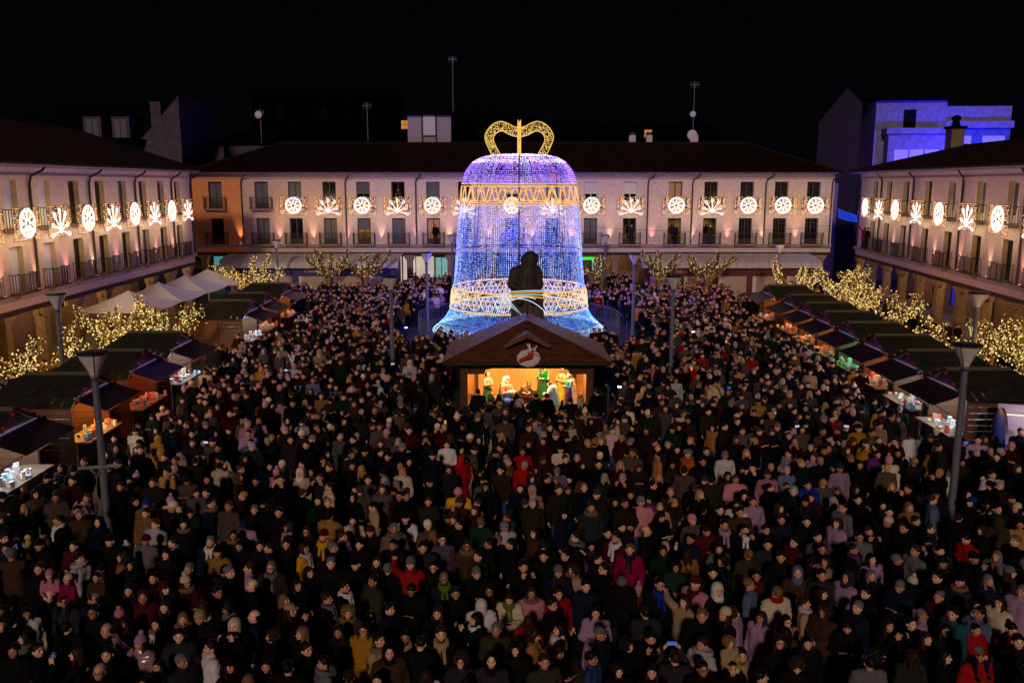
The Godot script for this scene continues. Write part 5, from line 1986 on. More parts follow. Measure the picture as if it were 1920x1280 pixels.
func parasols() -> void:
	var first: Node3D
	var zs := [44.6, 48.4, 52.2, 56.0]
	for i in 4:
		var at := Vector3(-20.2 + 0.05 * i, 0, -zs[i])
		var label: String = ["large white square parasol, the nearest and lowest in view of four in a row", "large white square parasol, second of the row of four", "large white square parasol, third of the row of four", "large white square parasol, the farthest of the row, next to the lit tree"][i]
		if first:
			copy_of(first, label, at, 0.02 * i, "parasol")
			continue
		var o := thing("parasol", label, "parasol", at, 0.0, "white parasols over the terrace")
		first = o
		var c := Mb.new()
		var top := Vector3(0, 3.45, 0)
		for k in 4:
			var a := Vector3(2.05, 2.62, 2.05).rotated(UP, PI / 2 * k)
			var b := Vector3(2.05, 2.62, -2.05).rotated(UP, PI / 2 * k)
			var n := 6
			for u in n:
				for v in 4:
					var f := func(p: float, q: float) -> Vector3:
						var e: Vector3 = a.lerp(b, p)
						var w: Vector3 = top.lerp(e, q)
						return w - Vector3(0, 0.13 * sin(p * PI) * q * 0.6 + 0.10 * sin(q * PI), 0)
					var p0 := u / float(n)
					var p1 := (u + 1) / float(n)
					var q0 := v / 4.0
					var q1 := (v + 1) / 4.0
					c.tri(f.call(p0, q1), f.call(p1, q1), f.call(p1, q0))
					c.tri(f.call(p0, q1), f.call(p1, q0), f.call(p0, q0))
		part("canopy", c, mat("parasol cloth", Color(0.92, 0.91, 0.94), 0.85, 0.0, cloth, 0.5), o)
		var m := Mb.new()
		m.tube([Vector3.ZERO, Vector3(0, 3.5, 0)], [0.045], 10)
		part("pole", m, M.frame_white, o)
		var bs := Mb.new()
		bs.box(Vector3(-0.45, 0, -0.45), Vector3(0.45, 0.12, 0.45))
		part("base", bs, M.iron, o)
		for k in 8:
			var d := Vector3(1.95, 2.55, 1.95).rotated(UP, PI / 2 * (k / 2)) if k % 2 == 0 else Vector3(2.0, 2.45, 0).rotated(UP, PI / 2 * (k / 2))
			var ri := Mb.new()
			ri.beam(Vector3(0, 3.28, 0), d, 0.03, 0.03)
			part("rib", ri, M.frame_white, o)


func terrace() -> void:
	var wm := mat("white furniture", Color(0.80, 0.76, 0.68), 0.5)
	var chair: Node3D
	var table: Node3D
	var n := 0
	for i in 12:
		var at := Vector3(-18.9 + 0.95 * (i % 3), 0, -42.6 - 1.75 * (i / 3))
		if i % 2 == 0:
			var lab := "tall white bar table, %s of the terrace tables under the parasols" % ordinal(i / 2)
			if table:
				copy_of(table, lab, at, 0.1 * i, "bar_table")
				continue
			table = thing("bar_table", lab, "table", at, 0.0, "white terrace furniture")
			var tp := Mb.new()
			tp.box(Vector3(-0.5, 1.06, -0.5), Vector3(0.5, 1.10, 0.5))
			part("tabletop", tp, wm, table)
			for k in 4:
				var l := Mb.new()
				var x := 0.44 if k & 1 else -0.44
				var z := 0.44 if k & 2 else -0.44
				l.box(Vector3(x - 0.03, 0, z - 0.03), Vector3(x + 0.03, 1.06, z + 0.03))
				part("leg", l, wm, table)
		n += 1
	for i in 16:
		var at := Vector3(-19.35 + 0.92 * (i % 4), 0, -41.8 - 1.75 * (i / 4))
		var lab := "tall white slatted stool with back, %s among those under the parasols" % ordinal(i)
		if chair:
			copy_of(chair, lab, at, 0.7 * i, "bar_stool")
			continue
		chair = thing("bar_stool", lab, "stool", at, 0.0, "white terrace furniture")
		var s := Mb.new()
		s.box(Vector3(-0.2, 0.72, -0.2), Vector3(0.2, 0.76, 0.2))
		part("seat", s, wm, chair)
		for k in 4:
			var l := Mb.new()
			var x := 0.17 if k & 1 else -0.17
			var z := 0.17 if k & 2 else -0.17
			l.beam(Vector3(x * 1.2, 0, z * 1.2), Vector3(x, 0.72, z), 0.035, 0.035)
			part("leg", l, wm, chair)
		var b := Mb.new()
		for x in [-0.18, 0.18]:
			b.box(Vector3(x - 0.018, 0.76, -0.2), Vector3(x + 0.018, 1.12, -0.165))
		for y in [0.86, 0.98, 1.09]:
			b.box(Vector3(-0.162, y, -0.195), Vector3(0.162, y + 0.035, -0.17))
		part("backrest", b, wm, chair)


func food_cart() -> void:
	var o := thing("food_stand", "food stand with an arched painted side panel and bright counter at the picture's edge", "food stand", Vector3(14.75, 0, -24.9), deg_to_rad(-17))
	var pn := Mb.new()
	var pts: Array = []
	for i in 13:
		var a := PI * i / 12.0
		pts.append(Vector3(0, 1.15 + 1.20 * sin(a), -0.85 * cos(a)))
	for i in 12:
		pn.slab(Vector3(0, 0.5, pts[i].z), Vector3(0, 0.5, pts[i + 1].z), pts[i + 1], pts[i], 0.08)
	var im := Image.create(128, 128, false, Image.FORMAT_RGB8)
	var f := FastNoiseLite.new()
	f.seed = 12
	f.frequency = 0.03
	for y in 128:
		for x in 128:
			var v := f.get_noise_2d(x, y)
			var c := Color(0.10, 0.16, 0.62).lerp(Color(0.32, 0.40, 0.80), clampf(v + 0.4, 0, 1))
			var d := Vector2(x - 66, (y - 74) * 0.85).length()
			if d < 34:
				c = Color(0.60, 0.10, 0.16).lerp(Color(0.70, 0.32, 0.12), clampf(f.get_noise_2d(x * 2, y * 2) + 0.4, 0, 1))
			if Vector2(x - 62, y - 86).length() < 11:
				c = Color(0.68, 0.42, 0.24)
			im.set_pixel(x, y, c)
	var pm := mat("painted panel", Color.WHITE, 0.4, 0.0, ImageTexture.create_from_image(im), 0.5)
	pm.uv1_world_triplanar = false
	pm.uv1_offset = Vector3(0.5, 0.05, 0.5)
	part("painted_side_panel", pn, pm, o)
	var bk := Mb.new()
	bk.box(Vector3(0.1, 0.5, -0.85), Vector3(1.9, 2.30, -0.78))
	part("inner_panel", bk, mat("stand lining", Color(0.72, 0.68, 0.80), 0.6, 0.0, grain, 1.0), o)
	var ct := Mb.new()
	ct.box(Vector3(0.0, 0.9, -0.76), Vector3(1.9, 0.95, 0.9))
	ct.box(Vector3(0.05, 0, -0.75), Vector3(1.85, 0.9, 0.8))
	part("counter", ct, M["counter board"], o)
	var rr := RandomNumberGenerator.new()
	rr.seed = 5
	var gd := Mb.new()
	for i in 50:
		gd.col = [Color(0.7, 0.4, 0.12), Color(0.8, 0.6, 0.3), Color(0.85, 0.75, 0.6), Color(0.5, 0.25, 0.1)][i % 4]
		gd.ball(Vector3(rr.randf_range(0.1, 1.8), 0.99, rr.randf_range(-0.7, 0.85)), Vector3(0.09, 0.05, 0.07), 7, 5)
	part("pastries", gd, tinted("goods", 0.6), o, "stuff")
	var lm := Mb.new()
	lm.box(Vector3(0.3, 1.98, -0.7), Vector3(1.6, 2.02, -0.64))
	part("lamp", lm, glow("stand lamp", Color(1.0, 0.86, 0.8), 1.0), o)
	omni(o.transform * Vector3(0.9, 1.9, -0.1), Color(0.95, 0.82, 0.85), 0.5, 0.2, "stand_light")


func onlookers() -> void:  # people at the windows and in the arcades' shadow
	for p in [[-6.35, 3.98, -71.7, "black", "short", "person in black coat at a lit lower window beside the bell"], [9.95, 3.98, -71.7, "charcoal", "long", "person in dark coat behind a railing, lower far window past the bell"], [13.6, 3.98, -71.65, "navy", "short", "person in navy coat on the far house's balcony, opposite the hut gable"], [16.5, 3.98, -71.65, "olive", "short", "person in olive coat on a far balcony near the aerial with dishes"], [27.5, 3.98, -67.2, "red", "long", "person in red coat on the corner balcony, arm raised"], [27.4, 3.98, -66.3, "black", "short", "person in black coat on the corner balcony beside the red coat"], [-9.4, 6.92, -71.7, "brown", "long", "person leaning at an upper far window over a fan of lights"]]:
		make_person(Vector3(p[0], p[1], p[2] + 0.15), -1.2 if p[2] > -70 else 0.2, 0.98, p[3], "jacket", p[4], "dark", "o" if p[3] == "red" else "s", [], p[5], "people at the windows")


func overhead_wires() -> void:
	for w in [[Vector3(5.8, 5.6, -70.0), Vector3(26.6, 5.6, -71.0), 0.5, "thin black cable slung along the far house past the bell"], [Vector3(20.5, 2.9, -56.0), Vector3(24.6, 2.4, -36.0), 0.7, "pale cable sagging between the lit trees and the arcade"]]:
		var b := Mb.new()
		var path: Array = []
		for i in 21:
			var t := i / 20.0
			path.append(w[0].lerp(w[1], t) - Vector3(0, w[2] * 4.0 * t * (1.0 - t), 0))
		b.tube(path, [0.016], 5)
		tag(part("cable", b, M.iron), w[3], "cable")


# ---------------------------------------------------------------- people
const COATS := {
	"black": Color(0.055, 0.055, 0.065), "charcoal": Color(0.16, 0.16, 0.18), "navy": Color(0.07, 0.09, 0.19), "olive": Color(0.20, 0.20, 0.12), "brown": Color(0.26, 0.18, 0.12),
	"grey": Color(0.40, 0.40, 0.42), "burgundy": Color(0.30, 0.06, 0.09), "darkgreen": Color(0.08, 0.20, 0.15), "camel": Color(0.68, 0.47, 0.26), "beige": Color(0.66, 0.55, 0.43),
	"tan": Color(0.55, 0.39, 0.20), "cream": Color(0.83, 0.76, 0.66), "white": Color(0.86, 0.85, 0.86), "lilac": Color(0.66, 0.52, 0.66), "pink": Color(0.74, 0.48, 0.54),
	"red": Color(0.62, 0.05, 0.05), "magenta": Color(0.54, 0.04, 0.24), "mustard": Color(0.66, 0.46, 0.12), "yellow": Color(0.85, 0.62, 0.06), "orange": Color(0.70, 0.30, 0.05),
	"lime": Color(0.66, 0.68, 0.05), "blue": Color(0.07, 0.18, 0.60), "purple": Color(0.38, 0.16, 0.44), "teal": Color(0.10, 0.32, 0.36), "slate": Color(0.34, 0.40, 0.54),
	"lightgrey": Color(0.68, 0.66, 0.70), "silver": Color(0.76, 0.62, 0.68), "plaid": Color(0.44, 0.38, 0.48), "leopard": Color(0.52, 0.38, 0.26), "taupe": Color(0.42, 0.36, 0.32),
	"denim": Color(0.16, 0.25, 0.44), "multicolour": Color(0.62, 0.08, 0.08), "striped": Color(0.72, 0.70, 0.78), "green": Color(0.36, 0.42, 0.12),
}
const HAIRS := {"dark": Color(0.11, 0.075, 0.06), "black": Color(0.05, 0.045, 0.045), "brown": Color(0.24, 0.15, 0.10), "blond": Color(0.62, 0.46, 0.26), "grey": Color(0.55, 0.54, 0.54), "red": Color(0.34, 0.10, 0.08), "white": Color(0.11, 0.075, 0.06)}
const SKINS := [Color(0.81, 0.61, 0.50), Color(0.75, 0.54, 0.43), Color(0.66, 0.46, 0.35), Color(0.85, 0.67, 0.57)]
const NECK := Vector3(0, 1.46, 0)


func coat_mat(c: String) -> StandardMaterial3D:
	if M.has("coat " + c):
		return M["coat " + c]
	var m: StandardMaterial3D
	if c == "plaid" or c == "leopard":
		m = mat("coat " + c, COATS[c], 0.9, 0.0, checks if c == "plaid" else spots, 6.0)
	else:
		m = mat("coat " + c, COATS[c], 0.3 if c == "silver" else 0.82, 0.4 if c == "silver" else 0.0, cloth, 2.5)
	m.uv1_world_triplanar = false
	m.metallic_specular = 0.22
	return m


func hair_mat(c: String) -> StandardMaterial3D:
	var m := mat("hair " + c, HAIRS.get(c, HAIRS.dark), 0.6, 0.0, strands, 1.0)
	m.uv1_scale = Vector3(16, 2.5, 16)
	m.uv1_world_triplanar = false
	m.metallic_specular = 0.3
	return m


var checks: Texture2D
var spots: Texture2D


func head_skin(fem: bool) -> Dictionary:
	var key := "head" + str(fem)
	if part_cache.has(key):
		return part_cache[key]
	var j := 0.052 if fem else 0.060
	var half := [
		["c", Vector3(0.030, 1.607, 0.066), Vector3(0.052, 1.603, 0.052), 0.014, 0.012, 0, 0.02],
		["e", Vector3(0.045, 1.565, 0.050), Vector3(0.026, 0.024, 0.024), 0, 0.02],
		["x", Vector3(0.033, 1.586, 0.094), Vector3(0.018, 0.012, 0.016)],
		["e", Vector3(0.032, 1.586, 0.070), Vector3(0.014, 0.012, 0.013), 0, 0.002],
		["e", Vector3(0.078, 1.573, -0.012), Vector3(0.012, 0.032, 0.020), 0, 0.008],
	]
	var prims := [
		["e", Vector3(0, 1.612, -0.014), Vector3(0.076, 0.088, 0.095), 0, 0.02],
		["e", Vector3(0, 1.545, 0.016), Vector3(j, 0.068, 0.070), 0, 0.03],
		["e", Vector3(0, 1.505, 0.058), Vector3(0.026, 0.020, 0.022), 0, 0.025],
		["c", Vector3(0, 1.40, -0.025), Vector3(0, 1.53, -0.018), 0.056, 0.050, 0, 0.03],
	]
	prims += mirror(half)
	prims += [["c", Vector3(0, 1.590, 0.078), Vector3(0, 1.555, 0.100), 0.010, 0.014, 0, 0.012], ["c", Vector3(-0.020, 1.527, 0.074), Vector3(0.020, 1.527, 0.074), 0.009, 0.009, 0, 0.008]]
	var d: Dictionary = split_groups(skin_field(prims, 0.0085), 1)[0]
	var c := PackedColorArray()
	var V: PackedVector3Array = d.v
	for p in V:
		var t := Color.WHITE
		var ax := absf(p.x)
		if p.z > 0.03:
			if Vector2(ax - 0.032, (p.y - 1.586) * 1.3).length() < 0.014:
				t = Color(0.10, 0.08, 0.08)
			elif absf(p.y - 1.612) < 0.008 and ax > 0.013 and ax < 0.055:
				t = Color(0.22, 0.16, 0.13)
			elif absf(p.y - 1.526) < 0.009 and ax < 0.027:
				t = Color(0.75, 0.32, 0.30)
			elif absf(ax - 0.042) < 0.016 and absf(p.y - 1.555) < 0.016:
				t = Color(1.0, 0.84, 0.80)
		if not fem and p.y < 1.53 and p.z > 0.0 and p.y > 1.47:
			t = t * Color(0.84, 0.80, 0.80)
		c.append(t)
	d["c"] = c
	part_cache[key] = d
	return d


func hand_skin() -> Dictionary:  # wrist at the origin, fingers towards +y and curling to +z, thumb at +x
	if part_cache.has("hand"):
		return part_cache.hand
	var prims := [["c", Vector3(-0.014, 0.0, 0), Vector3(-0.016, 0.072, 0.004), 0.020, 0.018, 0, 0.015], ["c", Vector3(0.014, 0.0, 0), Vector3(0.016, 0.070, 0.004), 0.020, 0.018, 0, 0.015]]
	var lens := [0.060, 0.074, 0.082, 0.074]
	for f in 4:
		var x := -0.031 + 0.0207 * f
		var l: float = lens[f]
		var a := Vector3(x, 0.080, 0.004)
		var b := a + Vector3(0.1 * x, l * 0.45, 0.012)
		var e := b + Vector3(0, l * 0.30, 0.022)
		prims += [["c", a - Vector3(0, 0.02, 0), b, 0.0098, 0.0090, 0, 0.002], ["c", b, e, 0.0090, 0.0078, 0, 0.002]]
	prims += [["c", Vector3(0.026, 0.018, 0.004), Vector3(0.052, 0.052, 0.020), 0.0125, 0.0105, 0, 0.006], ["c", Vector3(0.052, 0.052, 0.020), Vector3(0.050, 0.082, 0.034), 0.0100, 0.0085, 0, 0.002]]
	part_cache["hand"] = split_groups(skin_field(prims, 0.0062), 1)[0]
	return part_cache.hand


func hand_frame(elbow: Vector3, wrist: Vector3, palm: Vector3, flip: float) -> Transform3D:
	var y := (wrist - elbow).normalized()
	var z := (palm - y * palm.dot(y)).normalized()
	var x := y.cross(z)
	return Transform3D(Basis(x * flip, y, z), wrist - y * 0.005)


func body_surfaces(pose: String, garment: String, fem: bool) -> Array:  # [coat, legs, skin]
	var key := pose + garment + str(fem)
	if body_cache.has(key):
		return body_cache[key]
	var fat := 1.14 if garment == "puffer" else (1.05 if garment == "long" else 1.0)
	var w := 0.93 if fem else 1.0
	var kid := pose == "S" or pose == "c"
	var sit := pose == "S"
	var arm := {"l": [Vector3(0.262 * w, 1.10, -0.02), Vector3(0.255 * w, 0.86, 0.06)], "r": [Vector3(-0.262 * w, 1.10, -0.02), Vector3(-0.255 * w, 0.86, 0.06)]}
	var palm := {"l": Vector3(-1, 0, 0.2), "r": Vector3(1, 0, 0.2)}
	match pose:
		"h":
			arm = {"l": [Vector3(0.25, 1.12, 0.05), Vector3(0.085, 1.10, 0.24)], "r": [Vector3(-0.25, 1.12, 0.05), Vector3(-0.085, 1.12, 0.22)]}
			palm = {"l": Vector3(0, 0, -1), "r": Vector3(0, 0, -1)}
		"t":
			arm = {"l": [Vector3(0.25, 1.12, 0.03), Vector3(0.10, 1.18, 0.26)], "r": [Vector3(-0.25, 1.12, 0.03), Vector3(-0.10, 1.18, 0.26)]}
			palm = {"l": Vector3(-0.3, 1, 0), "r": Vector3(0.3, 1, 0)}
		"p":
			arm = {"l": [Vector3(0.27, 1.24, 0.18), Vector3(0.135, 1.52, 0.30)], "r": [Vector3(-0.27, 1.24, 0.18), Vector3(-0.135, 1.52, 0.30)]}
			palm = {"l": Vector3(-1, 0, -0.2), "r": Vector3(1, 0, -0.2)}
		"o":
			arm.r = [Vector3(-0.31, 1.56, 0.10), Vector3(-0.26, 1.80, 0.24)]
			palm.r = Vector3(0, 0, 1)
		"S":
			arm = {"l": [Vector3(0.22, 1.14, 0.10), Vector3(0.09, 1.07, 0.27)], "r": [Vector3(-0.22, 1.14, 0.10), Vector3(-0.09, 1.07, 0.27)]}
			palm = {"l": Vector3(0, -1, 0), "r": Vector3(0, -1, 0)}
	var prims: Array = []
	var half := [
		["c", Vector3(0.065 * w, 0.98, 0), Vector3(0.082 * w, 1.29, 0), 0.122 * fat, 0.122 * fat, 0, 0.05],
		["c", Vector3(0.07, 0.98, 0), Vector3(0.085, 0.56 if garment == "long" else 0.87, 0), 0.122 * fat, (0.150 if garment == "long" else 0.128) * fat, 0, 0.04],
	]
	if sit:
		half[1] = ["c", Vector3(0.06, 0.98, 0), Vector3(0.07, 0.96, 0), 0.125, 0.125, 0, 0.04]
		half += [["c", Vector3(0.10, 0.94, 0.03), Vector3(0.17, 0.93, 0.26), 0.085, 0.070, 1, 0.03], ["c", Vector3(0.17, 0.93, 0.26), Vector3(0.16, 0.52, 0.30), 0.066, 0.050, 1, 0.02], ["c", Vector3(0.16, 0.50, 0.29), Vector3(0.16, 0.48, 0.42), 0.052, 0.045, 1, 0.02]]
	else:
		half += [["c", Vector3(0.09, 0.90, 0), Vector3(0.10, 0.50, 0.012), 0.090, 0.064, 1, 0.03], ["c", Vector3(0.10, 0.50, 0.012), Vector3(0.105, 0.09, -0.012), 0.062, 0.046, 1, 0.02], ["c", Vector3(0.105, 0.052, -0.02), Vector3(0.12, 0.048, 0.14), 0.050, 0.042, 1, 0.02]]
	prims += mirror(half)
	prims += [["c", Vector3(-0.160 * w, 1.375, -0.012), Vector3(0.160 * w, 1.375, -0.012), 0.078 * fat, 0.078 * fat, 0, 0.06], ["c", Vector3(0, 1.39, -0.015), Vector3(0, 1.45, -0.008), 0.090, 0.070, 0, 0.05]]
	if garment == "long" and not kid:
		prims += [["c", Vector3(0, 0.98, 0.03), Vector3(0, 0.6, 0.04), 0.11, 0.14, 0, 0.06]]
	var skin := {}
	skin = add_to(skin, head_skin(fem), Transform3D(Basis().scaled(Vector3.ONE * (1.24 if kid else 1.0)).rotated(Vector3.RIGHT, -0.16 if not pose == "t" else 0.30), Vector3.ZERO) * Transform3D(Basis(), -NECK))
	skin.v = Transform3D(Basis(), NECK) * (skin.v as PackedVector3Array)
	for s in ["l", "r"]:
		var f := 1.0 if s == "l" else -1.0
		var sh := Vector3(0.195 * w * f, 1.365, -0.012)
		var el: Vector3 = arm[s][0]
		var wr: Vector3 = arm[s][1]
		prims += [["c", sh, el, 0.072 * fat, 0.058 * fat, 0, 0.04], ["c", el, wr, 0.057 * fat, 0.044 * fat, 0, 0.02]]
		skin = add_to(skin, hand_skin(), hand_frame(el, wr, palm[s], f))
	if true:  # the mirrored hand is turned inside out, so put its triangles the right way round
		var hi: int = hand_skin().i.size()
		var ix: PackedInt32Array = skin.i
		for t in range(ix.size() - hi, ix.size(), 3):
			var q := ix[t + 1]
			ix[t + 1] = ix[t + 2]
			ix[t + 2] = q
		skin.i = ix
	var two := split_groups(skin_field(prims, 0.026), 2)
	if garment != "puffer":  # folds in the cloth
		var fo := FastNoiseLite.new()
		fo.seed = hash(key) % 1000
		fo.frequency = 5.0
		fo.fractal_octaves = 2
		var V2: PackedVector3Array = two[0].v
		var N2: PackedVector3Array = two[0].n
		for i in V2.size():
			V2[i] += N2[i] * 0.026 * fo.get_noise_3d(V2[i].x * 1.4, V2[i].y * 0.8, V2[i].z * 1.4)
		two[0].v = V2
		two[0].n = smooth_normals(V2, two[0].i)
	if garment == "puffer":
		var V: PackedVector3Array = two[0].v
		var N: PackedVector3Array = two[0].n
		for i in V.size():
			var wave := absf(sin(V[i].y * PI / 0.085))
			V[i] += N[i] * (0.016 * wave - 0.006)
		two[0].v = V
		two[0].n = smooth_normals(V, two[0].i)
	body_cache[key] = [two[0], two[1], skin]
	return body_cache[key]


func tilt(m: Dictionary, down := false, big := false) -> Dictionary:  # hair and hats follow the head's turn on the neck
	var t := Transform3D(Basis().scaled(Vector3.ONE * (1.24 if big else 1.0)).rotated(Vector3.RIGHT, 0.30 if down else -0.16), Vector3.ZERO)
	var full := Transform3D(Basis(), NECK) * t * Transform3D(Basis(), -NECK)
	return add_to({}, m, full)


func ring_prims(y: float, rx: float, rz: float, t: float, dz := 0.0, dip := 0.0) -> Array:
	var out: Array = []
	for i in 12:
		var a := TAU * i / 12.0
		var b := TAU * (i + 1) / 12.0
		out.append(["c", Vector3(sin(a) * rx, y - cos(a) * dip, cos(a) * rz + dz), Vector3(sin(b) * rx, y - cos(b) * dip, cos(b) * rz + dz), t, t, 0, 0.02])
	return out


func head_part(kind: String) -> Dictionary:  # hair, hats and scarves in the head's own place
	if part_cache.has(kind):
		return part_cache[kind]
	var p: Array = []
	var cell := 0.012
	var face := ["x", Vector3(0, 1.560, 0.100), Vector3(0.066, 0.078, 0.085)]
	match kind:
		"short":
			p = [["e", Vector3(0, 1.624, -0.022), Vector3(0.087, 0.092, 0.102), 0, 0.01], face, ["x", Vector3(0, 1.46, 0.02), Vector3(0.2, 0.085, 0.2)]]
		"bald":
			p = [["e", Vector3(0, 1.592, -0.034), Vector3(0.086, 0.062, 0.088), 0, 0.01], ["x", Vector3(0, 1.64, 0.07), Vector3(0.12, 0.10, 0.10)], ["x", Vector3(0, 1.71, -0.02), Vector3(0.07, 0.09, 0.12)]]
		"long":
			p = [["e", Vector3(0, 1.622, -0.022), Vector3(0.088, 0.092, 0.104), 0, 0.01]]
			p += mirror([["c", Vector3(0.070, 1.60, -0.02), Vector3(0.088, 1.36, 0.035), 0.030, 0.034, 0, 0.03], ["c", Vector3(0.045, 1.58, -0.07), Vector3(0.060, 1.30, -0.105), 0.050, 0.050, 0, 0.03]])
			p += [["x", Vector3(0, 1.560, 0.105), Vector3(0.060, 0.078, 0.090)]]
		"curly":
			p = [["e", Vector3(0, 1.620, -0.025), Vector3(0.100, 0.100, 0.110), 0, 0.01]]
			for i in 34:
				var a := i * 2.39996
				var h := 1.0 - 1.75 * i / 34.0
				var r := sqrt(1.0 - h * h)
				p.append(["e", Vector3(sin(a) * r * 0.115, 1.595 + h * 0.105, cos(a) * r * 0.115 - 0.03), Vector3.ONE * 0.034, 0, 0.012])
			p.append(["x", Vector3(0, 1.560, 0.115), Vector3(0.060, 0.076, 0.090)])
		"tied":
			p = [["e", Vector3(0, 1.622, -0.022), Vector3(0.083, 0.089, 0.099), 0, 0.01], face, ["e", Vector3(0, 1.655, -0.130), Vector3(0.040, 0.040, 0.038), 0, 0.015], ["c", Vector3(0, 1.64, -0.14), Vector3(0, 1.50, -0.15), 0.024, 0.014, 0, 0.02], ["x", Vector3(0, 1.46, 0.02), Vector3(0.12, 0.085, 0.12)]]
		"beanie", "bobble":
			p = [["e", Vector3(0, 1.640, -0.016), Vector3(0.091, 0.092, 0.106), 0, 0.01], ["x", Vector3(0, 1.50, 0.01), Vector3(0.22, 0.118, 0.22)]]
			p += ring_prims(1.618, 0.080, 0.094, 0.017, -0.014)
			if kind == "bobble":
				p.append(["e", Vector3(0, 1.760, -0.026), Vector3(0.044, 0.042, 0.044), 0, 0.01])
		"cap":
			p = [["e", Vector3(0, 1.636, -0.018), Vector3(0.090, 0.080, 0.104), 0, 0.01], ["x", Vector3(0, 1.50, 0.01), Vector3(0.22, 0.122, 0.22)], ["e", Vector3(0, 1.624, 0.105), Vector3(0.066, 0.012, 0.066), 0, 0.012]]
		"hood":
			p = [["e", Vector3(0, 1.600, -0.030), Vector3(0.112, 0.135, 0.125), 0, 0.01], ["c", Vector3(0, 1.48, -0.05), Vector3(0, 1.42, -0.03), 0.11, 0.12, 0, 0.05], ["x", Vector3(0, 1.575, 0.105), Vector3(0.068, 0.100, 0.105)]]
		"furhood":
			p = ring_prims(1.452, 0.130, 0.120, 0.042, -0.04, -0.03) + [["e", Vector3(0, 1.40, -0.15), Vector3(0.11, 0.08, 0.07), 0, 0.04]]
		"fur":
			p = ring_prims(1.452, 0.122, 0.115, 0.040, -0.02, -0.01)
			for i in 40:
				var a := i * 2.39996
				p.append(["e", Vector3(sin(a) * 0.135, 1.452 + 0.03 * sin(i * 7.1), cos(a) * 0.128 - 0.02), Vector3.ONE * 0.022, 0, 0.008])
		"scarf":
			p = ring_prims(1.455, 0.088, 0.088, 0.036, -0.005, 0.02) + ring_prims(1.425, 0.102, 0.100, 0.036, 0.0, 0.02) + [["c", Vector3(0.03, 1.42, 0.10), Vector3(0.05, 1.16, 0.145), 0.030, 0.032, 0, 0.02], ["c", Vector3(-0.035, 1.42, 0.10), Vector3(-0.045, 1.24, 0.140), 0.028, 0.030, 0, 0.02]]
			cell = 0.014
	part_cache[kind] = split_groups(skin_field(p, cell), 1)[0]
	return part_cache[kind]


func head_mesh(kind: String, down: bool, big: bool) -> ArrayMesh:
	var key := "mesh %s %s %s" % [kind, down, big]
	if not part_cache.has(key):
		var d: Dictionary = head_part(kind)
		part_cache[key] = surfaces_mesh([d if kind in ["scarf", "fur", "furhood"] and not big else tilt(d, down, big)])
	return part_cache[key]


func glasses_mesh(down: bool) -> ArrayMesh:
	var key := "glasses%s" % down
	if part_cache.has(key):
		return part_cache[key]
	var b := Mb.new()
	for f in [-1.0, 1.0]:
		var ring: Array = []
		for i in 12:
			ring.append(Vector3(0.034 * f + cos(TAU * i / 12) * 0.025, 1.584 + sin(TAU * i / 12) * 0.019, 0.100))
		b.tube(ring, [0.0034], 4, true)
		b.beam(Vector3(0.06 * f, 1.588, 0.098), Vector3(0.082 * f, 1.588, -0.01), 0.005, 0.006)
	b.beam(Vector3(-0.01, 1.588, 0.102), Vector3(0.01, 1.588, 0.102), 0.005, 0.005)
	var d := {"v": b.v, "n": b.n, "i": PackedInt32Array(range(b.v.size()))}
	part_cache[key] = surfaces_mesh([tilt(d, down)])
	return part_cache[key]


func body_mesh(pose: String, garment: String, fem: bool) -> ArrayMesh:
	var key := "mesh " + pose + garment + str(fem)
	if not part_cache.has(key):
		part_cache[key] = surfaces_mesh(body_surfaces(pose, garment, fem))
	return part_cache[key]


func hue(h: String) -> Material:
	return coat_mat(h if COATS.has(h) else "grey")


func make_person(at: Vector3, turn: float, size: float, coat: String, garment: String, head: String, hc: String, pose: String, extras: Array, label: String, group := "") -> Node3D:
	var o := thing("person", label, "person", at, turn, group)
	o.scale = Vector3.ONE * size
	var fem := head in ["long", "tied", "bobble", "curly"]
	var down := pose == "t"
	var kid := pose == "c" or pose == "S"
	var b := part("body", body_mesh(pose, garment, fem), null, o)
	b.material_override = null
	b.set_surface_override_material(0, coat_mat(coat))
	b.set_surface_override_material(1, coat_mat(["black", "charcoal", "denim", "navy"][rng.randi() % 4]))
	b.set_surface_override_material(2, skin_mat(rng.randi() % 4))
	if head in ["beanie", "bobble", "cap"]:
		if fem or rng.randf() < 0.45:
			part("hair", head_mesh("long", down, kid), hair_mat(["dark", "brown", "black"][rng.randi() % 3]), o)
		part("hat", head_mesh(head, down, kid), hue(hc), o)
	elif head == "hood":
		part("hood", head_mesh("hood", down, kid), hue(hc), o)
	elif head == "ears":
		part("hair", head_mesh("tied", down, kid), hair_mat("dark"), o)
		var e := Mb.new()
		for f in [-1.0, 1.0]:
			var ring: Array = []
			for i in 10:
				ring.append(Vector3(0.06 * f + cos(TAU * i / 10) * 0.032, 1.80 + sin(TAU * i / 10) * 0.032, 0.0))
			e.tube(ring, [0.010], 5, true)
		part("headband_ears", e, hue("white"), o)
	else:
		part("hair", head_mesh(head, down, kid), hair_mat(hc), o)
	for x in extras:
		if x.begins_with("scarf:"):
			part("scarf", head_mesh("scarf", false, false), hue(x.substr(6)), o)
		elif x == "fur":
			part("fur_collar", head_mesh("fur", false, false), mat("fur", Color(0.46, 0.36, 0.26), 1.0, 0.0, grain, 6.0), o)
		elif x == "furhood":
			part("hood", head_mesh("furhood", false, false), hue(coat if coat != "black" else "grey"), o)
		elif x == "glasses" and not kid:
			part("glasses", glasses_mesh(down), mat("glasses frame", Color(0.03, 0.03, 0.03), 0.4), o)
	return o


func skin_mat(k: int) -> StandardMaterial3D:
	var m := tinted("skin %d" % k, 0.55)
	m.albedo_color = SKINS[k]
	m.subsurf_scatter_enabled = false
	return m


var phone_labels := {}


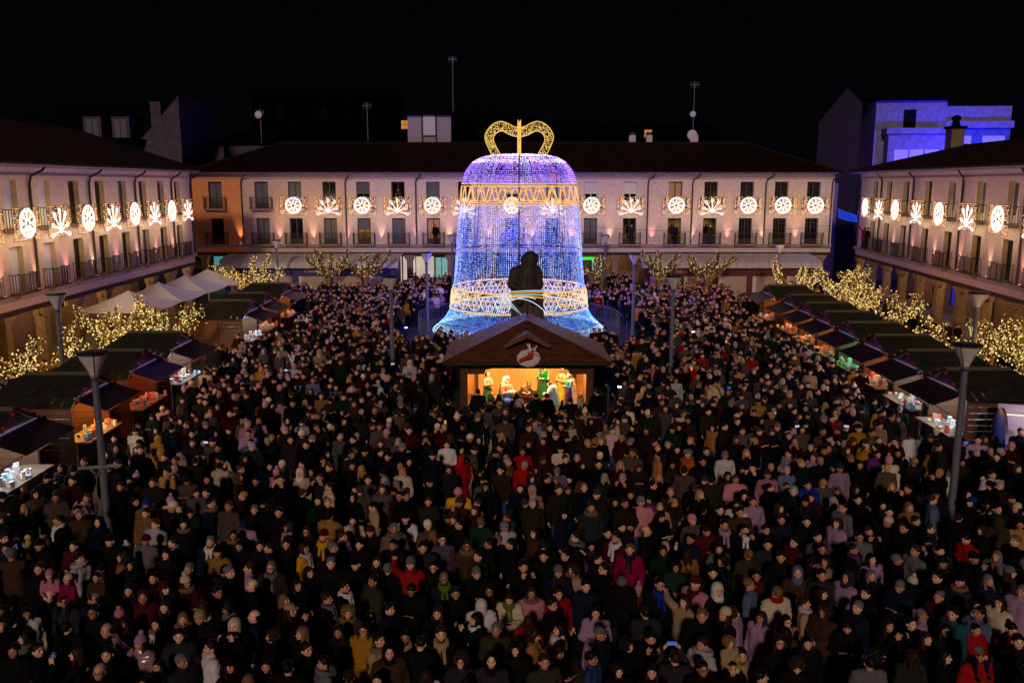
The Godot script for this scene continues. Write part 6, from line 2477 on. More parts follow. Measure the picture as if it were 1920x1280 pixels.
func phone(t: Transform3D, label: String, lit: Color, energy: float) -> void:
	while phone_labels.has(label):
		label += ", farther back"
	phone_labels[label] = true
	var o := thing("phone", label, "phone", t.origin, 0.0, "phones held up in the crowd")
	o.basis = t.basis
	var b := Mb.new()
	b.box(Vector3(-0.078, -0.038, -0.005), Vector3(0.078, 0.038, 0.005))
	part("case", b, mat("phone case", Color(0.03, 0.03, 0.04), 0.3), o)
	var s := Mb.new()
	s.box(Vector3(-0.072, -0.033, -0.0075), Vector3(0.072, 0.033, -0.005))
	part("screen", s, glow("phone screen %s" % lit, lit, energy), o)


func far_phones() -> void:  # the phones that show as points of light further back
	var cols := [Color(0.15, 0.45, 1.0), Color(1.0, 0.72, 0.45), Color(0.8, 0.82, 0.95), Color(0.9, 0.95, 1.0)]
	for p in [[Vector3(9.11, 1.66, -42.25), 3, "bright white phone light in the far crowd beyond the red-tent-side mid-square post"],
		[Vector3(3.95, 1.66, -30.48), 3, "bright white phone torch beside the hut, red tent side"],
		[Vector3(-5.49, 1.66, -43.54), 3, "bright white phone light in the crowd, parasol side of the bell"],
		[Vector3(10.12, 1.66, -39.60), 1, "small warm lit phone in the far crowd, past the mid-square post"],
		[Vector3(7.24, 1.66, -33.59), 1, "pale phone held flat above heads, mid crowd beyond the hut"],
		[Vector3(7.92, 1.66, -30.31), 0, "blue phone screen raised in the mid crowd, lit tree side"],
		[Vector3(8.53, 1.66, -26.85), 2, "pale phone held by someone in white, before the lit tree stalls"],
		[Vector3(8.77, 1.66, -25.31), 2, "lit phone seen edge-on in the crowd before the nearest lit tree stalls"],
		[Vector3(10.29, 1.66, -25.31), 2, "lit phone low in the crowd near the lit tree stalls"],
		[Vector3(13.07, 1.66, -23.61), 0, "small blue-lit phone just past the tallest lamp post"],
		[Vector3(-8.84, 1.66, -23.66), 2, "lit phone looked at near the parasol side stalls"],
		[Vector3(-2.08, 1.66, -25.72), 1, "wide warm phone raised just before the hut fence"],
		[Vector3(-7.81, 1.66, -30.48), 0, "blue phone screen raised high, parasol side of the hut"],
		[Vector3(-9.03, 1.66, -33.29), 2, "pale upright phone in the crowd past the violet awning"],
		[Vector3(-4.94, 1.66, -34.52), 2, "small pale phone beside the mid-square lamp post, parasol side"]]:
		phone(Transform3D(Basis(UP, PI + 0.4 * sin(p[0].x)) * (Basis(Vector3.BACK, PI / 2) if p[1] == 1 else Basis()), p[0]), p[2], cols[p[1]], 2.6 if p[1] == 3 else 0.7)


func crowd() -> void:
	var lines := PEOPLE.split("\n", false)
	for line in lines:
		var two := line.split("|")
		var f := two[0].split(" ")
		var at := Vector3(f[0].to_float(), 0, f[1].to_float())
		var turn := deg_to_rad(f[2].to_float())
		var size := f[3].to_float()
		var extras: Array = [] if f[9] == "-" else Array(f[9].split(","))
		var onto := f[10].to_int()
		if onto >= 0:
			var p: Node3D = people[onto]
			at = p.position + Vector3(0, 1.50 * p.scale.y - 0.86 * size, 0) + p.basis.orthonormalized() * Vector3(0, 0, -0.085)
			turn = p.rotation.y
		var o := make_person(at, turn, size, f[4], f[5], f[6], f[7], f[8], extras, two[1])
		people.append(o)
		if onto < 0:
			taken.append(Vector2(at.x, at.z))
		var who: String = two[1].replace("person in ", "").replace("small child in ", "").replace(", holding a phone up in both hands", "").replace(", looking down at a phone", "").replace(", one arm raised high", "").replace("seen from behind", "from behind")
		while (who.split(" ").size() > 11) and who.contains(","):
			who = who.substr(0, who.rfind(","))
		if f[8] == "p":
			phone(o.transform * Transform3D(Basis(), Vector3(0, 1.615, 0.33)), "phone of the one in " + who, Color(0.30, 0.45, 0.9), 0.5)
		elif f[8] == "t":
			phone(o.transform * Transform3D(Basis(Vector3.RIGHT, -1.25).scaled(Vector3(0.9, 1, 1)), Vector3(0, 1.225, 0.35)), "phone of the one in " + who, Color(0.7, 0.75, 0.9), 0.5)
		elif f[8] == "o" and (people.size() % 2 == 0):
			phone(o.transform * Transform3D(Basis(Vector3.BACK, PI / 2), Vector3(-0.255, 1.90, 0.30)), "phone of the one in " + who, Color(0.35, 0.5, 1.0), 0.6)


func crowd_free(x: float, z: float) -> bool:
	if x > -2.9 and x < 4.1 and z > -35.8 and z < -30.1:
		return false
	if Vector2(x - 0.43, z + 52.6).length() < 6.7:
		return false
	if absf(x - 0.43) < 7.2 and z > -53.0 and z < -43.2:
		return false
	if absf(x - 0.75) < 1.4 and absf(z + 42.0) < 1.4:
		return false
	for q in POSTS:
		if (absf(x - q.x) < 0.35 and absf(z - q.y) < 0.35) or (z > q.y and z < q.y * 0.88 and absf(x / z - q.x / q.y) * absf(z) < 0.36):
			return false
	return true


func crowd_cloth() -> StandardMaterial3D:
	var m := tinted("crowd cloth")
	m.metallic_specular = 0.2
	tinted("crowd hair", 0.7).metallic_specular = 0.25
	return m


func far_crowd() -> void:
	var spots_: Array = []
	for row in REST.split(";", false):
		var f := row.split(" ")
		spots_.append([f[0].to_float(), f[1].to_float(), deg_to_rad(f[2].to_float()), f[3]])
		taken.append(Vector2(f[0].to_float(), f[1].to_float()))
	var gaps := FastNoiseLite.new()
	gaps.seed = 8
	gaps.frequency = 0.18
	var zz := -14.0
	while zz > -70.5:
		var xx := -22.5
		while xx < 26.0:
			var x := xx + rng.randf_range(-0.32, 0.32)
			var z := zz + rng.randf_range(-0.30, 0.30)
			xx += 0.66
			var lo := -12.1
			var hi := 13.1
			if z < -33.0:
				hi = 13.9
			if z > -20.0:
				lo = -17.0
			if z > -25.0:
				hi = 17.0
			if z < -37.5 and z > -41.5:
				lo = -13.6
			if z < -54.5:
				lo = -16.5
				hi = 16.0
			if z < -64.5:
				lo = -8.6
				hi = 9.4
			var sparse := 1.0
			if x < lo or x > hi:
				var walk: bool = (x < -16.9 and x > -20.3 and z > -38.0 and z < -24.0) or (x > 20.5 and x < 24.0 and z < -36.0 and z > -66.0)
				if not walk or z > -24.0:
					continue
				sparse = 0.5
			if absf(x) > -z * 0.66 + 2.0 or rng.randf() > (0.88 + 0.35 * gaps.get_noise_2d(x * 2.0, z * 2.0)) * sparse or not crowd_free(x, z):
				continue
			if z > -34.0 and z < -27.8 and absf(x - 0.5) < 3.2 and rng.randf() < 0.45:
				continue
			var ok := true
			if z > -30.0:
				for q in taken:
					if absf(q.x - x) < 0.42 and absf(q.y - z) < 0.42:
						ok = false
						break
			if ok:
				var turn := rng.randf_range(-0.55, 0.55)
				var k := rng.randf()
				if k < 0.16:
					turn = rng.randf_range(-1.6, 1.6)
				elif k < 0.28 or (z < -26.0 and z > -31.0 and absf(x) < 5.0):
					turn = PI + rng.randf_range(-0.7, 0.7)
				spots_.append([x, z, turn, ""])
		zz -= 0.62
	var dull := ["black", "black", "black", "black", "charcoal", "charcoal", "navy", "navy", "brown", "olive", "burgundy", "darkgreen", "grey", "taupe"]
	var bright := ["lilac", "cream", "white", "pink", "beige", "tan", "red", "slate", "lightgrey", "mustard", "cream", "lilac", "camel", "beige", "lightgrey"]
	var protos := [["s", "jacket", false], ["s", "long", true], ["h", "puffer", false], ["t", "jacket", true], ["p", "jacket", false], ["s", "puffer", true]]
	var share := [0.32, 0.56, 0.72, 0.82, 0.90, 1.0]
	var root := thing("distant_crowd", "dense crowd in winter coats filling the square beyond the nearest rows", "crowd")
	root.set_meta("kind", "stuff")
	var at: Array = []
	var col: Array = []
	var skins: Array = []
	var legs: Array = []
	var tops := {"short": [], "long": [], "tied": [], "beanie": [], "bobble": [], "hood": []}
	var topc := {"short": [], "long": [], "tied": [], "beanie": [], "bobble": [], "hood": []}
	for p in protos:
		at.append([])
		col.append([])
		skins.append([])
		legs.append([])
	for s in spots_:
		var k := 0
		var r := rng.randf()
		while share[k] < r:
			k += 1
		var size := rng.randf_range(0.90, 1.05) * (0.97 if protos[k][2] else 1.03)
		if rng.randf() < 0.05:
			size *= 0.75
		var t := Transform3D(Basis(UP, s[2]).scaled(Vector3(size * rng.randf_range(0.96, 1.08), size, size)), Vector3(s[0], 0, s[1]))
		var c: String = s[3]
		if not COATS.has(c):
			c = dull[rng.randi() % dull.size()] if rng.randf() < 0.87 else bright[rng.randi() % bright.size()]
		var lc: Color = (COATS[c] as Color).srgb_to_linear()
		lc = lc * rng.randf_range(0.7, 1.3) * (0.35 if c in dull else 0.7)
		at[k].append(t)
		col[k].append(lc)
		skins[k].append((SKINS[rng.randi() % 4] as Color).srgb_to_linear())
		legs[k].append((COATS[["black", "charcoal", "denim", "navy"][rng.randi() % 4]] as Color).srgb_to_linear())
		var top := "short"
		var tr := rng.randf()
		if tr < 0.17:
			top = "beanie"
		elif tr < 0.23:
			top = "bobble"
		elif tr < 0.28:
			top = "hood"
		elif protos[k][2]:
			top = "long" if tr < 0.80 else "tied"
		var tc: Color
		if top in ["beanie", "bobble"]:
			tc = COATS[["cream", "charcoal", "grey", "black", "black", "navy", "pink", "taupe", "lilac", "charcoal"][rng.randi() % 10]]
		elif top == "hood":
			tc = COATS[c]
		else:
			tc = HAIRS[["dark", "dark", "black", "brown", "brown", "dark", "black", "blond", "grey"][rng.randi() % 9]]
		tops[top].append([t, k])
		topc[top].append(tc.srgb_to_linear())
	for k in protos.size():
		var three := body_surfaces(protos[k][0], protos[k][1], protos[k][2])
		scatter("coats", surfaces_mesh([three[0]]), crowd_cloth(), at[k], col[k], root)
		scatter("trousers", surfaces_mesh([three[1]]), crowd_cloth(), at[k], legs[k], root)
		scatter("faces_and_hands", surfaces_mesh([three[2]]), tinted("crowd skin", 0.6), at[k], skins[k], root)
	for top in tops:
		for d in [false, true]:
			var where: Array = []
			var cc: Array = []
			for i in tops[top].size():
				if (protos[tops[top][i][1]][0] == "t") == d:
					where.append(tops[top][i][0])
					cc.append(topc[top][i])
			if where.size():
				scatter("hair_and_hats", head_mesh(top, d, false), tinted("crowd hair", 0.7), where, cc, root)
	print("crowd ", spots_.size())


const REST := "3.5 -19.1 0 beige;-5.8 -19.2 -62 black;-2.0 -19.3 0 olive;-3.3 -19.3 -62 beige;-8.2 -19.4 0 cream;-8.7 -19.4 0 beige;8.3 -19.4 0 black;-10.2 -19.4 0 plaid;" + \
	"8.9 -19.4 0 navy;10.2 -19.5 0 charcoal;-9.1 -19.6 62 black;2.5 -19.6 0 black;5.6 -19.6 0 black;-1.3 -19.6 180 yellow;-6.6 -19.8 -62 charcoal;2.9 -19.8 0 black;" + \
	"3.4 -19.8 -62 purple;-4.5 -19.9 -62 cream;-11.2 -19.9 0 brown;-11.7 -19.9 62 taupe;9.7 -19.9 -62 black;11.2 -19.9 0 black;0.2 -20.0 0 navy;-2.6 -20.0 0 black;" + \
	"-3.2 -20.0 0 grey;0.5 -20.0 0 beige;1.4 -20.2 0 darkgreen;1.8 -20.2 0 navy;7.4 -20.3 0 blue;-9.8 -20.3 0 black;6.9 -20.4 0 black;7.8 -20.4 180 grey;" + \
	"-5.8 -20.4 0 black;12.0 -20.4 180 black;6.5 -20.4 62 black;-11.1 -20.5 0 burgundy;0.9 -20.6 62 black;-12.4 -20.6 -62 burgundy;12.4 -20.6 -62 charcoal;-6.5 -20.6 0 black;" + \
	"-4.9 -20.7 0 charcoal;-2.1 -20.7 -62 black;5.7 -20.7 0 pink;-8.3 -20.8 0 taupe;-7.8 -20.8 0 black;-3.7 -20.9 0 grey;11.0 -21.0 -62 black;3.8 -21.0 0 black;" + \
	"6.6 -21.0 0 pink;-5.5 -21.1 0 cream;0.5 -21.1 62 blue;5.6 -21.1 0 olive;-4.1 -21.1 0 black;-11.8 -21.1 62 lightgrey;-6.2 -21.4 0 pink;-7.1 -21.4 62 black;" + \
	"-0.8 -21.4 62 black;-11.5 -21.4 0 black;2.3 -21.6 0 black;8.7 -21.6 0 lilac;7.3 -21.6 0 slate;-9.0 -21.7 0 white;1.2 -21.7 180 plaid;9.3 -21.8 0 black;" + \
	"-7.8 -21.8 180 cream;2.9 -21.8 0 burgundy;5.1 -21.8 0 black;3.4 -21.9 0 charcoal;6.2 -21.9 0 black;7.0 -22.0 0 black;9.2 -22.1 180 navy;8.4 -22.2 0 black;" + \
	"-8.6 -22.2 180 charcoal;7.8 -22.4 0 black;12.0 -22.5 0 cream;8.3 -22.5 -62 lilac;-7.4 -22.6 62 black;-2.2 -22.6 0 navy;5.9 -22.6 0 white;5.4 -22.7 0 black;" + \
	"4.9 -22.8 -62 orange;-6.8 -22.9 0 black;10.3 -23.0 0 purple;6.6 -23.0 0 black;0.3 -23.2 0 red;1.4 -23.5 0 cream;-1.9 -23.9 0 white;-0.3 -24.0 -62 white;" + \
	"3.1 -25.3 0 silver;"
# one line for each of the nearest people: place, turn, size, coat, cut, head, colour, pose, extras, on whose shoulders | label
const PEOPLE := "-7.26 -11.79 193 0.98 white long long dark s - -1|person in white long coat with long dark hair, seen from behind\n" + \
	"-6.31 -11.88 3 1.05 black jacket bald dark s glasses -1|person in black jacket with receding dark hair and glasses\n" + \
	"-0.69 -11.88 174 0.94 brown long long dark s - -1|person in brown long coat with long dark hair, seen from behind\n" + \
	"-5.65 -11.88 0 0.93 black long long dark s glasses -1|person in black coat with long dark hair, in front of the shiny silver pink coat\n" + \
	"-4.03 -11.91 179 0.96 brown puffer long blond s - -1|person in brown padded coat with long blond hair, seen from behind\n" + \
	"3.84 -11.91 74 0.99 black jacket short dark s - -1|person in black coat, right of the beige coat and curly blond hair\n" + \
	"-2.07 -11.95 -5 0.94 black long long black s - -1|person in black long coat with long black hair\n" + \
	"-2.51 -11.99 184 0.97 black jacket tied brown s - -1|person in black jacket with tied-back brown hair, seen from behind\n" + \
	"3.39 -12.02 15 1.04 black jacket short dark s - -1|person in black jacket with short dark hair, with a child on the shoulders\n" + \
	"-3.45 -12.02 180 1.06 black long short black s - -1|person in black long coat with short black hair, seen from behind\n" + \
	"2.95 -12.02 7 1.03 black puffer short dark s glasses -1|person in black padded coat with short dark hair and glasses\n" + \
	"-1.34 -12.06 195 0.95 white long long brown s - -1|person in white long coat with long brown hair, seen from behind\n" + \
	"2.17 -12.06 -14 0.98 black puffer long dark s - -1|person in black padded coat with long dark hair\n" + \
	"0.51 -12.19 15 1.04 olive jacket short brown s - -1|person in olive jacket with short brown hair\n" + \
	"8.06 -12.20 16 0.97 black long curly dark h - -1|person in black long coat with curly dark hair, hands clasped in front\n" + \
	"-4.42 -12.21 50 0.99 black jacket cap black s - -1|person in black jacket with black cap, turned to the right\n" + \
	"5.59 -12.21 179 1.04 grey jacket short dark s - -1|person in grey jacket with short dark hair, seen from behind\n" + \
	"1.68 -12.23 1 0.93 black long curly dark s - -1|person in black long coat with curly dark hair\n" + \
	"-0.32 -12.25 -7 1.03 charcoal jacket hood black s - -1|person in charcoal jacket with black hood up\n" + \
	"-5.17 -12.26 65 1.02 charcoal puffer short grey s - -1|person in charcoal padded coat with short grey hair, turned to the right\n" + \
	"-2.98 -12.26 -62 1.00 grey long short black s furhood -1|person in grey long coat with short black hair and hood down, turned to the left\n" + \
	"4.49 -12.28 -15 0.98 black jacket curly brown t - -1|person in black jacket with curly brown hair, looking down at a phone\n" + \
	"-5.61 -12.32 -8 0.94 black long long dark s - -1|person in black coat, in front of the shiny silver pink coat\n" + \
	"-0.81 -12.32 -4 1.00 charcoal jacket curly brown s glasses -1|person in charcoal jacket with curly brown hair and glasses\n" + \
	"2.57 -12.32 177 1.05 charcoal jacket short brown p - -1|person in charcoal jacket with short brown hair, holding a phone up in both hands\n" + \
	"-3.89 -12.33 -1 0.94 black jacket long dark s - -1|person in black coat, right of the brown coat and long blond hair\n" + \
	"7.37 -12.35 12 1.06 multicolour jacket beanie grey s - -1|person in red, blue and yellow jacket with grey knitted hat\n" + \
	"-6.43 -12.40 3 1.04 black puffer short dark s - -1|person in black padded coat with short dark hair, left of the shiny silver pink coat\n" + \
	"1.29 -12.45 64 0.98 denim jacket short dark s - -1|person in denim blue jacket with short dark hair, turned to the right\n" + \
	"-1.96 -12.48 15 1.03 brown puffer hood black s - -1|person in brown padded coat with black hood up\n" + \
	"3.67 -12.48 1 1.00 black jacket short black s scarf:beige -1|person in black jacket with short black hair and beige scarf\n" + \
	"6.40 -12.52 186 0.99 charcoal jacket long brown s - -1|person in charcoal jacket with long brown hair, seen from behind\n" + \
	"-7.02 -12.55 -74 0.99 black long long brown p - -1|person in black long coat with long brown hair, holding a phone up in both hands\n" + \
	"5.91 -12.55 69 0.98 black puffer curly dark s - -1|person in black padded coat with curly dark hair, turned to the right\n" + \
	"-4.87 -12.58 -54 1.05 white jacket short dark s - -1|person in white jacket with short dark hair, turned to the left\n" + \
	"-3.29 -12.58 55 1.03 black puffer short dark s - -1|person in black padded coat with short dark hair, left of the bear ears\n" + \
	"-7.62 -12.59 68 1.02 black jacket short dark s - -1|person in black coat, in front of the magenta coat and cream knitted hat\n" + \
	"7.01 -12.60 47 0.94 black jacket long dark s - -1|person in black jacket with long dark hair, turned to the right\n" + \
	"-8.06 -12.64 3 0.99 black jacket short dark s - -1|person in black coat, in front of the pink coat and pink knitted hat\n" + \
	"0.06 -12.72 -10 0.98 black jacket curly dark s - -1|person in black jacket with curly dark hair\n" + \
	"-1.49 -12.74 167 1.03 black puffer short dark t - -1|person in black padded coat with short dark hair, looking down at a phone\n" + \
	"0.74 -12.75 49 0.96 black jacket long dark t - -1|person in black jacket with long dark hair, looking down at a phone\n" + \
	"3.09 -12.76 -53 1.02 lightgrey long short brown s furhood -1|person in light grey long coat with short brown hair and hood down\n" + \
	"8.26 -12.78 -10 1.04 black jacket short dark s - -1|person in black jacket with short dark hair, right of the red, blue and yellow coat\n" + \
	"1.90 -12.79 48 1.00 black long curly dark s - -1|person in black long coat with curly dark hair, turned to the right\n" + \
	"-6.13 -12.88 -13 0.99 silver puffer bobble lilac o - -1|person in shiny silver pink padded coat with lilac bobble hat, one arm raised high\n" + \
	"4.42 -12.94 5 0.98 black jacket long dark s glasses -1|person in black jacket with long dark hair and glasses\n" + \
	"-5.50 -12.96 14 1.04 charcoal long short dark s - -1|person in charcoal long coat with short dark hair\n" + \
	"4.89 -12.96 -1 0.96 black puffer long black s - -1|person in black padded coat with long black hair\n" + \
	"2.30 -12.97 -0 1.00 black jacket short dark p - -1|person in black jacket with short dark hair, right of the navy coat and grey cap\n" + \
	"-2.18 -12.98 56 0.99 beige long tied dark s fur -1|person in beige long coat with tied-back dark hair and fur collar, turned to the right\n" + \
	"-1.18 -13.06 8 1.03 black long short brown s scarf:beige -1|person in black long coat with short brown hair and beige scarf\n" + \
	"1.49 -13.09 59 1.02 navy jacket cap grey s - -1|person in navy jacket with grey cap, turned to the right\n" + \
	"-6.78 -13.12 14 1.04 black jacket bald dark h - -1|person in black jacket with receding dark hair, hands clasped in front\n" + \
	"6.95 -13.13 15 0.95 black long long brown s - -1|person in black coat, in front of the lilac coat and tied-back grey hair\n" + \
	"-4.03 -13.13 -62 0.98 black long curly brown h - -1|person in black long coat with curly brown hair, hands clasped in front\n" + \
	"-1.80 -13.19 7 0.94 black jacket tied dark s scarf:beige -1|person in black jacket with tied-back dark hair and beige scarf\n" + \
	"-8.23 -13.21 -54 0.93 grey puffer long dark s fur -1|person in grey padded coat with long dark hair and fur collar, turned to the left\n" + \
	"-3.56 -13.22 -51 0.98 black puffer long blond s - -1|person in black padded coat with long blond hair, turned to the left\n" + \
	"-0.27 -13.24 -7 1.01 olive jacket short grey s - -1|person in olive jacket with short grey hair\n" + \
	"-2.51 -13.30 -13 0.99 mustard puffer long dark s glasses -1|person in mustard padded coat with long dark hair and glasses\n" + \
	"7.35 -13.31 -11 0.98 black long long dark s - -1|person in black coat, in front of the teal coat and short dark hair\n" + \
	"-8.66 -13.31 52 1.04 black long short brown s - -1|person in black long coat with short brown hair, turned to the right\n" + \
	"4.64 -13.32 173 0.96 brown puffer long dark s - -1|person in brown padded coat with long dark hair, seen from behind\n" + \
	"0.36 -13.33 76 0.93 camel long long brown t - -1|person in camel long coat with long brown hair, looking down at a phone\n" + \
	"-4.73 -13.35 -5 1.01 black long hood cream p - -1|person in black long coat with cream hood up, holding a phone up in both hands\n" + \
	"8.46 -13.35 4 1.00 burgundy jacket tied dark t - -1|person in burgundy jacket with tied-back dark hair, looking down at a phone\n" + \
	"-2.95 -13.35 -12 0.95 black jacket long dark h - -1|person in black jacket with long dark hair, hands clasped in front\n" + \
	"-7.56 -13.39 170 1.00 black jacket short dark s - -1|person in black jacket with short dark hair, seen from behind\n" + \
	"0.79 -13.44 -71 0.95 mustard puffer long dark h scarf:white -1|person in mustard padded coat with long dark hair and white scarf, hands clasped in front\n" + \
	"6.46 -13.48 19 0.98 black jacket long dark p - -1|person in black jacket with long dark hair, holding a phone up in both hands\n" + \
	"5.77 -13.53 -22 0.96 black long long dark t - -1|person in black long coat with long dark hair, looking down at a phone\n" + \
	"-6.71 -13.55 -13 0.97 black jacket long brown s scarf:burgundy -1|person in black jacket with long brown hair and burgundy scarf\n" + \
	"3.27 -13.56 -13 1.06 black long short blond s - -1|person in black long coat with short blond hair\n" + \
	"-5.38 -13.56 5 1.04 black puffer beanie beige h - -1|person in black padded coat with beige knitted hat, hands clasped in front\n" + \
	"6.89 -13.56 15 0.97 black jacket tied dark s - -1|person in black jacket with tied-back dark hair, left of the charcoal coat and black cap\n" + \
	"-6.16 -13.62 -15 0.95 black puffer long dark s scarf:white,fur -1|person in black padded coat with long dark hair, behind the shiny silver pink coat\n" + \
	"3.68 -13.71 -61 1.03 black jacket beanie cream h - -1|person in black jacket with cream knitted hat, hands clasped in front\n" + \
	"4.80 -13.73 14 0.94 pink jacket long dark s glasses -1|person in pink jacket with long dark hair and glasses\n" + \
	"8.12 -13.74 -69 1.04 slate jacket short dark s - -1|person in slate blue jacket with short dark hair, turned to the left\n" + \
	"-7.31 -13.76 -8 1.04 black jacket short dark s glasses -1|person in black jacket with short dark hair and glasses\n" + \
	"-4.53 -13.76 -67 0.99 navy jacket bald dark s - -1|person in navy jacket with receding dark hair, turned to the left\n" + \
	"7.68 -13.76 -52 1.02 teal jacket short dark s - -1|person in teal jacket with short dark hair, turned to the left\n" + \
	"0.28 -13.77 188 0.94 red jacket long red s - -1|person in red jacket with long red hair, seen from behind\n" + \
	"-5.76 -13.79 15 0.95 black long long blond s fur -1|person in black long coat with long blond hair and fur collar\n" + \
	"-3.85 -13.80 68 1.05 black puffer cap beige p - -1|person in black padded coat with beige cap, holding a phone up in both hands\n" + \
	"-0.67 -13.80 -54 0.94 black puffer long dark p scarf:white -1|person in black padded coat with long dark hair, left of the camel coat\n" + \
	"2.34 -13.85 185 1.02 charcoal jacket short dark s - -1|person in charcoal jacket with short dark hair, seen from behind\n" + \
	"-1.31 -13.87 -12 0.99 black puffer long brown s - -1|person in black padded coat with long brown hair\n" + \
	"4.38 -13.89 -48 0.93 lilac long long brown s - -1|person in lilac long coat with long brown hair, turned to the left\n" + \
	"-8.56 -13.90 48 0.97 white jacket long dark s - -1|person in white jacket with long dark hair, turned to the right\n" + \
	"5.49 -13.90 -56 1.00 brown puffer curly brown h - -1|person in brown padded coat with curly brown hair, hands clasped in front\n" + \
	"-6.92 -13.94 190 0.96 burgundy jacket bobble pink s - -1|person in burgundy jacket with pink bobble hat, seen from behind\n" + \
	"-2.90 -13.95 8 0.97 brown jacket curly blond s fur -1|person in brown jacket with curly blond hair and fur collar\n" + \
	"1.48 -13.95 -7 0.97 lilac long long dark h - -1|person in lilac long coat with long dark hair, hands clasped in front\n" + \
	"7.28 -13.96 55 0.94 lilac puffer tied grey s - -1|person in lilac padded coat with tied-back grey hair, turned to the right\n" + \
	"-2.16 -13.99 65 1.00 navy puffer short dark s - -1|person in navy padded coat with short dark hair, turned to the right\n" + \
	"3.97 -14.04 59 0.94 lilac puffer curly brown s - -1|person in lilac padded coat with curly brown hair, turned to the right\n" + \
	"6.13 -14.05 -59 1.00 navy jacket short grey s - -1|person in navy jacket with short grey hair, turned to the left\n" + \
	"-7.98 -14.14 -15 1.04 charcoal long short dark s - -1|person in charcoal long coat with short dark hair, with a child on the shoulders\n" + \
	"-5.52 -14.16 186 0.99 cream long long brown s - -1|person in cream long coat with long brown hair, seen from behind\n" + \
	"-7.46 -14.17 -4 1.06 navy jacket short grey s - -1|person in navy jacket with short grey hair, with a child on the shoulders\n" + \
	"-6.24 -14.18 2 0.96 black long long brown s - -1|person in black long coat with long brown hair, behind the shiny silver pink coat\n" + \
	"0.74 -14.19 47 0.99 black jacket short dark s glasses -1|person in black jacket with short dark hair and glasses, turned to the right\n" + \
	"-5.08 -14.19 -55 0.96 black puffer long dark t scarf:grey -1|person in black padded coat with long dark hair and grey scarf\n" + \
	"-9.16 -14.19 11 0.96 black puffer curly dark t - -1|person in black padded coat with curly dark hair, looking down at a phone\n" + \
	"-0.56 -14.23 188 0.98 white puffer hood white s - -1|person in white padded coat with white hood up, seen from behind\n" + \
	"8.36 -14.24 12 0.95 black jacket tied dark s scarf:striped -1|person in black jacket with tied-back dark hair and striped scarf\n" + \
	"8.80 -14.29 -62 0.98 cream puffer long dark s - -1|person in cream padded coat with long dark hair, turned to the left\n" + \
	"-6.66 -14.29 12 1.04 burgundy puffer hood burgundy s - -1|person in burgundy padded coat with burgundy hood up\n" + \
	"5.33 -14.34 68 0.96 beige long tied brown s scarf:striped -1|person in beige long coat with tied-back brown hair and striped scarf, turned to the right\n" + \
	"-3.34 -14.38 73 1.00 black puffer short brown s scarf:grey -1|person in black padded coat with short brown hair and grey scarf, turned to the right\n" + \
	"3.14 -14.45 -47 0.94 beige puffer long brown o - -1|person in beige padded coat with long brown hair, one arm raised high\n" + \
	"7.78 -14.46 -54 0.99 burgundy jacket tied grey s - -1|person in burgundy jacket with tied-back grey hair, turned to the left\n" + \
	"-8.46 -14.49 12 0.99 black puffer bald grey s - -1|person in black padded coat with receding grey hair, with a child on the shoulders\n" + \
	"-4.16 -14.54 75 0.93 black puffer long blond s - -1|person in black padded coat with long blond hair, turned to the right\n" + \
	"-0.05 -14.57 -4 0.96 cream long long dark t scarf:green -1|person in cream long coat with long dark hair and green scarf\n" + \
	"-5.40 -14.58 48 1.01 black puffer short dark s - -1|person in black coat, right of the cream coat and long brown hair\n" + \
	"4.86 -14.59 193 1.02 cream puffer short blond s scarf:red -1|person in cream padded coat with short blond hair and red scarf, seen from behind\n" + \
	"6.50 -14.59 -66 1.00 black puffer short black s - -1|person in black coat, right of the lilac coat and charcoal hood up\n" + \
	"-2.65 -14.61 -14 0.63 brown jacket ears white c - -1|small child in brown jacket with dark hair and white bear ears\n" + \
	"3.81 -14.63 12 1.02 black jacket hood white s - -1|person in black jacket with white hood up\n" + \
	"9.40 -14.64 -54 1.00 lilac puffer short grey s - -1|person in lilac padded coat with short grey hair, turned to the left\n" + \
	"-6.40 -14.65 55 1.04 black jacket beanie burgundy s - -1|person in black jacket with burgundy knitted hat, turned to the right\n" + \
	"-1.04 -14.65 9 0.97 black puffer tied dark h - -1|person in black padded coat with tied-back dark hair, hands clasped in front\n" + \
	"-1.85 -14.70 -10 1.02 black jacket short dark t glasses -1|person in black jacket with short dark hair and glasses, looking down at a phone\n" + \
	"5.77 -14.70 48 0.96 black long long dark s - -1|person in black long coat with long dark hair, in front of the blue coat\n" + \
	"0.36 -14.71 2 0.96 pink puffer long brown s fur -1|person in pink padded coat with long brown hair and fur collar\n" + \
	"2.75 -14.75 7 1.06 black long short dark s scarf:blue -1|person in black long coat with short dark hair and blue scarf\n" + \
	"-3.10 -14.75 67 1.03 black puffer short dark s scarf:white -1|person in black padded coat with short dark hair and white scarf, turned to the right\n" + \
	"-7.15 -14.79 9 0.97 black jacket long dark s - -1|person in black jacket with long dark hair, behind the burgundy coat and pink bobble hat\n" + \
	"3.41 -14.80 -50 1.06 pink puffer beanie burgundy s scarf:burgundy -1|person in pink padded coat with burgundy knitted hat and burgundy scarf, turned to the left\n" + \
	"1.38 -14.80 11 1.02 navy jacket short black s - -1|person in navy jacket with short black hair\n" + \
	"-0.42 -14.81 -13 0.96 black long long dark s glasses -1|person in black long coat with long dark hair, left of the camel coat\n" + \
	"-4.89 -14.86 -61 1.01 black jacket bald grey s - -1|person in black jacket with receding grey hair, turned to the left\n" + \
	"2.06 -14.86 164 1.05 black jacket beanie grey s - -1|person in black jacket with grey knitted hat, seen from behind\n" + \
	"7.28 -14.88 -50 1.00 navy puffer short grey t - -1|person in navy padded coat with short grey hair, looking down at a phone\n" + \
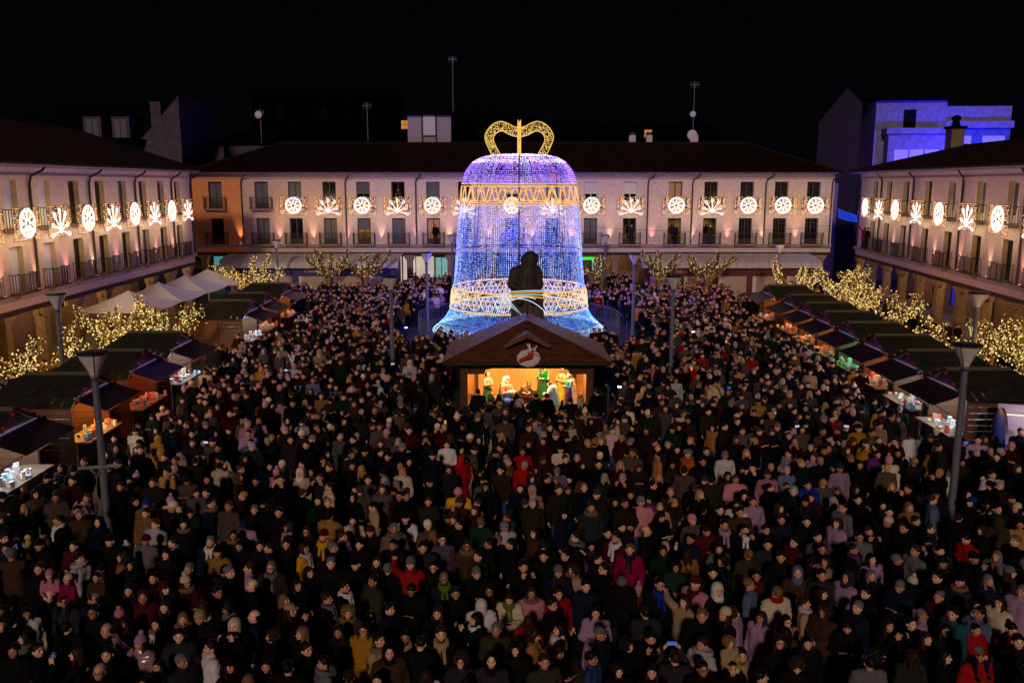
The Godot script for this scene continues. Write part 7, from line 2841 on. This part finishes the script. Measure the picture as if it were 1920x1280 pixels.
	"4.48 -14.91 65 1.01 slate long short blond s glasses -1|person in slate blue long coat with short blond hair and glasses, turned to the right\n" + \
	"-4.04 -14.96 47 0.98 black long long dark s - -1|person in black long coat with long dark hair, behind the black coat and beige cap\n" + \
	"-9.62 -15.02 -70 0.62 pink jacket beanie white c - -1|small child in pink jacket with white knitted hat, turned to the left\n" + \
	"-6.15 -15.02 51 1.00 burgundy puffer bobble cream h fur -1|person in burgundy padded coat with cream bobble hat and fur collar, hands clasped in front\n" + \
	"-2.64 -15.02 -46 1.02 olive puffer short dark h - -1|person in olive padded coat with short dark hair, hands clasped in front\n" + \
	"-7.83 -15.04 -10 1.00 black jacket tied grey s - -1|person in black jacket with tied-back grey hair\n" + \
	"8.04 -15.06 -66 1.05 black puffer short black s - -1|person in black padded coat with short black hair, behind the red, blue and yellow coat\n" + \
	"6.34 -15.06 -64 1.04 lilac puffer hood charcoal s - -1|person in lilac padded coat with charcoal hood up, turned to the left\n" + \
	"8.48 -15.07 -69 1.00 charcoal long cap black s fur -1|person in charcoal long coat with black cap and fur collar, turned to the left\n" + \
	"7.62 -15.17 189 0.97 black long bobble cream s - -1|person in black long coat with cream bobble hat, seen from behind\n" + \
	"9.14 -15.22 8 0.96 navy jacket long grey h - -1|person in navy jacket with long grey hair, hands clasped in front\n" + \
	"5.93 -15.22 -2 1.03 charcoal long short dark h - -1|person in charcoal long coat with short dark hair, hands clasped in front\n" + \
	"-1.30 -15.24 9 0.98 navy long short grey s scarf:green,glasses -1|person in navy long coat with short grey hair and green scarf\n" + \
	"-5.39 -15.25 65 1.06 black jacket short grey s - -1|person in black jacket with short grey hair, behind the cream coat and long brown hair\n" + \
	"-8.54 -15.29 -64 0.96 black long tied brown s - -1|person in black long coat with tied-back brown hair, turned to the left\n" + \
	"-4.94 -15.35 168 0.64 cream jacket beanie cream c - -1|small child in cream jacket with cream knitted hat, seen from behind\n" + \
	"-6.93 -15.35 -2 0.95 black long tied dark h - -1|person in black long coat with tied-back dark hair, hands clasped in front\n" + \
	"5.52 -15.38 -14 1.01 brown jacket hood slate s - -1|person in brown jacket with slate blue hood up\n" + \
	"-0.70 -15.42 20 1.01 black jacket short grey t - -1|person in black jacket with short grey hair, looking down at a phone\n" + \
	"3.90 -15.45 -5 0.99 black jacket short dark s - -1|person in black jacket with short dark hair, behind the black coat and white hood up\n" + \
	"0.90 -15.46 -3 1.00 navy jacket beanie grey s - -1|person in navy jacket with grey knitted hat\n" + \
	"1.76 -15.47 -68 1.04 black jacket short dark o glasses -1|person in black jacket with short dark hair and glasses, one arm raised high\n" + \
	"9.70 -15.47 61 0.99 olive jacket beanie grey p - -1|person in olive jacket with grey knitted hat, holding a phone up in both hands\n" + \
	"-9.20 -15.49 3 1.03 black puffer short brown s - -1|person in black padded coat with short brown hair\n" + \
	"-3.94 -15.50 55 0.98 black puffer long dark s - -1|person in black padded coat with long dark hair, turned to the right\n" + \
	"4.77 -15.51 -15 0.93 burgundy puffer tied dark h - -1|person in burgundy padded coat with tied-back dark hair, hands clasped in front\n" + \
	"7.02 -15.53 2 0.93 black jacket long grey s - -1|person in black jacket with long grey hair\n" + \
	"-6.33 -15.58 -11 1.00 black long short grey s - -1|person in black long coat with short grey hair, behind the shiny silver pink coat\n" + \
	"0.23 -15.58 14 1.03 black jacket short dark p - -1|person in black jacket with short dark hair, behind the pink coat and long brown hair\n" + \
	"2.49 -15.61 -9 0.70 cream jacket bobble pink c scarf:red -1|small child in cream jacket with pink bobble hat and red scarf\n" + \
	"-4.73 -15.62 1 1.01 charcoal puffer short grey s glasses,scarf:grey -1|person in charcoal padded coat with short grey hair and grey scarf\n" + \
	"-2.43 -15.63 172 1.00 black jacket short grey s - -1|person in black jacket with short grey hair, seen from behind\n" + \
	"-5.18 -15.64 -64 1.00 lilac long short brown s - -1|person in lilac long coat with short brown hair, turned to the left\n" + \
	"-1.99 -15.64 1 1.05 red jacket beanie grey o - -1|person in red jacket with grey knitted hat, one arm raised high\n" + \
	"-3.07 -15.65 -8 1.04 black long cap black s - -1|person in black long coat with black cap\n" + \
	"8.47 -15.69 3 1.05 black jacket beanie navy h - -1|person in black jacket with navy knitted hat, hands clasped in front\n" + \
	"-3.57 -15.73 10 1.03 black long short grey s - -1|person in black long coat with short grey hair, right of the yellow coat\n" + \
	"5.95 -15.76 51 0.99 black long long dark s - -1|person in black coat, left of the beige coat and long dark hair\n" + \
	"3.24 -15.78 -5 0.97 darkgreen jacket curly black h - -1|person in dark green jacket with curly black hair, hands clasped in front\n" + \
	"10.21 -15.80 68 0.99 olive jacket beanie grey s - -1|person in olive jacket with grey knitted hat, turned to the right\n" + \
	"1.19 -15.80 -48 0.93 beige puffer curly brown s fur -1|person in beige padded coat with curly brown hair and fur collar, turned to the left\n" + \
	"-1.56 -15.82 -5 0.95 black jacket tied dark s glasses -1|person in black jacket with tied-back dark hair and glasses\n" + \
	"-7.57 -15.84 -7 0.98 black puffer curly dark s - -1|person in black padded coat with curly dark hair\n" + \
	"-4.86 -15.93 72 0.66 cream jacket beanie cream c - -1|small child in cream jacket with cream knitted hat, turned to the right\n" + \
	"-2.71 -15.97 1 0.98 black jacket long brown s - -1|person in black jacket with long brown hair\n" + \
	"-3.05 -15.99 1 0.70 grey jacket short brown c - -1|small child in grey jacket with short brown hair\n" + \
	"9.27 -16.00 17 1.02 black long beanie black p - -1|person in black long coat with black knitted hat, holding a phone up in both hands\n" + \
	"4.20 -16.01 -55 0.98 black jacket curly dark h - -1|person in black jacket with curly dark hair, hands clasped in front\n" + \
	"5.39 -16.01 -14 1.03 black long short dark s - -1|person in black long coat with short dark hair\n" + \
	"7.76 -16.04 62 0.99 black jacket short grey s - -1|person in black jacket with short grey hair, behind the black coat and cream bobble hat\n" + \
	"-10.05 -16.07 186 1.06 brown jacket beanie grey p - -1|person in brown jacket with grey knitted hat, holding a phone up in both hands\n" + \
	"-8.68 -16.07 70 1.00 lightgrey jacket short black s furhood -1|person in light grey jacket with short black hair and hood down, turned to the right\n" + \
	"6.31 -16.07 -68 0.96 beige puffer long dark s - -1|person in beige padded coat with long dark hair, turned to the left\n" + \
	"1.74 -16.08 62 0.99 black puffer short dark h - -1|person in black padded coat with short dark hair, hands clasped in front\n" + \
	"7.26 -16.10 15 0.98 lilac long long dark s - -1|person in lilac long coat with long dark hair\n" + \
	"0.64 -16.13 -14 1.01 black jacket short dark s - -1|person in black jacket with short dark hair, behind the navy coat and grey knitted hat\n" + \
	"-0.70 -16.19 -47 1.00 olive jacket short black s - -1|person in olive jacket with short black hair, turned to the left\n" + \
	"8.16 -16.22 -70 1.06 grey long short brown s - -1|person in grey long coat with short brown hair, turned to the left\n" + \
	"1.07 -16.22 -50 1.00 black jacket short dark s glasses -1|person in black jacket with short dark hair and glasses, turned to the left\n" + \
	"-7.03 -16.25 -13 1.00 black jacket long black h - -1|person in black jacket with long black hair, hands clasped in front\n" + \
	"4.79 -16.25 195 1.01 olive puffer short blond s - -1|person in olive padded coat with short blond hair, seen from behind\n" + \
	"9.88 -16.31 -53 0.96 grey puffer long grey h - -1|person in grey padded coat with long grey hair, hands clasped in front\n" + \
	"-7.98 -16.32 -69 0.95 tan puffer long brown s - -1|person in tan padded coat with long brown hair, turned to the left\n" + \
	"-6.01 -16.32 1 1.01 tan long beanie black h - -1|person in tan long coat with black knitted hat, hands clasped in front\n" + \
	"8.75 -16.34 7 1.02 charcoal puffer short dark s - -1|person in charcoal padded coat with short dark hair\n" + \
	"3.57 -16.38 192 0.97 tan long long brown s - -1|person in tan long coat with long brown hair, seen from behind\n" + \
	"-3.65 -16.42 71 1.05 navy puffer short grey s - -1|person in navy padded coat with short grey hair, turned to the right\n" + \
	"-1.83 -16.43 11 1.04 charcoal jacket short dark h - -1|person in charcoal jacket with short dark hair, hands clasped in front\n" + \
	"-5.00 -16.44 -66 1.04 navy long short dark s - -1|person in navy long coat with short dark hair, turned to the left\n" + \
	"2.42 -16.45 -13 1.01 magenta puffer short blond s scarf:navy -1|person in magenta padded coat with short blond hair and navy scarf\n" + \
	"7.04 -16.48 47 1.01 black puffer short dark s scarf:purple -1|person in black padded coat with short dark hair and purple scarf, turned to the right\n" + \
	"-10.45 -16.54 0 1.00 navy long long dark s - -1|person in navy long coat with long dark hair\n" + \
	"-9.79 -16.58 1 1.03 black jacket beanie black o - -1|person in black jacket with black knitted hat, one arm raised high\n" + \
	"6.43 -16.58 -7 0.98 black long tied dark s - -1|person in black long coat with tied-back dark hair\n" + \
	"-2.48 -16.64 -16 1.02 black puffer short black s - -1|person in black padded coat with short black hair\n" + \
	"-4.31 -16.66 74 0.97 yellow jacket long brown s scarf:striped -1|person in yellow jacket with long brown hair and striped scarf, turned to the right\n" + \
	"5.33 -16.69 -12 1.01 charcoal long short black s - -1|person in charcoal long coat with short black hair\n" + \
	"-0.94 -16.71 3 0.99 brown jacket short brown s glasses,fur -1|person in brown jacket with short brown hair and glasses\n" + \
	"-0.50 -16.71 -70 1.02 black long short dark s - -1|person in black long coat with short dark hair, turned to the left\n" + \
	"-0.06 -16.71 -73 1.02 black jacket short dark s - -1|person in black jacket with short dark hair, turned to the left, behind the camel coat\n" + \
	"4.32 -16.71 6 0.95 grey jacket long dark s - -1|person in grey jacket with long dark hair\n" + \
	"-7.11 -16.78 -62 1.02 black long short dark s scarf:lilac -1|person in black long coat with short dark hair and lilac scarf, turned to the left\n" + \
	"10.51 -16.78 -75 1.04 black jacket short blond s - -1|person in black jacket with short blond hair, turned to the left\n" + \
	"-5.28 -16.78 9 0.97 black jacket long dark s - -1|person in black jacket with long dark hair, behind the lilac coat and short brown hair\n" + \
	"-4.73 -16.79 6 0.99 black jacket long dark s - -1|person in black jacket with long dark hair, left of the yellow coat\n" + \
	"-8.44 -16.81 -15 1.03 black jacket beanie black s - -1|person in black jacket with black knitted hat, behind the black coat and tied-back grey hair\n" + \
	"0.69 -16.81 -17 0.96 black jacket curly dark t - -1|person in black jacket with curly dark hair, looking down at a phone\n" + \
	"-9.21 -16.81 -9 0.95 burgundy puffer tied brown h - -1|person in burgundy padded coat with tied-back brown hair, hands clasped in front\n" + \
	"-6.34 -16.84 1 1.01 navy puffer short grey s scarf:white -1|person in navy padded coat with short grey hair and white scarf\n" + \
	"2.18 -16.91 -48 1.05 burgundy jacket short dark h scarf:white -1|person in burgundy jacket with short dark hair and white scarf, hands clasped in front\n" + \
	"1.32 -16.91 -76 1.06 black long short dark s furhood,glasses -1|person in black long coat with short dark hair and glasses, turned to the left\n" + \
	"-3.23 -16.93 -13 0.94 black jacket tied dark s - -1|person in black jacket with tied-back dark hair, left of the grey brown coat\n" + \
	"5.95 -16.95 -62 0.97 burgundy long tied dark s - -1|person in burgundy long coat with tied-back dark hair, turned to the left\n" + \
	"-3.99 -16.96 -10 1.06 black long beanie burgundy s scarf:yellow -1|person in black long coat with burgundy knitted hat and yellow scarf\n" + \
	"8.82 -16.96 -24 0.98 black jacket long dark t scarf:cream -1|person in black jacket with long dark hair and cream scarf, looking down at a phone\n" + \
	"-7.76 -16.96 -11 0.99 grey puffer beanie burgundy s - -1|person in grey padded coat with burgundy knitted hat\n" + \
	"-1.47 -16.98 14 1.00 plaid jacket tied dark s glasses -1|person in checked lilac jacket with tied-back dark hair and glasses\n" + \
	"3.78 -17.05 -48 0.99 navy puffer tied dark s - -1|person in navy padded coat with tied-back dark hair, turned to the left\n" + \
	"9.68 -17.06 -69 1.00 red jacket short black t - -1|person in red jacket with short black hair, looking down at a phone\n" + \
	"-10.82 -17.12 65 0.98 charcoal puffer short brown s - -1|person in charcoal padded coat with short brown hair, turned to the right\n" + \
	"7.42 -17.12 -5 1.00 grey puffer short dark s glasses -1|person in grey padded coat with short dark hair and glasses\n" + \
	"-0.94 -17.13 47 0.71 olive jacket beanie lilac c - -1|small child in olive jacket with lilac knitted hat, turned to the right\n" + \
	"-3.60 -17.16 70 1.00 black long short red s scarf:lilac -1|person in black long coat with short red hair and lilac scarf, turned to the right\n" + \
	"2.92 -17.33 72 1.03 black long bald grey s - -1|person in black long coat with receding grey hair, turned to the right\n" + \
	"2.07 -17.33 15 1.00 black jacket short dark s - -1|person in black jacket with short dark hair, right of the purple coat\n" + \
	"8.46 -17.38 -63 1.06 black puffer short black s - -1|person in black coat, in front of the tan coat and long blond hair\n" + \
	"-10.49 -17.40 11 0.93 lime long long dark s - -1|person in lime green long coat with long dark hair\n" + \
	"-6.04 -17.40 13 0.95 black long long dark s fur -1|person in black long coat with long dark hair and fur collar\n" + \
	"-3.07 -17.40 7 1.00 black jacket beanie burgundy s - -1|person in black jacket with burgundy knitted hat\n" + \
	"-2.55 -17.40 15 1.04 taupe jacket short grey s furhood -1|person in grey brown jacket with short grey hair and hood down\n" + \
	"-1.70 -17.40 170 0.96 black puffer long blond s - -1|person in black padded coat with long blond hair, seen from behind\n" + \
	"0.48 -17.40 -59 0.98 brown long long dark s - -1|person in brown long coat with long dark hair, turned to the left\n" + \
	"7.77 -17.47 -1 0.98 black long short brown p - -1|person in black long coat with short brown hair, holding a phone up in both hands\n" + \
	"5.09 -17.54 -5 0.99 black jacket short dark p scarf:white -1|person in black jacket with short dark hair and white scarf\n" + \
	"4.23 -17.54 17 0.99 burgundy long short dark t - -1|person in burgundy long coat with short dark hair, looking down at a phone\n" + \
	"3.68 -17.60 73 0.67 white jacket bobble white c - -1|small child in white jacket with white bobble hat, turned to the right\n" + \
	"9.18 -17.62 49 0.99 charcoal jacket short brown s glasses -1|person in charcoal jacket with short brown hair and glasses, turned to the right\n" + \
	"4.66 -17.63 6 1.04 black long short dark s scarf:lilac -1|person in black long coat with short dark hair and lilac scarf\n" + \
	"-8.45 -17.64 69 0.69 beige jacket bobble white c - -1|small child in beige jacket with white bobble hat, turned to the right\n" + \
	"-4.53 -17.68 1 0.93 black jacket long brown s glasses -1|person in black jacket with long brown hair and glasses\n" + \
	"0.72 -17.71 15 0.69 grey jacket beanie white c glasses -1|small child in grey jacket with white knitted hat and glasses\n" + \
	"10.35 -17.74 -64 0.93 black puffer curly brown s - -1|person in black padded coat with curly brown hair, turned to the left\n" + \
	"-1.18 -17.77 -60 1.01 black jacket short dark s - -1|person in black jacket with short dark hair, behind the olive coat and lilac knitted hat\n" + \
	"-4.96 -17.78 -76 0.97 charcoal jacket long brown s scarf:lilac -1|person in charcoal jacket with long brown hair and lilac scarf, turned to the left\n" + \
	"8.28 -17.78 -66 1.04 black jacket beanie cream o - -1|person in black jacket with cream knitted hat, one arm raised high\n" + \
	"10.77 -17.87 177 1.03 olive long hood olive s - -1|person in olive long coat with olive hood up, seen from behind\n" + \
	"1.78 -17.89 7 0.63 purple jacket tied dark c - -1|small child in purple jacket with tied-back dark hair\n" + \
	"-7.31 -17.92 8 0.97 black puffer long dark s fur -1|person in black padded coat with long dark hair and fur collar\n" + \
	"6.56 -17.92 -9 1.01 black jacket short black s - -1|person in black jacket with short black hair\n" + \
	"7.23 -17.92 -63 0.99 lilac puffer long brown s - -1|person in lilac padded coat with long brown hair, turned to the left\n" + \
	"-0.69 -17.97 167 1.00 darkgreen jacket short blond s - -1|person in dark green jacket with short blond hair, seen from behind\n" + \
	"-10.16 -18.03 -50 1.00 black jacket short dark s scarf:white -1|person in black jacket with short dark hair and white scarf, turned to the left\n" + \
	"6.06 -18.11 -1 0.99 navy long short brown s - -1|person in navy long coat with short brown hair\n" + \
	"-3.60 -18.22 7 0.95 cream long long dark s - -1|person in cream long coat with long dark hair\n" + \
	"-2.41 -18.22 -6 0.98 white jacket beanie black h scarf:black -1|person in white jacket with black knitted hat and black scarf, hands clasped in front\n" + \
	"-0.12 -18.22 -65 0.99 teal puffer short brown s furhood -1|person in teal padded coat with short brown hair and hood down, turned to the left\n" + \
	"-9.80 -18.27 10 1.02 brown long short blond s - -1|person in brown long coat with short blond hair\n" + \
	"-5.29 -18.30 2 1.05 black long short dark o - -1|person in black long coat with short dark hair, one arm raised high\n" + \
	"8.17 -18.32 71 0.93 black jacket long black s - -1|person in black jacket with long black hair, turned to the right\n" + \
	"5.18 -18.32 -0 1.05 brown jacket short dark s - -1|person in brown jacket with short dark hair\n" + \
	"6.29 -18.36 1 0.67 black jacket short dark c - -1|small child in black jacket with short dark hair\n" + \
	"2.51 -18.37 -7 0.66 olive jacket bobble white c - -1|small child in olive jacket with white bobble hat\n" + \
	"8.60 -18.39 -11 1.03 black puffer short dark s - -1|person in black padded coat with short dark hair, right of the blue coat\n" + \
	"1.18 -18.43 50 0.99 navy puffer cap navy s - -1|person in navy padded coat with navy cap, turned to the right\n" + \
	"-8.38 -18.45 -7 1.00 leopard puffer short brown s - -1|person in leopard print padded coat with short brown hair\n" + \
	"6.92 -18.48 -10 0.67 blue jacket beanie black c - -1|small child in blue jacket with black knitted hat\n" + \
	"4.77 -18.49 6 1.04 black long short black s - -1|person in black long coat with short black hair\n" + \
	"-5.95 -18.65 7 1.00 black long short grey s - -1|person in black long coat with short grey hair, left of the yellow coat\n" + \
	"1.83 -18.65 6 1.04 charcoal jacket short brown s fur -1|person in charcoal jacket with short brown hair and fur collar\n" + \
	"7.63 -18.65 -63 1.04 grey jacket short dark s - -1|person in grey jacket with short dark hair, turned to the left\n" + \
	"11.73 -18.81 -67 0.99 black jacket beanie cream s - -1|person in black jacket with cream knitted hat, turned to the left\n" + \
	"-8.54 -18.86 -8 1.03 leopard jacket beanie blue s fur -1|person in leopard print jacket with blue knitted hat and fur collar\n" + \
	"-7.01 -18.87 74 1.05 navy jacket short black s fur -1|person in navy jacket with short black hair and fur collar, turned to the right\n" + \
	"9.29 -18.87 8 0.99 tan long long blond s - -1|person in tan long coat with long blond hair\n" + \
	"10.76 -18.98 -73 1.04 black long beanie blue s - -1|person in black long coat with blue knitted hat, turned to the left\n" + \
	"6.30 -18.98 52 0.95 charcoal long long brown s - -1|person in charcoal long coat with long brown hair, turned to the right\n" + \
	"6.88 -18.98 -10 1.05 black jacket beanie black s - -1|person in black jacket with black knitted hat, left of the blue coat\n" + \
	"9.94 -19.10 72 1.05 slate puffer short brown s - -1|person in slate blue padded coat with short brown hair, turned to the right\n" + \
	"3.39 -12.01 -10 0.62 beige jacket curly blond S - 8|small child in beige jacket with curly blond hair, on someone's shoulders\n" + \
	"7.37 -12.34 -6 0.62 red jacket short black S - 26|small child in red jacket with short black hair, on someone's shoulders\n" + \
	"-7.98 -14.13 -5 0.62 magenta jacket beanie cream S - 99|small child in magenta jacket with cream knitted hat, on someone's shoulders\n" + \
	"-7.46 -14.16 9 0.62 brown jacket short dark S - 101|small child in brown jacket with short dark hair, on someone's shoulders\n" + \
	"-8.46 -14.48 4 0.62 pink jacket beanie pink S - 114|small child in pink jacket with pink knitted hat, on someone's shoulders"
